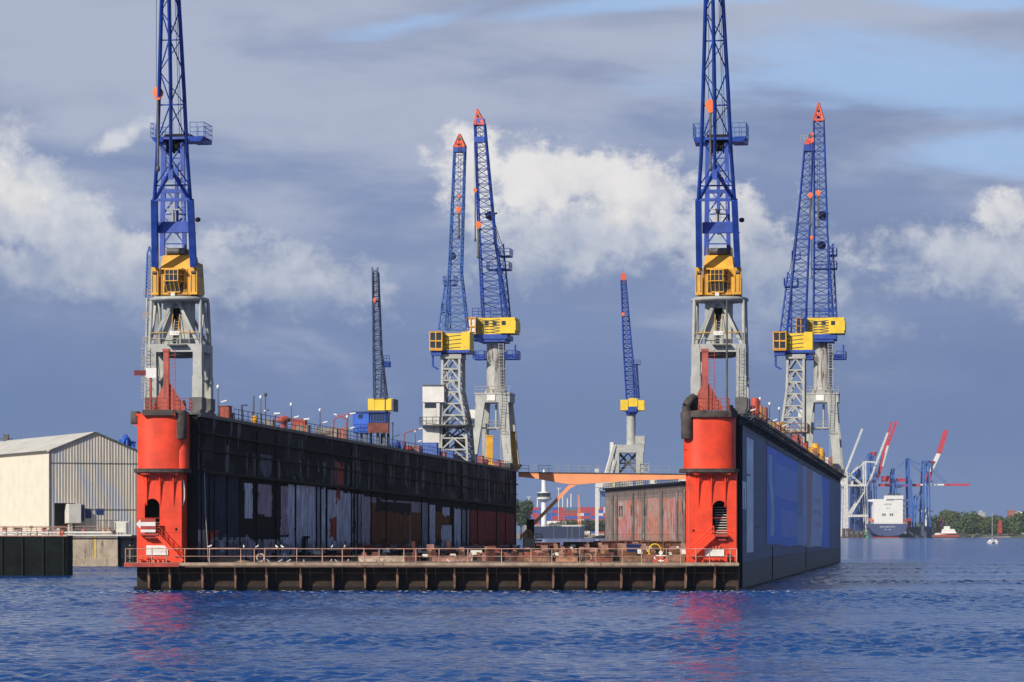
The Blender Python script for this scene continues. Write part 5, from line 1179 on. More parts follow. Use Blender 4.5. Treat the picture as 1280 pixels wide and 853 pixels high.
# ------------------------------------------------------------------ second dock behind: weathered inner wing wall
sd2 = thing('second_dock', 'weathered pink and brown wing wall of another dock behind the orange bridge', 'floating dock', (second_wall(860), 860, 0)); ss_ = tuple(sd2.location)
mb = MB(); Ya, Yb = 872., 660.
def w2(Y): return second_wall(Y)
mb.hexa([(w2(Yb)+.05, Yb, -2), (w2(Yb)+9, Yb, -2), (w2(Ya)+9, Ya, -2), (w2(Ya)+.05, Ya, -2)], [(w2(Yb)+.05, Yb, 19), (w2(Yb)+9, Yb, 19), (w2(Ya)+9, Ya, 19), (w2(Ya)+.05, Ya, 19)])
mb.build('wing_wall', mat('grey_brown_plate', (.17, .14, .12), .8, 0, .3, .3, rust=.5, rustc=(.08, .05, .04)), sd2, sub=ss_)
def paint2(u, v):
    Y = Ya+(Yb-Ya)*u; x = px_of(Y, w2(Y)); z = v*19
    c = (.26, .215, .185)
    cols = [((773, 790), (.50, .25, .25)), ((794, 801), (.52, .13, .10)), ((809, 824), (.44, .25, .19)), ((830, 844), (.50, .25, .26)), ((848, 856), (.28, .2, .17)), ((860, 900), (.3, .2, .17))]
    e = (fbm(Y*.3, z*.6, 3)-.5)*3
    for (a, b), cc in cols:
        if a+e*.6 < x < b+e*.6 and 2+e < z < 15.2+e*.5:
            c = cc
            if fbm(x*.16, z*.22, 6) > .56: c = (.47, .19, .13)
            if fbm(x*.2, z*.16, 16) < .36: c = (.38, .31, .27)
    if z < 3.4+2.2*fbm(x*.9, 0, 5): c = tuple(.5*a+.5*b for a, b in zip(c, (.22, .19, .15)))
    if z > 16: c = (.17, .145, .13)
    if z > 17.7: c = (.07, .06, .055)
    if min(abs(x-k) for k in (776, 790.5, 806, 827, 855)) < 2.2 and 10.5 < z < 13.5 and fbm(x*.8, z*.6, 9) > .42: c = (.03, .028, .028)
    st = fbm(x*1.4, z*.12, 12)
    if st > .66: c = tuple(a*.5 for a in c)
    elif st < .3: c = tuple(a*1.3 for a in c)
    if 16 > z > 2 and (abs(z % 2.6) < .12 or abs(x % 7.5) < .18): c = tuple(a*.72 for a in c)
    return tuple(min(.8, a*k_) for a, k_ in zip(c, (1.2, 1.1, 1.1)))
painted('plating', PINKW, lambda u, v: (w2(Ya+(Yb-Ya)*u), Ya+(Yb-Ya)*u, v*19), 500, 60, paint2, sd2, ss_)
mb = MB()
for x in (766, 771, 791.5, 805, 827, 846.5, 856):
    u = (x-640)/F; Y = (30+.14*860)/(u+.14); mb = MB(); mb.box(w2(Y)-.4, w2(Y)+.02, Y-1.6, Y+1.6, 0, 17.2); mb.build('pilaster', mat('grey_stained_plate', (.15, .12, .105), .8, 0, .3, .5, rust=.6, rustc=(.3, .26, .22), streak=10), sd2, sub=ss_)
mb = MB(); mb.hexa([(w2(Yb)-.8, Yb, 18.7), (w2(Yb)+9, Yb, 18.7), (w2(Ya)+9, Ya, 18.7), (w2(Ya)-.8, Ya, 18.7)], [(w2(Yb)-.8, Yb, 19.2), (w2(Yb)+9, Yb, 19.2), (w2(Ya)+9, Ya, 19.2), (w2(Ya)-.8, Ya, 19.2)]); mb.build('top_deck', BLACK, sd2, sub=ss_)
mb = MB(); mb.rail([(w2(Ya)-.6, Ya-1, 19.2), (w2(Yb)-.6, Yb, 19.2)], 1.3, 3, .09, 1, 4); mb.rail([(w2(Ya)-.6, Ya-1, 19.2), (w2(Ya)+8, Ya-1, 19.2)], 1.3, 3, .09, 1, 4); mb.build('railing', GREYD, sd2, sub=ss_)
mb = MB(); mb.box(w2(840)-.2, w2(840)+2.4, 836, 846, 19.2, 21); mb.box(w2(800)-.2, w2(800)+1.4, 790, 800, 19.2, 20.4); mb.box(w2(760)-.2, w2(760)+1.4, 745, 756, 19.2, 20.8); mb.build('deck_housing', WHITED, sd2, sub=ss_)
mb = MB(); mb.box(w2(856)-.4, w2(856)+.8, 862, 866, 19.25, 21.4); mb.lathe((w2(735), 735, 19.2), [(1.0, 0), (1.0, .6), (.4, .9), (.3, 2.6)], 10); mb.build('yellow_gear', YELL, sd2, sub=ss_)
mb = MB(); mb.hexa([(w2(Yb)-45, Yb, -2), (w2(Yb), Yb, -2), (w2(Ya), Ya, -2), (w2(Ya)-5, Ya, -2)], [(w2(Yb)-45, Yb, .6), (w2(Yb), Yb, .6), (w2(Ya), Ya, .6), (w2(Ya)-5, Ya, .6)])

# ------------------------------------------------------------------ things on the pontoon floor
def lbl_dir(x): return x
# keel blocks: concrete foot, timber cap
kb = None; rnd = random.Random(5)
def mk_block(w, h, d, m1, m2, nm='keel_block'):
    t = thing(nm, '', 'keel block', (0, 0, 0))
    mb = MB(); mb.box(-w/2, w/2, -d/2, d/2, 0, h*.55); mb.box(-w/2-.1, w/2+.1, -d/2-.1, d/2+.1, 0, h*.12); mb.build('block_foot', m1, t)
    mb = MB(); mb.box(-w/2+.05, w/2-.05, -d/2, d/2, h*.551, h*.78); mb.box(-w/2, w/2-.1, -d/2+.1, d/2-.1, h*.781, h); mb.build('timber_cap', m2, t)
    return t
REDRUST = mat('red_lead_paint', (.27, .075, .05), .8, 0, .4, 1.2, rust=.5, rustc=(.15, .06, .045))
PINKC = mat('pinkish_concrete', (.36, .20, .155), .9, 0, .4, 1.2, rust=.4, rustc=(.2, .1, .08)); DKR = mat('dark_red_rust', (.11, .035, .028), .85, 0, .5, 1)
protos = [mk_block(.9, 1.6, 1.2, RUST, PINKC), mk_block(1.2, 1.3, 1.2, DKR, REDRUST), mk_block(.6, 1.75, 1.2, BLACK, DKR), mk_block(.75, 1.1, 1.2, BLACK, WHITED), mk_block(1.5, .9, 1.2, DKR, BLACK), mk_block(.5, 1.5, 1.2, RUST, WOOD)]
used = set(); rows = [310, 324, 340, 358, 378, 400, 424, 450, 478, 505]
for ri, Y in enumerate(rows):
    lft, rgt = wx(UL1, Y)+3, wx(UR0, Y)-2
    x = lft+rnd.uniform(0, 2) if ri > 0 else lft+15; ci = 0
    while x < rgt:
        k = rnd.randrange(6); p = protos[k]
        o = p if k not in used else copy_tree(p); used.add(k)
        o.location = (x, Y+rnd.uniform(-.8, .8), DZ); o.rotation_euler = (0, 0, rnd.uniform(-.06, .06)); s_ = rnd.uniform(.6, 1.15)*(1 if ri < 4 else .8); o.scale = (rnd.uniform(.8, 1.3), 1, s_)
        tag(o, 'timber-topped keel block, %s from the left in the %s row back on the dock floor' % (od(ci), od(ri)), 'keel block', 'keel blocks on the pontoon deck')
        ci += 1; x += rnd.choice([1.6, 2.2, 3., 5.])
# long timbers near the front edge
def timber(px0, px1, Y, z, h, m, label, d=.6):
    a, b = at(px0, 0, Y).x, at(px1, 0, Y).x; w = b-a; mb = MB()
    mb.box(-w/2, w/2, -d/2, d/2, 0, h)
    for k in range(int(w/1.5)+1): mb.box(-w/2+.1+k*1.5, -w/2+.35+k*1.5, -d/2-.1, d/2+.1, -.0, h*.3)
    mb.box(-w/2, w/2, -d/2-.04, -d/2, h*.7, h*.78)
    o = whole('timber_beam', mb, m, ((a+b)/2, Y, z), label, 'timber beam', 'long timbers lying near the front railing'); return o
timber(448, 506, 298, DZ, .6, mat('bleached_timber', (.50, .38, .30), .9, 0, .4, 2, rust=.4, rustc=(.25, .1, .07)), 'long bleached timber beam lying behind the railing, leftmost of the long timbers')
timber(540, 588, 300, DZ, .42, PINKC, 'brown timber beam lying behind the railing left of the middle')
timber(655, 688, 299, DZ, .42, WOOD, 'short brown timber beam right of the pale block stack')
timber(695, 722, 297, DZ, .45, mat('orange_timber', (.46, .23, .14), .9, 0, .4, 2), 'orange-brown timber beam behind the ring frame')
timber(740, 766, 298, DZ, .4, REDRUST, 'red painted beam lying right of the ring frame')
timber(778, 812, 301, DZ, .42, WOOD, 'brown timber beam left of the white anchor')
timber(834, 856, 300, DZ, .7, WOOD, 'brown timber beam beside the foot of the right tower')
rnd = random.Random(11)
scr = ['rusty', 'red', 'brown', 'pale', 'dark']
sm = [RUST, REDRUST, DKR, PINKC, BLACK]
k = 0
for i in range(34):
    px = 446+i*12.1+rnd.uniform(-3, 3); 
    if 652 < px < 672 or 806 < px < 830: continue
    Y = 302+rnd.uniform(0, 6); w = rnd.uniform(.35, .9); h = rnd.uniform(.35, 1.25); ci = rnd.choice([0, 1, 2, 3, 4, 4, 2]); mb = MB()
    mb.box(-w/2, w/2, -.4, .4, 0, h*.6); mb.box(-w/2-.08, w/2+.06, -.45, .45, h*.6, h*.72); mb.box(-w/2+.05, w/2-.1, -.35, .35, h*.72, h)
    whole('support_block', mb, sm[ci], (at(px, 0, Y).x, Y, DZ), '%s small support block, %s from the left in the front line of deck clutter' % (scr[ci], od(k)), 'support block', 'small blocks and stools behind the front railing', rz=rnd.uniform(-.3, .3)); k += 1
# sand heap
mb = MB(); n = 18
vs = [(0, 0, .45)]
for j, (r, z) in enumerate(((.5, .42), (1.2, .28), (2.1, .1), (2.6, 0))):
    for i in range(n): t = 2*math.pi*i/n; rr = r*(1+.25*hsh(i, j)); vs.append((rr*math.cos(t), rr*.5*math.sin(t), z*(1+.3*hsh(i, j, 2))))
fs = [(0, 1+i, 1+(i+1) % n) for i in range(n)]
for j in range(3):
    for i in range(n): a = 1+j*n+i; b = 1+j*n+(i+1) % n; fs.append((a, a+n, b+n, b))
mb.add(vs, fs, True); whole('grit_heap', mb, SAND, (at(283, 0, 296).x, 296, DZ), 'low sandy heap on the deck beside the left red tower', 'sand heap')
# ring frames at the railing
def ringframe(px, lab, m, box=True):
    Y = YF+.7; r = .38; mb = MB()
    for i in range(16): t0, t1 = 2*math.pi*i/16, 2*math.pi*(i+1)/16; mb.tube((r*math.cos(t0), 0, .48+r*math.sin(t0)), (r*math.cos(t1), 0, .48+r*math.sin(t1)), .11, n=8)
    if box:
        for x_ in (-.62, .62): mb.box(x_-.05, x_+.05, -.05, .05, 0, 1.)
        mb.box(-.67, .67, -.05, .05, .95, 1.05); mb.box(-.67, .67, -.05, .05, 0, .08)
    whole('mooring_ring', mb, m, (at(px, 0, Y).x, Y, DZ+.02), lab, 'mooring ring', 'mooring rings by the railing')
ringframe(326, 'pale round mooring fairlead at the railing, left half of the dock', mat('pale_fairlead', (.38, .33, .26), .8), False)
ringframe(735, 'rusty ring in a square frame at the railing, right half of the dock', RUSTL)
# yellow arch
mb = MB(); Y = 322.
for i in range(14):
    t0, t1 = math.pi*i/14, math.pi*(i+1)/14; mb.tube((.66*math.cos(t0), 0, .5+.66*math.sin(t0)), (.66*math.cos(t1), 0, .5+.66*math.sin(t1)), .085, n=10)
for x_ in (-.66, .66): mb.tube((x_, 0, 0), (x_, 0, .5), .085, n=10)
for x_ in (-.66, .66): mb.box(x_-.2, x_+.2, -.2, .2, 0, .06)
o = whole('pipe_arch', mb, YELL, (at(819.5, 0, Y).x, Y, DZ+.01), 'bright yellow pipe arch standing on the dock floor near the right tower', 'pipe arch')
# the arch needs something under it to reach its height: a low plinth
mb = MB(); mb.box(-2.2, 1.6, -1, 1, 0, .55); mb.box(-2.3, 1.7, -1.1, 1.1, .4, .55)
whole('plinth', mb, REDRUST, (at(825, 0, 323).x, 323.5, DZ), 'low rusty red plinth under the yellow arch', 'plinth'); o.location.z = DZ+.56; o.location.y = 323.4
# blue skip
mb = MB(); w = (at(801, 0, 335).x-at(776, 0, 335).x)/2
mb.hexa([(-w*.85, -.7, 0), (w*.85, -.7, 0), (w*.85, .7, 0), (-w*.85, .7, 0)], [(-w, -.9, .8), (w, -.9, .8), (w, .9, .8), (-w, .9, .8)]); mb.box(-w-.05, w+.05, -.95, .95, .8, .9)
whole('skip', mb, PIPEB, (at(788.5, 0, 335).x, 335, DZ+.75), 'dark blue skip on the dock floor left of the yellow arch', 'skip')
mb = MB(); mb.box(-w, w, -.8, .8, 0, .74); whole('trestle', mb, RUST, (at(788.5, 0, 335).x, 335, DZ), 'rusty trestle carrying the dark blue skip', 'trestle')
# white and red anchor-like fitting
mb = MB(); mb.tube((0, 0, 0), (0, 0, .95), .09); mb.disc_y((0, .95), .2, -.08, .08)
for s_ in (-1, 1): mb.path([(0, 0, .15), (s_*.35, 0, .12), (s_*.6, 0, .35), (s_*.62, 0, .6)], .09)
mb.box(-.5, .5, -.06, .06, .62, .72); tA = thing('anchor', 'white painted anchor with a red stock on the deck near the right tower', 'anchor', (at(826, 0, 291).x, 291, DZ+.02))
mb.build('anchor_body', WHITE, tA); mb = MB(); mb.box(-.8, -.3, -.1, .1, 0, .3); mb.box(.3, .75, -.1, .1, 0, .35); mb.box(-.18, .18, -.1, -.07, .3, .55); mb.build('anchor_pad', REDB, tA)
# pale block with stacked timbers and a black cabinet (middle)
t = thing('block_stack', 'pale concrete block carrying a tapering stack of brown timbers, mid dock', 'block stack', (at(661, 0, 470).x, 470, DZ))
mb = MB(); mb.box(-1.0, 1.0, -1, 1, 0, 2.0); mb.build('concrete_block', CONC, t)
mb = MB()
for i in range(5): w = .9-i*.11; mb.box(-w, w, -.8, .8, 2.002+i*.30, 2.28+i*.30)
mb.build('timber_stack', WOOD, t)
mb = MB(); mb.box(-.65, .65, -.6, .6, 0, 5.1); mb.box(-.75, .75, -.7, .7, 5.1, 5.25); mb.box(-1.2, 2, -.7, .7, 1.5, 1.7); mb.rail([(-1.2, -.7, 1.7), (2., -.7, 1.7)], 1., 1, .05, 1, 4)
whole('black_cabinet', mb, BLACK, (at(663, 0, 490).x, 490, DZ), 'tall black cabinet behind the block stack under the bridge strut', 'cabinet')
# long far clutter line: pipes and beams on the right half
for i, (a, b, Y, h, m, lab) in enumerate(((666, 700, 520, 1.2, DKR, 'red lead painted girder lying across the far dock floor, left one'), (704, 742, 515, 1.3, RUST, 'rusty girder lying across the far dock floor, middle one'), (742, 776, 512, 1.5, DKR, 'reddish girder lying across the far dock floor, in front of the pink wall'), (800, 852, 480, 1.6, RUST, 'long brown girder lying on the dock floor left of the right tower'), (770, 812, 500, 1.6, DKR, 'rust-red girder behind the dark blue skip'))):
    x0, x1 = at(a, 0, Y).x, at(b, 0, Y).x; w = (x1-x0)/2; mb = MB(); mb.box(-w, w, -.3, .3, 0, h*.15); mb.box(-w, w, -.05, .05, h*.15, h*.85); mb.box(-w, w, -.3, .3, h*.85, h)
    for kx in range(int(2*w/1.2)): mb.box(-w+kx*1.2+.3, -w+kx*1.2+.4, -.28, .28, h*.15, h*.85)
    whole('steel_girder', mb, m, ((x0+x1)/2, Y, DZ), lab, 'steel girder', 'girders on the far dock floor')

# gulls
def gull_mesh():
    mb = MB(); pr = [(.0, -.22), (.05, -.2), (.085, -.08), (.09, .03), (.06, .14), (.03, .22)]
    n = 8; vs = []
    for r, y in pr: vs += [(r*math.cos(2*math.pi*i/n), y, .16+r*.9*math.sin(2*math.pi*i/n)+y*-.25) for i in range(n)]
    mb.add(vs, [(k*n+i, k*n+(i+1) % n, (k+1)*n+(i+1) % n, (k+1)*n+i) for k in range(len(pr)-1) for i in range(n)], True)
    for i in range(6):      # head
        pass
    mb.lathe((0, -.17, .2), [(.01, 0), (.05, .03), (.06, .07), (.04, .12), (.005, .14)], 8); mb.hexa([(-.012, -.27, .265), (.012, -.27, .265), (.02, -.22, .26), (-.02, -.22, .26)], [(-.01, -.28, .275), (.01, -.28, .275), (.02, -.22, .29), (-.02, -.22, .29)])
    for s_ in (-.03, .03): mb.tube((s_, .0, 0), (s_, .0, .1), .008, n=4)
    return mb
gm = gull_mesh(); g0 = None; rnd = random.Random(3)
gl = [(262, 0), (305, 0), (321, 0), (346, 0), (353, 0), (415, 0), (431, 0), (336, 1), (350, 1), (360.5, 1), (380, 1), (414, 1), (421, 1), (435, 1), (452, 1), (479, 1), (561, 1), (573, 1), (590, 1)]
nr = nd = 0
for px, on_deck in gl:
    if on_deck: z = DZ+.02; Y = YF+.75; lab = 'white gull standing on the deck behind the railing, %s deck gull from the left' % od(nd); nd += 1
    else: z = 4.36 if px != 262 else 4.39; Y = Yr; lab = 'white gull perched on the top rail, %s from the left' % od(nr); nr += 1
    if g0 is None: o = gm.build('gull', WHITE); g0 = o
    else: o = g0.copy(); COL.objects.link(o)
    o.location = (at(px, 0, Y).x, Y, z); o.rotation_euler = (0, 0, rnd.uniform(0, 6.28)); o.scale = (1.0,)*3; tag(o, lab, 'gull', 'gulls on the dock edge')

# ------------------------------------------------------------------ things along the wing tops
def on_wing(px, side, f=.5):
    """deck point under photo column px; f across the wing from its inner (0) to its outer (1) edge"""
    u = (UL1-(UL1-UL0)*f) if side == 'L' else (UR0+(UR1-UR0)*f)
    k = (px-640)/F; Y = (u-SK*YF)/(k-SK); return wx(u, Y), Y, ztop(Y)
def lamp(px, top, side, f, label, kind, arm=1.):
    x, Y, z = on_wing(px, side, f); h = CZ+(HZ-top)*Y/F-z
    t = thing('deck_lamp', label, 'lamp post', (x, Y, z), CA, 'lamp posts along the wing decks'); pm = REDD if kind in ('arm', 'stub') else GREYD
    mb = MB()
    if kind == 'tall':
        mb.tube((0, 0, 0), (0, 0, h), .07, .05); mb.beam((0, 0, h*.45), (.6, 0, h*.55), .05); mb.build('pole', pm, t)
        mb = MB(); mb.lathe((0, 0, h-.1), [(.06, 0), (.15, .1), (.17, .3), (.06, .42)], 10); mb.build('lamp_head', LAMPW, t)
        mb = MB(); mb.hexa([(.35, -.15, h*.5), (.95, -.15, h*.55), (.95, .15, h*.55), (.35, .15, h*.5)], [(.38, -.15, h*.5+.14), (.98, -.15, h*.55+.14), (.98, .15, h*.55+.14), (.38, .15, h*.5+.14)]); mb.build('lamp_head', LAMPW, t)
    elif kind == 'arm':
        mb.tube((0, 0, 0), (0, 0, h*.7), .09); mb.path([(0, 0, h*.7), (.25, 0, h*.78), (2.2*arm, 0, h*.96)], .07); mb.build('pole', pm, t)
        mb = MB(); mb.beam((2.1*arm, 0, h*.95), (2.8*arm, 0, h*.985), .22, .15); mb.build('lamp_head', LAMPW, t)
    else:
        mb.tube((0, 0, 0), (0, 0, h-.15), .08); mb.build('pole', pm, t)
        mb = MB(); mb.hexa([(-.1, -.18, h-.12), (.6, -.18, h-.05), (.6, .18, h-.05), (-.1, .18, h-.12)], [(-.1, -.18, h+.06), (.62, -.18, h+.1), (.62, .18, h+.1), (-.1, .18, h+.06)]); mb.build('lamp_head', LAMPW, t)
ll = [(272.5, 485, 'tall'), (302.5, 507, 'stub'), (326, 498, 'tall'), (344, 517, 'stub'), (364, 507, 'tall'), (381, 524, 'stub'), (400, 514, 'tall'), (417, 516, 'arm'), (434, 522, 'tall'), (491, 531, 'tall'), (505, 535, 'arm'), (519, 540, 'tall'), (585, 556, 'stub')]
for i, (px, top, kd) in enumerate(ll): lamp(px, top, 'L', .12, {'tall': 'tall lamp post with a side lamp', 'stub': 'short lamp post with one white head', 'arm': 'lamp post with a long slanting arm'}[kd]+', %s from the near end of the left wing' % od(i), kd)
lamp(433, 517, 'L', .7, 'lamp post with a long slanting arm just left of the blue cabin, left wing', 'arm', -.6)
rl = [(934, 497, 'tall'), (950, 500, 'tall'), (962, 506, 'tall'), (974, 512, 'tall'), (1040, 560, 'stub')]
for i, (px, top, kd) in enumerate(rl): lamp(px, top, 'R', .75, 'lamp post on the right wing deck, %s from the near end' % od(i), kd)
def deckbox(px, side, f, w, d, h, m, label, cat='deck box', name='deck_box', style=0, group=None):
    x, Y, z = on_wing(px, side, f); mb = MB(); h = h*(.85 if side == 'L' else 1.3)
    if style == 0:
        mb.box(-w/2, w/2, -d/2, d/2, .1, h); mb.box(-w/2-.06, w/2+.06, -d/2-.06, d/2+.06, h, h+.08); mb.box(-w/2+.1, w/2-.1, -d/2-.04, -d/2, .3, h*.85); mb.box(-w/2, -w/2+.15, -d/2, d/2, 0, .1); mb.box(w/2-.15, w/2, -d/2, d/2, 0, .1)
        mb.box(-.03, .03, -d/2-.07, -d/2-.041, .3, h*.85)
    elif style == 1: mb.lathe((0, 0, 0), [(w*.5, 0), (w*.5, .08), (w*.42, .1), (w*.42, h*.48), (w*.5, h*.5), (w*.5, h*.55), (w*.42, h*.57), (w*.42, h*.95), (w*.3, h)], 14)
    elif style == 2: mb.lathe((0, 0, 0), [(w*.3, 0), (w*.25, .1), (w*.25, h*.55), (w*.55, h*.62), (w*.6, h*.8), (w*.3, h*.95), (.06, h), (.06, h*1.25)], 14)
    elif style == 3:
        mb.box(-w/2, w/2, -d/2, d/2, 0, h*.25); mb.tube((-w*.42, 0, h*.55), (w*.42, 0, h*.55), h*.34, n=14); mb.tube((-w*.5, 0, h*.55), (-w*.42, 0, h*.55), h*.45, n=14); mb.tube((w*.42, 0, h*.55), (w*.5, 0, h*.55), h*.45, n=14); mb.box(w*.5, w*.75, -d*.3, d*.3, 0, h*.8)
    return whole(name, mb, m, (x, Y, z), label, cat, group, rz=CA)
REDP = mat('faded_red_deck_paint', (.40, .08, .055), .65, 0, .3, 1, rust=.3, rustc=(.25, .1, .07))
PINK = mat('faded_pink_red_paint', (.36, .13, .10), .7, 0, .3, 1, rust=.3, rustc=(.25, .1, .07)); BEI = mat('beige_machine_paint', (.25, .21, .17), .7, 0, .25, 1, rust=.35); OCH = mat('ochre_drum_paint', (.48, .24, .08), .65, 0, .3, 1, rust=.35); OLIVE = mat('faded_blue_box_paint', (.06, .13, .42), .6, 0, .25, 1, rust=.2)
deckbox(282, 'L', .45, 1.1, 1.3, 1.9, REDP, 'red cabinet on the left wing beside the first lamp post', style=0)
deckbox(289, 'L', .6, .6, 1., 1.3, GREYD, 'dark grey cabinet right behind the red cabinet, left wing')
deckbox(318, 'L', .3, .8, .8, 1.3, YEL, 'yellow bollard drum on the left wing beside the thin mast', 'drum', 'deck_drum', 1)
x, Y, z = on_wing(316.5, 'L', .35); mb = MB(); mb.tube((0, 0, 1.1), (0, 0, 3.4), .07); mb.beam((-.15, 0, 1.1), (0, 0, 3.), .12); mb.tube((1.3, 0, 0), (1.3, 0, 3.4), .06); mb.lathe((1.3, 0, 3.3), [(.05, 0), (.2, .1), (.2, .3), (.05, .4)], 8); mb.box(-.3, .3, -.3, .3, 0, 1.1)
whole('signal_mast', mb, GREYD, (x, Y+.8, z), 'thin dark signal mast behind the yellow drum, left wing', 'mast')
deckbox(337, 'L', .4, 1., 1., 1.2, BEI, 'small brown winch housing between the second and third masts, left wing')
deckbox(354.5, 'L', .35, 1.5, 1.5, 2.1, REDP, 'red mushroom ventilator on the left wing', 'ventilator', 'ventilator', 2)
deckbox(374.5, 'L', .4, 1.5, 1.4, 2., REDD, 'red-brown engine box on the left wing right of the mushroom ventilator')
deckbox(379, 'L', .25, 1.5, 1.2, 1.1, BEI, 'beige box with gear in front of the red-brown engine box')
deckbox(406, 'L', .35, 2.2, 1.4, 1.7, BEI, 'beige winch with drum on the left wing before the arm lamp', 'winch', 'winch', 3)
deckbox(427, 'L', .35, 1.5, 1.3, 1.8, PINK, 'faded pink-red cabinet on the left wing near the blue cabin crane')
deckbox(424, 'L', .8, 1.5, 1.3, 2.3, REDP, 'taller red cabinet behind the faded pink one, left wing')
cc = [(493, OLIVE, 1.6, 'pale blue'), (500, OLIVE, 1.3, 'pale blue'), (509, REDD, 1.2, 'dull red'), (517, PINK, 1.2, 'pink'), (524, OLIVE, 1.4, 'blue'), (534, REDD, 1.1, 'dull red'), (544, OLIVE, 1.7, 'blue'), (552, REDP, 1., 'red'), (559, OLIVE, 1.6, 'lavender blue'), (567, PINK, 1.3, 'pink'), (575, REDD, 1.1, 'dull red'), (583, OLIVE, 1.8, 'bright blue'), (590, OLIVE, 1.7, 'bright blue'), (597, PINK, 1.6, 'pink'), (604, REDP, 1.5, 'red'), (620, PINK, 1.4, 'pink'), (627, REDB, 1.9, 'signal red'), (635, YEL, 1.4, 'yellow')]
for i, (px, m, h, cn) in enumerate(cc):
    deckbox(px, 'L', .2+.3*hsh(px, 1), 1.2+.9*hsh(px, 2), 1.2, h, m, '%s deck box, %s beyond the blue cabin on the far left wing' % (cn, od(i)), style=0 if hsh(px, 4) > .25 else 1, group='boxes along the far left wing')
deckbox(538, 'L', .15, 2.2, 1.5, 2.1, OLIVE, 'blue container box standing before the white lift shaft')
# right wing
rr = [(937, 1, REDP, 1.7, 1.5, 'red'), (944, 1, REDD, 2.8, 1.2, 'tall rusty red'), (948.5, 1, OCH, 2.3, 1.2, 'ochre red'), (954, 1, PINK, 2.3, 1.3, 'tall orange'), (960, 0, BEI, 1.3, 1., 'beige'), (965, 1, OCH, 1.6, 1.1, 'ochre'), (970, 0, PINK, 1.4, 1.1, 'pink'), (976, 1, OCH, 2.3, 1.5, 'large ochre'), (983, 0, GREYD, 1.6, 1.4, 'dark'), (990, 3, REDP, 1.8, 1.6, 'red'), (997, 0, PINK, 1.9, 1.5, 'pink red'), (1003, 0, REDD, 1.6, 1.4, 'dull red'), (1006, 1, YEL, 2.2, 1.3, 'yellow'), (1011, 0, YEL, 1.8, 1.5, 'yellow'), (1015, 0, PINK, 2.0, 1.6, 'pink'), (1019, 1, YEL, 2.9, 1.6, 'tall yellow'), (1023, 0, YEL, 2.4, 1.5, 'yellow'), (1027, 1, OCH, 2.4, 1.4, 'ochre'), (1031, 0, WHITED, 2., 1.3, 'whitish'), (1035, 0, PINK, 2.2, 1.5, 'pink'), (1039, 1, YEL, 2.6, 1.4, 'yellow')]
for i, (px, st, m, h, w, cn) in enumerate(rr):
    deckbox(px, 'R', .72+.15*hsh(px, 1), w, 1.3, h, m, '%s %s on the right wing deck, %s from the near tower' % (cn, ['box', 'drum', '', 'winch'][st], od(i)), ['deck box', 'drum', '', 'winch'][st], ['deck_box', 'deck_drum', '', 'winch'][st], st, 'gear along the right wing deck')
x, Y, z = on_wing(926, 'R', .7)
t = thing('mooring_winch', 'dark mooring winch with a lit yellow lamp at the head of the right wing', 'winch', (x, Y, z), CA)
mb = MB(); mb.box(-1.2, 1.2, -.8, .8, 0, .5); mb.tube((-.9, 0, 1.0), (.9, 0, 1.0), .6, n=16)
for s_ in (-1, 0, 1): mb.tube((s_*.9-.06, 0, 1.0), (s_*.9+.06, 0, 1.0), .9, n=16)
mb.box(-1.3, -.9, -.6, .6, .5, 1.9); mb.build('winch_drum', GREYD, t)
mb = MB(); mb.lathe((.35, -.95, 1.15), [(.1, 0), (.42, .12), (.45, .45), (.3, .62), (.05, .7)], 14); mb.build('lamp_housing', YELL, t)
mb = MB(); mb.box(-.7, .3, -1.1, -.8, .7, 1.1); mb.build('gear_guard', YEL, t)
x, Y, z = on_wing(240, 'L', .5)
t = thing('mooring_winch', 'dark mooring winch with a pale control box at the head of the left wing', 'winch', (x-1.5, Y-2, z), CA)
mb = MB(); mb.box(-1.5, 1.2, -.8, .8, 0, .4); mb.tube((-.9, 0, .8), (.9, 0, .8), .5, n=16)
for s_ in (-1, 0, 1): mb.tube((s_*.9-.06, 0, .8), (s_*.9+.06, 0, .8), .8, n=16)
mb.build('winch_drum', GREYD, t)
mb = MB(); mb.box(-1.6, -.9, -.7, -.2, .4, 1.5); mb.build('control_box', WHITED, t); mb = MB(); mb.box(-.8, -.4, -.9, -.5, .3, .9); mb.build('gear_guard', YEL, t)

# ------------------------------------------------------------------ left quay, hall, dolphin
YQ = 498.
x0, x1 = at(-90, 0, YQ).x, at(147, 0, YQ).x
mb = MB(); mb.box(x0-80, x1, YQ, YQ+2, -3, 5.45); mb.box(x0-80, x1+.05, YQ-.15, YQ-.001, 0, 1.4)
for xx in (84, 106, 128): X = at(xx, 0, YQ).x; mb.box(X, X+.06, YQ-.03, YQ-.001, 1.4, 5.45)
q1 = mb.build('quay_wall', CONC); q1.location = (0, 0, 0); tag(q1, 'stained tan concrete quay wall at the foot of the hall', 'quay wall')
mb = MB(); mb.box(x0-200, x1+40, YQ+2.01, 900, -3, 5.4); tag(mb.build('quay_ground', QUAYG), kind='structure')
mb = MB(); xa, xb = x1, x1+9
for k in range(5): mb.box(xa+k*2.1, xa+k*2.1+.35, YQ+1.2, YQ+1.6, -2, 5.2)
mb.box(xa, xb, YQ+.5, YQ+6, 4.9, 5.4); mb.box(xa, xb, YQ+1.1, YQ+1.3, 1., 1.3); mb.box(xa, xb, YQ+4, YQ+4.2, -1, 5)
whole('jetty', mb, BLACK, (0, 0, 0), 'dark timber jetty on piles between the quay wall and the red tower', 'jetty')
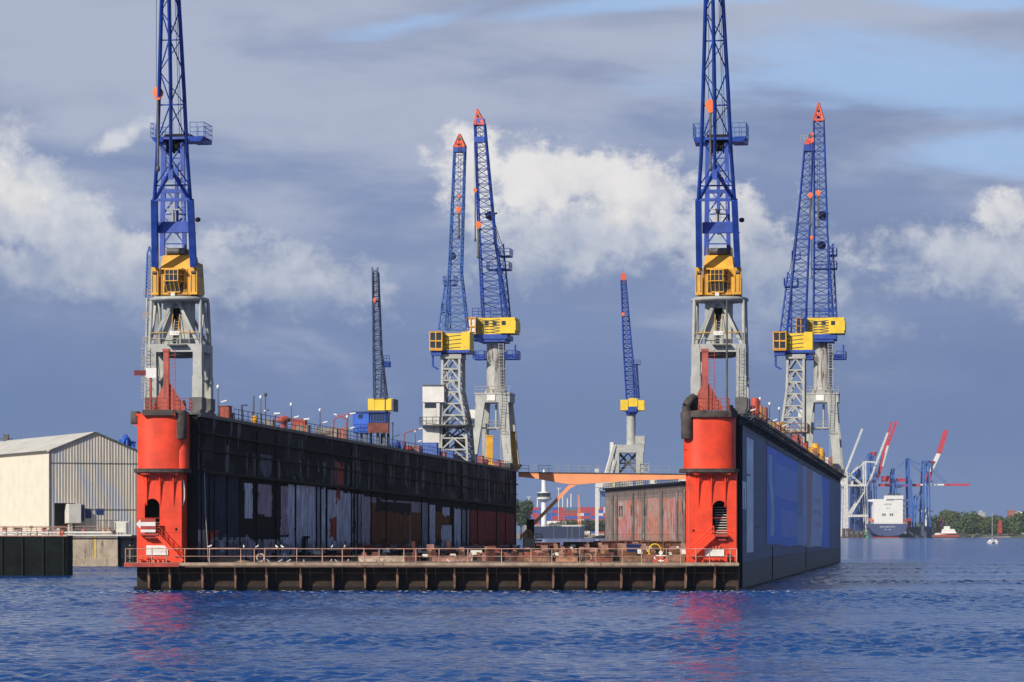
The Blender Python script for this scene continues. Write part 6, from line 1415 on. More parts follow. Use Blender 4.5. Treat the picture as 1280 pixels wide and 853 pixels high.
# pipes along the quay edge
t = thing('quay_pipe', 'pair of long pale pipes with a red flange along the quay edge', 'pipeline', (x0, YQ-.3, 5.4)); ts_ = tuple(t.location)
mb = MB(); p = at(0, 666.0, YQ-.6); mb.tube((x0-20, YQ-.6, p.z), (at(140, 0, YQ).x, YQ-.6, p.z), .22, n=10); mb.tube((x0-20, YQ-.7, p.z-.5), (at(165, 0, YQ).x, YQ-.7, p.z-.5), .16, n=10); mb.build('pipe', WHITED, t, sub=ts_)
mb = MB(); X = at(76, 0, YQ).x
for o_ in (-.5, 0, .5): mb.tube((X+o_-.12, YQ-.6, p.z), (X+o_+.12, YQ-.6, p.z), .42, n=14)
mb.box(X-.5, X+.5, YQ-.9, YQ-.4, p.z-.7, p.z-.3); mb.build('flange', REDB, t, sub=ts_)
mb = MB(); mb.rail([(x0-10, YQ+.3, 5.45), (at(140, 0, YQ).x, YQ+.3, 5.45)], 1.5, 2.4, .05, 2, 5); whole('quay_railing', mb, RAILR, (0, 0, 0), 'rusty railing along the quay edge before the hall', 'railing')
mb = MB(); X = at(119, 0, YQ).x; mb.box(X-.12, X+.12, YQ-.08, YQ-.001, 0, 5.2); whole('quay_ladder', mb, YELL, (0, 0, 0), 'yellow painted ladder strip on the concrete quay wall', 'ladder')
# dark dolphin
YDn = 391.
t = thing('mooring_pontoon', 'dark green-black pontoon wall rising from the water at the left edge', 'mooring pontoon', (at(40, 0, YDn).x, YDn, 0)); ts_ = tuple(t.location)
DG = mat('algae_black_steel', (.006, .010, .009), .85, 0, .6, .35, rust=.35, rustc=(.016, .024, .018), bump=.04, spec=.15)
mb = MB(); X1 = at(84, 0, YDn).x; mb.box(X1-60, X1, YDn, YDn+5, -3, 5.35); mb.build('hull', DG, t, sub=ts_)
mb = MB(); 
for k in range(7): X = X1-.5-k*2.8; mb.box(X-.12, X+.12, YDn-.2, YDn-.002, 0, 5.3)
mb.build('rubbing_strake', BLACK, t, sub=ts_)
mb = MB(); mb.box(X1-60, X1+.1, YDn-.1, YDn+5, 5.36, 5.5); mb.build('deck_edge', RUSTL, t, sub=ts_)
mb = MB(); mb.rail([(X1-40, YDn+.3, 5.5), (X1, YDn+.3, 5.5)], 1.1, 2.1, .05, 1, 5); mb.build('railing', RAILR, t, sub=ts_)
rnd = random.Random(8); mb = MB()
for k in range(9): X = X1-1.2-k*1.5+rnd.uniform(-.3, .3); h = rnd.uniform(.4, 1.0); mb.box(X-.2, X+.2, YDn+.8, YDn+1.4, 5.5, 5.5+h)
mb.build('deck_gear', WHITED, t, sub=ts_)

# the hall
hc = at(62, 0, 532); phi = R(26)
gd = Vector((math.cos(phi), math.sin(phi), 0)); ld = Vector((-math.sin(phi), math.cos(phi), 0)); ld = Vector((-math.sin(phi), math.cos(phi), 0))
ze, zr, zf = CZ+(HZ-564)*532/F, CZ+(HZ-541.5)*537/F, 5.4; GW = 17.4; LL = 70.
hall = thing('corrugated_hall', 'large cream and grey corrugated steel hall with a gabled roof on the quay', 'hall', (hc.x, 532, zf)); hs_ = tuple(hall.location)
A = Vector((hc.x, 532, 0))
def hp(a, l, z): p = A+gd*a+ld*l; return Vector((p.x, p.y, z))
def sheet(mb, p0, p1, z0f, z1f, pitch, dep, nrm, n=None):
    """corrugated sheet from p0 to p1"""
    d = (p1-p0); ln = d.length; k = int(ln/pitch)*4; vs = []; fs = []
    offs = [0, 0, dep, dep]
    for i in range(k+1):
        t_ = i/k; o_ = offs[i % 4]; p = p0+d*(t_)+nrm*o_
        vs += [(p.x, p.y, z0f(t_)), (p.x, p.y, z1f(t_))]
    for i in range(k): fs.append((2*i, 2*i+2, 2*i+3, 2*i+1))
    mb.add(vs, fs)
gn = Vector((gd.y, -gd.x, 0)); ln_ = Vector((-ld.y, ld.x, 0))
if ln_.y > 0: ln_ = -ln_
# gable material: weathered grey with blue streaks
gmM = bpy.data.materials.new('weathered_gable_sheet'); gmM.use_nodes = True; q = NG(gmM.node_tree); b = gmM.node_tree.nodes['Principled BSDF']; b.inputs['Roughness'].default_value = .75
pos = q.n('ShaderNodeNewGeometry').outputs['Position']; sx, sy, sz = q.sep(pos)[:3]
dg = q.xyz(q.m('ADD', sx, q.m('MULTIPLY', sz, .38)), sy, q.m('MULTIPLY', sz, .10))
f1 = q.ss(q.noise(dg, .42, 4, .55, .3), .46, .58)
f2 = q.ss(q.noise(q.vmul(pos, (2.5, 2.5, .08)), 1.0, 3, .5), .4, .62)
c = q.mix(f2, (.56, .51, .43), (.42, .39, .35)); c = q.mix(q.m('MULTIPLY', f1, .45), c, (.30, .38, .54))
q.put(b.inputs['Base Color'], c)
CREAM = mat('cream_sheet', (.66, .62, .52), .65, 0, .06, .4, rust=.06, rustc=(.5, .42, .3)); ROOF = mat('pale_roof_sheet', (.60, .58, .52), .7, 0, .15, .3, rust=.2, rustc=(.3, .27, .23))
mb = MB(); zt_g = lambda t_: ze+(zr-ze)*(1-abs(2*t_-1))
# opening in the gable: x 68..84 photo columns
def ga(px):
    u = (px-640)/F; return (u*A.y-A.x)/(gd.x-u*gd.y)
o0, o1 = ga(68), ga(94); oz = CZ+(HZ-629)*535/F; segs = [(0, o0, zf), (o0, o1, oz), (o1, GW, zf)]
for a0, a1, zb_ in segs:
    sheet(mb, hp(a0, 0, 0), hp(a1, 0, 0), lambda t_, z=zb_: z, lambda t_, a0=a0, a1=a1: zt_g((a0+(a1-a0)*t_)/GW), .55, .07, gn)
mb.build('gable_wall', gmM, hall, sub=hs_)
mb = MB(); sheet(mb, hp(0, LL, 0), hp(0, 0, 0), lambda t_: zf, lambda t_: ze, .6, .06, ln_); mb.build('long_wall', CREAM, hall, sub=hs_)
mb = MB(); e = .5
for sgn in (0, 1):
    a_e, a_r = (-e, GW/2) if sgn == 0 else (GW+e, GW/2); zz = ze-e*(zr-ze)/(GW/2)
    p = [hp(a_e, -.35, zz), hp(a_r, -.35, zr), hp(a_r, LL, zr), hp(a_e, LL, zz)]
    lo = p if sgn == 0 else p[::-1]; mb.hexa([v for v in lo], [v+Vector((0, 0, .22)) for v in lo])
mb.build('roof', ROOF, hall, sub=hs_)
mb = MB(); 
for zz in (CZ+(HZ-579)*534/F, CZ+(HZ-637)*534/F): mb.beam(hp(0 if zz > 12 else o1+1, -.12, zz), hp(GW, -.12, zz), .06, .1)
mb.beam(hp(-.05, -.1, zf), hp(-.05, -.1, ze), .2); mb.beam(hp(0, -.36, ze+.1), hp(GW/2, -.36, zr+.1), .12, .25); mb.beam(hp(GW, -.36, ze+.1), hp(GW/2, -.36, zr+.1), .12, .25)
for l in (0.1,): mb.beam(hp(-.55, 0, ze), hp(-.55, LL, ze), .2)
mb.build('trim', GREYD, hall, sub=hs_)
mb = MB(); p0, p1 = hp(o0, 3, 0), hp(o1, 3, 0); mb.add([(p0.x, p0.y, zf), (p1.x, p1.y, zf), (p1.x, p1.y, oz), (p0.x, p0.y, oz)], [(0, 1, 2, 3)])
for aa in (o0, o1): p0, p1 = hp(aa, .1, 0), hp(aa, 3, 0); mb.add([(p0.x, p0.y, zf), (p1.x, p1.y, zf), (p1.x, p1.y, oz), (p0.x, p0.y, oz)], [(0, 1, 2, 3)])
mb.build('doorway_recess', mat('recess_grey', (.09, .09, .085), .8), hall, sub=hs_)
mb = MB(); a0, a1 = ga(83), ga(98); z0_, z1_ = CZ+(HZ-654)*534/F, CZ+(HZ-630)*534/F
def obx(mb, a0, a1, l0, l1, z0, z1): mb.hexa([hp(a0, l0, z0), hp(a1, l0, z0), hp(a1, l1, z0), hp(a0, l1, z0)], [hp(a0, l0, z1), hp(a1, l0, z1), hp(a1, l1, z1), hp(a0, l1, z1)])
obx(mb, a0, a1, -1.6, 1, z0_, z1_); obx(mb, a0+.1, a0+.8, -1.2, -.6, zf, z0_); mb.build('annex_box', WHITED, hall, sub=hs_)
mb = MB(); obx(mb, a0-.1, a1+.1, -1.7, 1, z0_-.2, z0_-.002); mb.build('annex_floor', RUST, hall, sub=hs_)
for aa, bb, za_, zb_ in ((98.5, 105, 631, 652), (106.5, 114, 636, 648), (120, 129, 636, 643.5)):
    mb = MB(); obx(mb, ga(aa), ga(bb), -.12, -.075, CZ+(HZ-zb_)*536/F, CZ+(HZ-za_)*536/F); mb.build('window', PIPEB, hall, sub=hs_)
mb = MB(); obx(mb, -20+20-.0, .0+.01, 0, 0, 0, 0) if False else None
# small things on the quay before the gable
mb = MB(); mb.box(-.9, .9, -.6, .6, .5, 2.3); mb.box(-.8, -.6, -.5, .5, 0, .5); mb.box(.6, .8, -.5, .5, 0, .5); mb.box(.2, .8, -.65, -.605, .8, 2.0); mb.box(-1.1, 1.4, -.5, .5, 2.3, 2.45); mb.tube((1.3, 0, 0), (1.3, 0, 2.3), .06); X = at(152, 0, 512)
whole('machine_cabinet', mb, WHITED, (X.x, 512, 5.4), 'white machine cabinet on legs before the gable, left of the red tower', 'cabinet')
mb = MB()
for k in range(5): mb.box(-2+k*1., -1.9+k*1., -.05, .05, 0, 2.6)
mb.box(-2, 2.1, -.06, .06, 2.6, 2.75); mb.box(-2, 2.1, -.06, .06, 1.2, 1.3); mb.box(-2, 2.1, 1.5, 1.6, 0, .9); X = at(132, 0, 515)
whole('pipe_rack', mb, GREYD, (X.x, 515, 5.4), 'grey steel frame rack on the quay before the gable windows', 'rack')
mb = MB(); mb.box(-1.8, 1.8, -.5, .5, 0, .5); mb.box(-.2, .4, -.5, .5, .5, 1.1); mb.box(.8, 1.5, -.4, .4, .5, .9); X = at(128, 0, 505)
whole('timber_pallet', mb, mat('orange_wood', (.55, .28, .13), .8), (X.x, 505, 5.4), 'orange-brown crates lying at the quay edge before the rack', 'crates')
rnd = random.Random(19)
for i in range(9):
    X = at(6+i*16.5, 0, YQ+1.2); mb = MB(); h = rnd.uniform(.8, 1.7)
    if i % 3 == 0: mb.lathe((0, 0, 0), [(.45, 0), (.45, .1), (.42, .12), (.42, h*.5), (.45, h*.52), (.42, h*.55), (.42, h)], 12)
    elif i % 3 == 1: mb.box(-.7, .7, -.4, .4, .1, h*.8); mb.box(-.75, .75, -.45, .45, h*.8, h*.88); mb.box(-.6, -.45, -.35, .35, 0, .1); mb.box(.45, .6, -.35, .35, 0, .1)
    else: mb.tube((0, 0, 0), (0, 0, h*1.2), .07); mb.box(-.3, .3, -.12, .12, h*.9, h*1.25)
    whole(['oil_drum', 'tool_chest', 'meter_post'][i % 3], mb, [REDD, BEI, GREYD][i % 3], (X.x, YQ+1.2, 5.45), '%s on the quay edge, %s quay item from the left' % (['dull red drum', 'brown tool chest', 'grey meter post'][i % 3], od(i)), ['drum', 'chest', 'post'][i % 3], 'odds and ends along the quay edge')
# blue crumpled lattice crane head behind the hall
t = thing('folded_crane', 'bright blue folded lattice crane top showing above the hall roof', 'crane', (at(158, 0, 640).x, 640, 5.4)); ts_ = tuple(t.location); rnd = random.Random(4)
mb = MB(); 
for i in range(16):
    a = rnd.uniform(-1, 1); p0 = at(158+a*2, 546+rnd.uniform(-2, 2), 640+rnd.uniform(-2, 2)); p1 = at(158+a*13, 562+rnd.uniform(-3, 4), 640+rnd.uniform(-3, 3)); mb.tube(p0, p1, .35, n=5)
for i in range(10): p0 = at(148+rnd.uniform(0, 22), 555+rnd.uniform(-4, 5), 640); p1 = at(148+rnd.uniform(0, 22), 552+rnd.uniform(-4, 8), 641); mb.tube(p0, p1, .2, n=4)
mb.tube(at(148, 560, 640), at(168, 560, 640), .4, n=5); mb.build('jib_frame', BLUEB, t, sub=ts_)
mb = MB(); p = at(158, 560, 640); mb.box(p.x-.8, p.x+.8, 640, 641.6, 5.4, p.z); mb.build('post', BLUE, t, sub=ts_)
mb = MB(); p = hp(GW/2, next(l for l in range(5, 70) if 640+F*hp(GW/2, l, zr).x/hp(GW/2, l, zr).y < 9), zr); mb.box(p.x-.5, p.x+.5, p.y-.5, p.y+.5, p.z-.1, p.z+1.5); mb.box(p.x-1.3, p.x+1.3, p.y-.3, p.y+.3, p.z+.5, p.z+.7); mb.build('roof_vent', GREYD, hall, sub=hs_)

# ------------------------------------------------------------------ foliage
leafm = bpy.data.materials.new('leaves'); leafm.use_nodes = True; q = NG(leafm.node_tree); b = leafm.node_tree.nodes['Principled BSDF']; b.inputs['Roughness'].default_value = .8
pos = q.n('ShaderNodeNewGeometry').outputs['Position']; c = q.mix(q.ss(q.noise(pos, .12, 4, .6), .35, .65), (.035, .060, .018), (.085, .115, .035)); q.put(b.inputs['Base Color'], c)
BARK = mat('bark', (.10, .075, .055), .9)
def foliage(blobs, n, size, rnd):
    """leaf clump faces spread through a set of ellipsoids"""
    mb = MB(); tot = sum(b[3]*b[5] for b in blobs)
    for (cx, cy, cz, rx, ry, rz_) in blobs:
        for i in range(int(n*rx*rz_/tot)+1):
            while True:
                x, y, z = rnd.uniform(-1, 1), rnd.uniform(-1, 1), rnd.uniform(-1, 1); d = x*x+y*y+z*z
                if .25 < d < 1 and (d > .5 or rnd.random() < .4): break
            p = Vector((cx+x*rx, cy+y*ry, cz+z*rz_)); s_ = size*rnd.uniform(.6, 1.4)
            nv = Vector((x+rnd.uniform(-.7, .7), y+rnd.uniform(-.7, .7), z+rnd.uniform(-.4, .9))).normalized(); a = nv.cross(Vector((0, 0, 1))).normalized()*s_; bb = nv.cross(a)*rnd.uniform(.6, 1)
            mb.add([p-a-bb*.6, p+a-bb, p+a*.8+bb, p-a*.5+bb*.8], [(0, 1, 2, 3)])
    return mb
def tree(px, Y, h, w, label, z0=2.6, group=None, seed=1):
    rnd = random.Random(seed); t = thing('tree', label, 'tree', (at(px, 0, Y).x, Y, z0), 0, group)
    mb = MB(); mb.tube((0, 0, 0), (.2, 0, h*.35), h*.03, h*.02); mb.tube((.2, 0, h*.33), (-w*.2, .3, h*.6), h*.018, h*.008); mb.tube((.2, 0, h*.35), (w*.2, -.3, h*.65), h*.018, h*.008); mb.build('trunk', BARK, t)
    bl = [(rnd.uniform(-w*.3, w*.3), rnd.uniform(-w*.2, w*.2), h*(.35+.5*rnd.random()), w*rnd.uniform(.2, .34), w*.3, h*rnd.uniform(.12, .2)) for _ in range(9)]+[(0, 0, h*.55, w*.42, w*.3, h*.32)]
    foliage(bl, 1700, max(.5, h*.03), rnd).build('crown', leafm, t)
tree(651, 2500, 34, 20, 'big dark green tree just right of the left wing end', seed=3)
for i, (px, w, h) in enumerate(((668, 16, 7), (700, 22, 12), (716, 16, 13), (724, 14, 11), (738, 20, 13), (746, 18, 12), (756, 20, 13), (765, 18, 14))):
    tree(px, 2705+i*4, h*1.25, w, 'low green bush on the far bank, %s from the left under the containers' % od(i), seed=20+i, group='bushes along the bank below the container stacks')
# the far wood on the right bank
rnd = random.Random(42); bl = []
for i in range(150):
    Y = rnd.uniform(3120, 3330); px = rnd.uniform(1158, 1420); h = (15+10*vn(px*.06, 0, 3)+rnd.uniform(-3, 4))*Y/3200
    p = at(px, 0, Y); r = rnd.uniform(5, 10); bl.append((p.x, Y, 3+h-r*.6, r, r, r*.8)); bl.append((p.x+rnd.uniform(-5, 5), Y-rnd.uniform(0, 8), 3+h*.45, r*1.1, r, h*.42))
wd = foliage(bl, 48000, 1.05, rnd).build('wood', leafm); tag(wd, 'dense green wood along the far right bank', 'wood', kind='stuff')
mb = MB(); a, b_ = at(1217, 0, 3050), at(1262, 0, 3050); mb.hexa([(a.x, 3035, -1), (b_.x, 3030, -1), (b_.x, 3100, -1), (a.x, 3100, -1)], [(a.x+4, 3045, 3.3), (b_.x-4, 3040, 3.3), (b_.x, 3100, 3.3), (a.x, 3100, 3.3)]); tag(mb.build('sandy_spit', mat('sandy_bank', (.26, .23, .17), .95)), kind='structure')
# red channel beacon in front of the wood
t = thing('beacon_tower', 'dark red beacon tower standing before the wood at right', 'beacon', (at(1250, 0, 3045).x, 3045, 3.2))
mb = MB(); mb.hexa([(-2.1, -2, 0), (2.1, -2, 0), (2.1, 2, 0), (-2.1, 2, 0)], [(-1.6, -1.6, 13.5), (1.6, -1.6, 13.5), (1.6, 1.6, 13.5), (-1.6, 1.6, 13.5)]); mb.build('shaft', REDD, t)
mb = MB(); mb.box(-2.2, 2.2, -2.2, 2.2, 9, 9.6); mb.box(-1., 1., -1, 1, 13.5, 15.4); mb.build('lantern_gallery', REDD, t)
for i, (px, w, h, m) in enumerate(((1266, 10, 40, PINK), (1272, 9, 36, WHITED), (1227, 9, 37, mat('pale_far_wall', (.4, .4, .42), .8)), (1277, 8, 35, WHITED))):
    mb = MB(); s_ = 3800/F
    W_ = w*s_/2; z1 = (HZ-645+ (h-34)*.55)*s_+6; mb.box(-W_, W_, 0, 14, -3, z1); mb.box(-W_*.5, W_*.3, 2, 8, z1, z1+2.2); mb.box(-W_-.3, W_+.3, -.3, 14.3, z1-.7, z1-.2)
    whole('apartment_block', mb, m, (at(px, 0, 3800).x, 3800, 3), ['pinkish tower block top above the wood at the right edge', 'white tower block top beside the pinkish one', 'pale building top above the middle of the wood', 'white building top at the extreme right above the wood'][i], 'building', 'buildings beyond the wood')

# ------------------------------------------------------------------ container yard seen through the gap
cc_ = {'red': mat('container_red', (.42, .05, .06), .6), 'blue': mat('container_blue', (.04, .10, .42), .6), 'white': mat('container_white', (.62, .62, .6), .6), 'rust': mat('container_brown', (.26, .09, .06), .6), 'grey': mat('container_grey', (.22, .25, .30), .6), 'teal': mat('container_slate', (.08, .16, .28), .6)}
def cont_mesh(w, m):
    mb = MB(); mb.box(-w/2, w/2, 0, 2.44, .05, 2.85)
    for k in range(int(w/.9)): mb.box(-w/2+.3+k*.9, -w/2+.65+k*.9, -.06, -.001, .25, 2.65)
    for xx in (-w/2, w/2-.15): mb.box(xx, xx+.15, -.08, -.0, 0, 2.9)
    return mb.build('shipping_container', m)
cache = {}
def container(x, Y, z, w, colr, label, group):
    k = (w, colr)
    if k not in cache: o = cont_mesh(w, cc_[colr]); cache[k] = o
    else: o = cache[k].copy(); COL.objects.link(o)
    o.location = (x, Y, z); tag(o, label, 'container', group)
    return o
rnd = random.Random(77); Yc = 2840.
fixed = {(1, 0): 'blue', (1, 2): 'blue', (1, 1): 'red'}
rown = ['lowest', 'second lowest', 'third lowest', 'fourth lowest', 'middle', 'fourth highest', 'third highest', 'second highest', 'top']
xL = at(658, 0, Yc).x; xx = xL; cols_ = []
while xx < at(742, 0, Yc).x:
    w_ = 12.19 if len(cols_) in (2, 5) else 6.06
    cols_.append((xx+w_/2, w_)); xx += w_+.35
nb_ = len(cols_)
while xx < at(775, 0, Yc).x: cols_.append((xx+3.05, 6.06)); xx += 6.4
for r_ in range(9):
    for ci, (x, w) in enumerate(cols_):
        if w > 10: colr = 'blue' if (ci == 2 and r_ != 7) else rnd.choice(['red', 'blue', 'rust', 'grey', 'teal', 'red', 'teal'])
        else: colr = rnd.choice(['red', 'red', 'white', 'blue', 'red'])
        if ci >= nb_ and r_ == 8: colr = rnd.choice(['white', 'white', 'red'])
        container(x, Yc, 2.6+r_*2.91+1.6, w, colr, '%s container in the %s tier, %s stack from the left in the central gap' % (colr, rown[r_], od(ci)), 'containers stacked in the yard behind the dock')
mb = MB(); mb.box(0, at(775, 0, Yc).x-xL, 0, 6, 0, 1.58); whole('yard_wall', mb, CONC, (xL, Yc-1, 2.6), 'low concrete wall under the container stacks', 'wall')
mb = MB(); text_bars_z = None
# trucks / white trailers in front of the stack
for i, px in enumerate((664, 685, 695, 706, 713)):
    mb = MB(); mb.box(-3.6, 3.6, 0, 2.4, 1., 3.9); mb.box(-3.5, 3.5, .2, 2.2, .6, 1.)
    for k in (-2.6, -1.6, 2.6): mb.tube((k, -.05, .5), (k, 2.4, .5), .5, n=10)
    whole('trailer', mb, WHITE, (at(px, 0, 2795).x, 2795, 12.6), 'white trailer parked below the containers, %s from the left' % od(i), 'trailer', 'white trailers below the container stacks')
mb = MB(); mb.box(at(655, 0, 2790).x, at(722, 0, 2790).x, 2790, 2802, 2.6, 12.58); tag(mb.build('raised_road', QUAYG), kind='structure')
# control tower
t = thing('control_tower', 'white round control tower with a glazed ring cabin in front of the containers', 'tower', (at(680, 0, 2700).x, 2700, 1.)); Zt = lambda py: CZ+(HZ-py)*2700/F-1.
mb = MB(); mb.lathe((0, 0, 0), [(2.6, 0), (2.6, Zt(630)), (2.3, Zt(628)), (2.3, Zt(592))], 20); mb.lathe((0, 0, Zt(592)), [(2.3, 0), (1.2, 1.5), (.5, 4.)], 14); mb.build('shaft', WHITE, t)
mb = MB(); mb.lathe((0, 0, Zt(627)), [(3, 0), (6.6, 1.8), (7.4, 2.0), (7.4, 2.9)], 24); mb.lathe((0, 0, Zt(616.5)), [(6.4, 0), (6.8, .3), (3, 1.1)], 24); mb.lathe((0, 0, Zt(624)), [(6.2, 0), (6.2, 2.6)], 24); mb.build('cabin', WHITE, t)
mb = MB(); mb.lathe((0, 0, Zt(621)), [(6.25, -.5), (6.4, 3.2)], 24); cg = mb.build('cabin_glazing', GLASS, t)
mb = MB(); mb.rail([(7.3*math.cos(a_), 7.3*math.sin(a_), Zt(623.5)) for a_ in [2*math.pi*i/16 for i in range(17)]], 1.5, 2, .1, 1, 4); mb.build('gallery_railing', GREY, t)
# navy barge / quay face before the bank
mb = MB(); a, b_ = at(669, 0, 2680).x, at(730, 0, 2680).x; w = b_-a
mb.hexa([(0, 0, -1), (w, 0, -1), (w, 14, -1), (0, 14, -1)], [(-1, 0, 11), (w+1, 0, 11), (w+1, 14, 11), (-1, 14, 11)]); mb.box(w*.6, w*.9, -.4, -.01, 7, 8.2)
t = thing('moored_hull', 'dark navy ship hull moored below the white control tower', 'ship hull', (a, 2680, 0)); mb.build('hull', mat('navy_hull', (.012, .025, .075), .6), t)
mb = MB(); mb.rail([(0, 0, 11), (w, 0, 11)], 1.4, 4, .12, 1, 4); mb.box(w*.55, w*.95, 2, 6, 11, 12.2); mb.build('deck_rail', WHITED, t)
for i, px in enumerate((692.5, 709.5, 715.5, 724.5)):
    mb = MB(); mb.tube((0, 0, -2), (0, 0, 11.5 if i < 1 else 9.5), .55, .45); mb.lathe((0, 0, 9 if i else 11), [(.6, 0), (.9, .3), (.9, .8), (.3, 1.2)], 8)
    whole('mooring_pile', mb, GREYD, (at(px, 0, 2660).x, 2660, 0), 'grey mooring pile before the navy hull, %s from the left' % od(i), 'pile', 'mooring piles before the navy hull')
for i, (px, top, w) in enumerate(((661, 621, .5), (672, 625, .9), (698.5, 610, .7), (703.5, 621, .8), (709.5, 624, .9), (714, 618, .9), (733, 655, .5), (737.5, 657, .6))):
    Y = 2900; h = (HZ-top)*Y/F+3; mb = MB(); mb.tube((0, 0, 0), (0, 0, h), w*1.1, w*.8); mb.box(-2.2, 2.2, -.3, .3, h-.3, h+.3) if i in (0, 2) else mb.lathe((0, 0, h), [(w, 0), (w*.4, 1)], 8)
    whole('light_mast', mb, WHITED, (at(px, 0, Y).x, Y, 2.6), 'pale slender mast rising behind the containers, %s from the left' % od(i), 'mast', 'masts above the container yard')
t = thing('mobile_crane', 'thin orange lattice crane standing upright before the containers', 'crane', (at(724.5, 0, 2705).x, 2705, 2.)); mc, mb_ = MB(), MB(); s_ = 2705/F
Pz = lambda px, py, ly=0: Vector(((px-724.5)*s_, ly, CZ+(HZ-py)*s_-2))
lattice(mc, mb_, [[Pz(723, 658), Pz(722.6, 619)], [Pz(726.4, 658), Pz(723.8, 619)], [Pz(726.4, 658, 2), Pz(723.8, 619, 1)], [Pz(723, 658, 2), Pz(722.6, 619, 1)]], 12, .55, .3); mc.build('jib_chord', ORANGE, t); mb_.build('jib_bracing', ORANGE, t)
mb = MB(); mb.box(-2, 2, -1, 3, 0, 5); mb.build('crane_cab', YEL, t)
# pale gantry beside the pink wall
t = thing('gantry_crane', 'pale grey gantry crane with a blue trolley cabin left of the weathered pink wall', 'crane', (at(755, 0, 2450).x, 2450, 2.)); s_ = 2450/F
bx = lambda mb, p0, p1, y0, y1, ly0, ly1: mb.box((p0-755)*s_, (p1-755)*s_, ly0, ly1, CZ+(HZ-y1)*s_-2, CZ+(HZ-y0)*s_-2)
mb = MB(); bx(mb, 744, 748.2, 588, 670, 0, 3); bx(mb, 748.8, 751, 610, 636, 8, 10); mb.build('leg', WHITED, t)
mb = MB(); bx(mb, 782, 786, 604, 670, 0, 3); mb.build('leg', WHITED, t)
mb = MB(); bx(mb, 744, 790, 603, 609.5, -.5, 3.5); bx(mb, 743.5, 749, 586, 590, -.5, 3); mb.build('bridge_beam', WHITED, t)
mb = MB(); bx(mb, 750, 763, 614, 618, 0, 4); bx(mb, 752, 760, 618, 621, 0, 4); bx(mb, 757, 762, 629, 630.5, 0, 2); mb.build('trolley_cabin', PIPEB, t)
mb = MB(); bx(mb, 750, 763, 611.5, 613, -.4, 4); mb.build('trolley_frame', GREY, t)

# ------------------------------------------------------------------ container terminal on the right
RW = mat('boom_red_paint', (.55, .04, .07), .6); TB = mat('terminal_blue_paint', (.03, .12, .42), .6); TW = mat('terminal_white_paint', (.60, .60, .57), .6)
YT = 2950.; sT = YT/F
def T(px, py, ly=0.): return Vector(((px-640)*(YT+ly)/F, YT+ly, CZ+(HZ-py)*(YT+ly)/F))
def ship_crane(label, cx, frame, boom, m, bm, flat=None, house=None, group='ship-to-shore cranes at the container terminal'):
    t = thing('ship_to_shore_crane', label, 'crane', tuple(T(cx, 671))); ts_ = tuple(t.location); t.location.z = 0; ts_ = (ts_[0], ts_[1], 0)
    mb = MB()
    for (a, b, w) in frame:
        for ly in (0, 18): mb.beam(T(*a)+Vector((0, ly, 0)), T(*b)+Vector((0, ly, 0)), w*sT*(1. if m is TW else .8), w*sT*(1. if m is TW else .8), up=(0, 1, 0))
    seen = set()
    for (a, b, w) in frame:
        for p in (a, b):
            if p not in seen and p[1] < 665: seen.add(p); mb.beam(T(*p), T(*p)+Vector((0, 18, 0)), .9*sT)
    mb.build('frame', m, t, sub=ts_)
    for (a, b, w, cl) in boom:
        mb = MB()
        for ly in (6, 12): mb.beam(T(*a)+Vector((0, ly, 0)), T(*b)+Vector((0, ly, 0)), w*sT*.72, w*sT*.72, up=(0, 1, 0))
        d = (T(*b)-T(*a)); k = max(2, int(d.length/6))
        for i in range(k+1): p = T(*a)+d*(i/k); mb.beam(p+Vector((0, 6, 0)), p+Vector((0, 12, 0)), .5*sT)
        mb.build('boom', cl, t, sub=ts_)
    if house:
        for (x0, x1, y0, y1, cl) in house:
            a, b = T(x0, y1), T(x1, y0); mb = MB(); mb.box(a.x, b.x, YT+3, YT+14, a.z, b.z); mb.box(a.x-.5, b.x+.5, YT+2.5, YT+14.5, b.z, b.z+.7); mb.build('machine_house', cl, t, sub=ts_)
    return t
YT = 2935.; sT = YT/F
ship_crane('white-grey gantry crane with slanting raised boom at the edge of the right wing', 1058, [((1054, 671), (1056, 600), 1.6), ((1059, 671), (1058, 590), 3.), ((1052, 606), (1060, 606), 2)], [((1052, 606), (1079, 536), 2.4, TW)], TW, TW, house=[(1060, 1067, 602, 609, TW)])
ship_crane('white-grey A-frame gantry crane with a long raised boom behind the ship stern', 1084, [((1083, 669), (1081.5, 578), 1.8), ((1085, 669), (1081, 608), 1.8), ((1060, 645), (1085, 645), 2.8), ((1060, 596), (1082, 577), 1.4), ((1061, 592), (1081, 608), 1.4), ((1064, 643), (1082, 612), 1.4), ((1062, 643), (1080, 616), 1.2), ((1060, 607), (1082, 607), 2.), ((1082, 577), (1098, 578), 1.2)], [((1086, 607), (1111, 541), 2.4, TW)], TW, TW)
YT = 2962.; sT = YT/F
ship_crane('blue terminal crane with twin red and white booms raised highest', 1092, [((1090, 665), (1088, 567), 2.4), ((1097, 665), (1094, 570), 1.6), ((1072, 665), (1076, 590), 1.6), ((1076, 665), (1082, 590), 2.), ((1068, 590), (1066, 665), 1.4), ((1066, 600), (1098, 600), 2.), ((1088, 567), (1098, 600), 1.), ((1088, 567), (1076, 592), .8)], [((1097, 600), (1104, 583), 2.8, RW), ((1104, 583), (1111, 557), 2.6, WHITED), ((1111, 557), (1122, 527), 3., RW), ((1098, 596), (1116, 527), 2.4, RW), ((1066, 602), (1097, 602), 3, RW)], TB, RW, house=[(1066, 1076, 588, 596, TB), (1090, 1096, 566, 569, RW)])
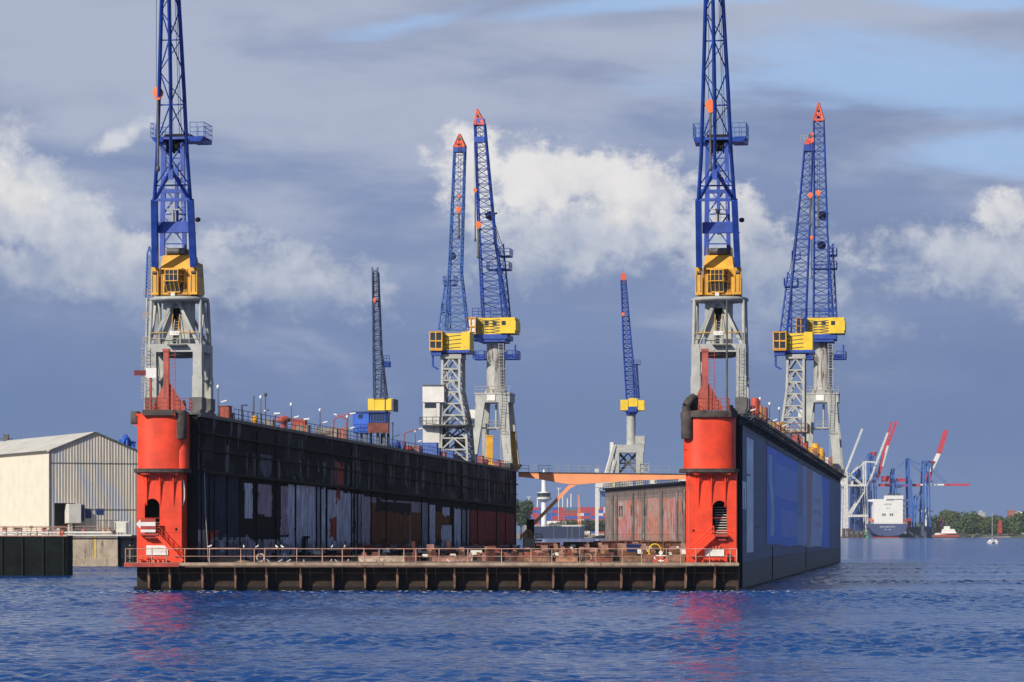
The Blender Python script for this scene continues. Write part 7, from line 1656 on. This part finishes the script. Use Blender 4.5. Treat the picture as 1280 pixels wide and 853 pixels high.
ship_crane('blue terminal crane with its long red and white boom lowered level over the water', 1137, [((1137, 653), (1136, 573), 3.2), ((1141, 660), (1139, 600), 2.4), ((1116, 640), (1117, 590), 4.), ((1118, 660), (1122, 600), 1.8), ((1136, 574), (1117, 590), .5), ((1136, 574), (1167, 602), .5), ((1116, 606), (1140, 606), 2), ((1117, 590), (1117, 586), 2.)], [((1100, 606.5), (1151, 606.5), 4.2, RW), ((1151, 606), (1181, 606), 2.6, WHITE), ((1181, 606), (1213, 606), 3.4, RW)], TB, RW, house=[(1104, 1113, 596, 602, RW), (1120, 1128, 607, 610, WHITE), (1122, 1132, 599, 602, RW)])
ship_crane('rightmost blue terminal crane with one red and white boom raised', 1160, [((1153, 655), (1156, 576), 2.6), ((1163, 662), (1161, 576), 2.), ((1159, 665), (1158, 600), 1.2), ((1140, 655), (1156, 606), 1.2), ((1155, 577), (1163, 577), 2.), ((1144, 660), (1146, 620), 2.2), ((1134, 633), (1146, 633), 2.5), ((1161, 580), (1182, 602), .5), ((1150, 580), (1136, 574), .5)], [((1160, 604), (1164, 590), 6.4, RW), ((1164, 590), (1175, 567), 5.4, WHITE), ((1163, 590), (1177.5, 567), 1.5, RW), ((1175, 567), (1184, 538), 6.4, RW)], TB, RW, house=[(1160, 1168, 577, 579, RW)])
ship_crane('blue crane frame half hidden behind the white ship superstructure', 1066, [((1066, 665), (1067, 600), 3.5), ((1072, 665), (1073, 585), 3.), ((1078, 665), (1080, 612), 2.), ((1066, 630), (1080, 630), 2.), ((1066, 648), (1078, 640), 2.)], [((1064, 604), (1090, 604), 3, RW)], mat('deep_terminal_blue', (.015, .05, .22), .6), RW)
# wharf below
mb = MB(); a, b_ = T(1048, 0), T(1165, 0); mb.box(a.x, b_.x, YT+30, YT+120, -2, 3.4); tag(mb.build('terminal_wharf', mat('dark_wharf', (.07, .06, .055), .9)), kind='structure')
mb = MB(); rnd = random.Random(6); 
for i, px in enumerate((1050, 1056, 1062, 1068, 1074, 1080)):
    mb = MB(); h = rnd.uniform(7, 10); mb.tube((0, 0, -2), (0, 0, h), .9); mb.tube((1.6, 0, -2), (1.3, 0, h), .7); mb.box(-1.5, 3, -.8, .8, h-1, h)
    whole('dolphin_pile', mb, mat('brown_pile', (.10, .07, .055), .9), (T(px, 0).x, YT-30, 0), 'brown timber dolphin before the white cranes, %s from the left' % od(i), 'pile', 'timber dolphins before the white gantry cranes')
# channel marker green
mb = MB(); mb.lathe((0, 0, 0), [(1.8, 0), (1.4, 1.), (.6, 2), (.5, 5.5), (.8, 6), (.15, 7)], 12); whole('channel_marker', mb, mat('green_marker', (.02, .35, .10), .6), (at(1084, 0, 2880).x, 2880, 0), 'green channel marker buoy left of the ship stern', 'buoy')
# container ship seen from astern
YS = 2900.; sS = YS/F
t = thing('container_ship', 'container ship with tall white superstructure and navy hull seen from astern', 'container ship', (at(1110, 0, YS).x, YS, 0)); ts_ = tuple(t.location)
def Sx(px): return (px-640)*sS
def Sz(py): return CZ+(HZ-py)*sS
HULL = mat('ship_navy_hull', (.06, .085, .19), .55, 0, .15, .05); mb = MB()
sec = [(1087, 655), (1087.5, 660), (1091, 666), (1098, 669.5), (1110, 670.5), (1123, 669.5), (1130, 666), (1134, 660), (1134.5, 655)]
pr = [(Sx(a), Sz(b)) for a, b in sec]; mb.prism([(x, z) for x, z in pr], YS, YS+30)
mb.hexa([(Sx(1089), YS+30, -1), (Sx(1134), YS+30, -1), (Sx(1152), YS+230, -1), (Sx(1140), YS+230, -1)], [(Sx(1087), YS+30, Sz(655)), (Sx(1134.5), YS+30, Sz(655)), (Sx(1158), YS+230, Sz(657)), (Sx(1146), YS+230, Sz(657))]); mb.build('hull', HULL, t, sub=ts_)
mb = MB(); mb.box(Sx(1096), Sx(1124), YS-.3, YS+30, -1, .9); mb.build('boot_topping', REDD, t, sub=ts_)
mb = MB(); mb.box(Sx(1093.5), Sx(1130), YS+8, YS+26, Sz(655), Sz(624)); mb.box(Sx(1109), Sx(1130.5), YS+7, YS+26, Sz(624), Sz(619.5)); mb.box(Sx(1088), Sx(1137), YS+14, YS+22, Sz(627), Sz(624.5))
for py in (632, 638, 643, 649): mb.box(Sx(1130), Sx(1133.5), YS+10, YS+24, Sz(py+1), Sz(py))
sup = mb.build('superstructure', WHITE, t, sub=ts_)
mb = MB()
for x_ in (1109.5, 1112, 1114.5, 1117): mb.box(Sx(x_), Sx(x_+1), YS+7.9, YS+7.99, Sz(626.5), Sz(624.5))
for x_ in (1107, 1109.5, 1112, 1114.5): mb.box(Sx(x_), Sx(x_+1), YS+7.9, YS+7.99, Sz(631.5), Sz(629.5))
for x_ in (1110, 1112.3): mb.box(Sx(x_), Sx(x_+1), YS+7.9, YS+7.99, Sz(636), Sz(634.8))
for x_ in (1104, 1106.5, 1113.5, 1116): mb.box(Sx(x_), Sx(x_+1.8), YS+7.9, YS+7.99, Sz(645), Sz(642))
for py in (633, 639, 645, 650): mb.box(Sx(1131), Sx(1132.8), YS+9.9, YS+9.99, Sz(py+1), Sz(py-2))
mb.build('window', GREYD, sup, sub=(0, 0, 0)) if False else mb.build('window', GREYD, sup, sub=ts_)
mb = MB()
for x_ in (1112, 1116, 1122, 1125): mb.box(Sx(x_), Sx(x_+2), YS+10, YS+14, Sz(619.5), Sz(616.5)); 
mb.tube((Sx(1119), YS+12, Sz(619)), (Sx(1119), YS+12, Sz(611)), .5); mb.build('funnel', GREYD, t, sub=ts_)
mb = MB(); mb.box(Sx(1088.5), Sx(1091.5), YS+6, YS+16, Sz(652), Sz(648)); mb.build('lifeboat', ORHOOK, t, sub=ts_)
text_bars(Sx(1100), Sx(1118.5), [(Sz(659.6), 1.35)], YS-.1, LETW, t, ts_, 21); text_bars(Sx(1105.5), Sx(1114), [(Sz(662.8), 1.0)], YS-.1, LETW, t, ts_, 22)
mb = MB(); mb.rail([(Sx(1088), YS+.5, Sz(655)), (Sx(1134), YS+.5, Sz(655))], 1.3, 3, .12, 1, 4); mb.build('stern_railing', WHITED, t, sub=ts_)
# containers on and beyond the ship
rnd = random.Random(31); tier = ['lowest', 'second', 'third', 'fourth', 'fifth', 'sixth']
for ci, px in enumerate((1138.2, 1145.6)):
    for r_ in range(4):
        cl = rnd.choice(['red', 'rust', 'red', 'grey']); container(Sx(px), YS+60, 8.4+r_*2.91, 6.06, cl, '%s container on the ship deck right of the superstructure, %s tier, %s column' % (cl, tier[r_], od(ci)), 'containers on the ship behind the superstructure')
mb = MB(); mb.box(Sx(1134.5), Sx(1149), YS+58, YS+64, 6.5, 8.35)
mb.build('hatch_cover', GREYD, t, sub=ts_)
for ci, px in enumerate((1172, 1175.6, 1179.2, 1183.2)):
    hgt_ = (5, 5, 6, 3)[ci]
    for r_ in range(hgt_):
        cl = rnd.choice(['red', 'rust', 'red', 'teal', 'grey']); container(at(px, 0, 3060).x, 3060, 3.2+r_*2.91, 2.7 if ci != 2 else 2.7, cl, '%s container in the stack behind the tug, %s tier, %s column from the left' % (cl, tier[r_], od(ci)), 'containers stacked behind the tug')
# second ship (bow/bridge) beyond
t = thing('feeder_ship', 'smaller ship with a slim white bridge and dark hull right of the container ship', 'ship', (at(1152, 0, 3000).x, 3000, 0)); ts_ = tuple(t.location); s3 = 3000/F
x3 = lambda p: (p-640)*s3; z3 = lambda p: CZ+(HZ-p)*s3
mb = MB(); mb.hexa([(x3(1134), 2990, -1), (x3(1163), 2990, -1), (x3(1160), 3012, -1), (x3(1136), 3012, -1)], [(x3(1133), 2990, z3(659)), (x3(1166), 2990, z3(658)), (x3(1160), 3014, z3(658)), (x3(1135), 3014, z3(659))]); mb.build('hull', mat('slate_hull', (.075, .095, .14), .6), t, sub=ts_)
mb = MB(); mb.box(x3(1155), x3(1160), 2994, 3006, z3(659), z3(636)); mb.box(x3(1148), x3(1160.5), 2995, 3003, z3(640), z3(636.5)); mb.box(x3(1160.5), x3(1166), 2996, 3000, z3(640), z3(638.5)); mb.box(x3(1154), x3(1164), 2992, 3008, z3(660), z3(656.5)); mb.box(x3(1149), x3(1153), 2994, 3000, z3(636.5), z3(632)); mb.build('bridge', WHITE, t, sub=ts_)
mb = MB(); mb.tube((x3(1151), 2997, z3(634)), (x3(1151), 2997, z3(627)), .6); mb.box(x3(1149), x3(1153), 2996, 2998, z3(632), z3(631)); mb.build('mast', GREYD, t, sub=ts_)
# tug
YG = 2870.; t = thing('tugboat', 'low white and red tug at the foot of the container stacks, right of the ships', 'tugboat', (at(1180, 0, YG).x, YG, 0)); ts_ = tuple(t.location); s4 = YG/F
x4 = lambda p: (p-640)*s4; z4 = lambda p: CZ+(HZ-p)*s4
mb = MB(); mb.hexa([(x4(1166), YG, -1), (x4(1200), YG, -1), (x4(1200), YG+10, -1), (x4(1166), YG+10, -1)], [(x4(1164), YG, z4(669.5)), (x4(1206), YG, z4(666)), (x4(1206), YG+10, z4(666)), (x4(1164), YG+10, z4(669.5))]); mb.build('hull', mat('tug_dark_hull', (.06, .05, .05), .6), t, sub=ts_)
mb = MB(); mb.box(x4(1170), x4(1197), YG+1, YG+9, z4(669.3), z4(666.5)); mb.hexa([(x4(1178), YG+2, z4(666.5)), (x4(1196), YG+2, z4(666.5)), (x4(1196), YG+8, z4(666.5)), (x4(1178), YG+8, z4(666.5))], [(x4(1179), YG+2, z4(661.5)), (x4(1193), YG+2, z4(661.5)), (x4(1193), YG+8, z4(661.5)), (x4(1179), YG+8, z4(661.5))]); mb.box(x4(1181), x4(1188), YG+3, YG+7, z4(661.5), z4(658)); mb.build('deckhouse', WHITE, t, sub=ts_)
mb = MB(); mb.box(x4(1166), x4(1199), YG-.2, YG-.01, z4(670.8), z4(669.6)); mb.box(x4(1175), x4(1194), YG+.8, YG+.95, z4(667.5), z4(666.8)); mb.build('red_band', REDB, t, sub=ts_)
mb = MB(); mb.tube((x4(1184), YG+5, z4(658)), (x4(1184), YG+5, z4(652)), .3); mb.tube((x4(1199), YG+5, z4(667)), (x4(1199), YG+5, z4(661)), .3); mb.build('mast', GREYD, t, sub=ts_)
# sailing boat / motor catamaran with bare mast
YA = 1440.; t = thing('sailing_boat', 'small white sailing boat with bare mast on the river at right', 'sailing boat', (at(1241.5, 0, YA).x, YA, 0)); s5 = YA/F
Px = lambda p: (p-1241.5)*s5; Pz5 = lambda p: CZ+(HZ-p)*s5
mb = MB()
for sx in (-1, 1):
    c0 = sx*1.55; mb.hexa([(c0-.5, -1, -.2), (c0+.5, -1, -.2), (c0+.35, 6, -.2), (c0-.35, 6, -.2)], [(c0-.85, -1.5, 1.15), (c0+.85, -1.5, 1.15), (c0+.5, 7, 1.3), (c0-.5, 7, 1.3)])
mb.build('hull', WHITE, t)
mb = MB(); mb.hexa([(-2.2, 0, 1.16), (2.2, 0, 1.16), (1.9, 5, 1.31), (-1.9, 5, 1.31)], [(-1.6, .4, 2.1), (1.6, .4, 2.1), (1.2, 4.4, 2.0), (-1.2, 4.4, 2.0)]); mb.build('deckhouse', WHITE, t)
mb = MB(); mb.box(-1.2, 1.2, .15, .3, 1.5, 1.9); mb.build('window', GLASS, t)
mb = MB(); mb.tube((0, 3, 1.9), (0, 3, Pz5(641)), .11, .07); mb.tube((0, 3, 3.1), (0, -.8, 3.), .12); mb.build('mast', WHITED, t)
mb = MB(); mb.tube((0, 2.8, 3.35), (0, -.6, 3.25), .25); mb.build('furled_sail', PIPEB, t)
mb = MB(); 
for a_ in ((-1.9, 3, 1.2), (1.9, 3, 1.2), (0, -1.2, 1.2), (0, 7, 1.3)): mb.tube(a_, (0, 3, Pz5(643)), .03, n=4)
mb.build('stay', GREYD, t)

rnd = random.Random(15); mb = MB()
for i in range(150):
    x = rnd.uniform(XL-3, XR+6); y = YF-rnd.random()**2*9-.4; w = rnd.uniform(.08, .5); n = 7
    pts = [(x+w*rnd.uniform(.5, 1)*math.cos(2*math.pi*k/n), y+w*.5*rnd.uniform(.5, 1)*math.sin(2*math.pi*k/n)) for k in range(n)]
    mb.add([(a, b, .11) for a, b in pts]+[(x, y, .14)], [(k, (k+1) % n, n) for k in range(n)])
tag(mb.build('foam', mat('foam_white', (.6, .64, .68), .8)), 'scattered flecks of foam on the water before the dock', 'foam', kind='stuff')
# ------------------------------------------------------------------ air
mb = MB(); mb.box(-1500, 2600, -300, 7000, -4, 130)
hzm = bpy.data.materials.new('haze'); hzm.use_nodes = True; n_ = hzm.node_tree; n_.nodes.remove(n_.nodes['Principled BSDF'])
pv = n_.nodes.new('ShaderNodeVolumePrincipled'); pv.inputs['Color'].default_value = (.70, .82, 1, 1); pv.inputs['Density'].default_value = HAZE
n_.links.new(pv.outputs[0], n_.nodes['Material Output'].inputs['Volume'])
tag(mb.build('haze', hzm), kind='stuff')
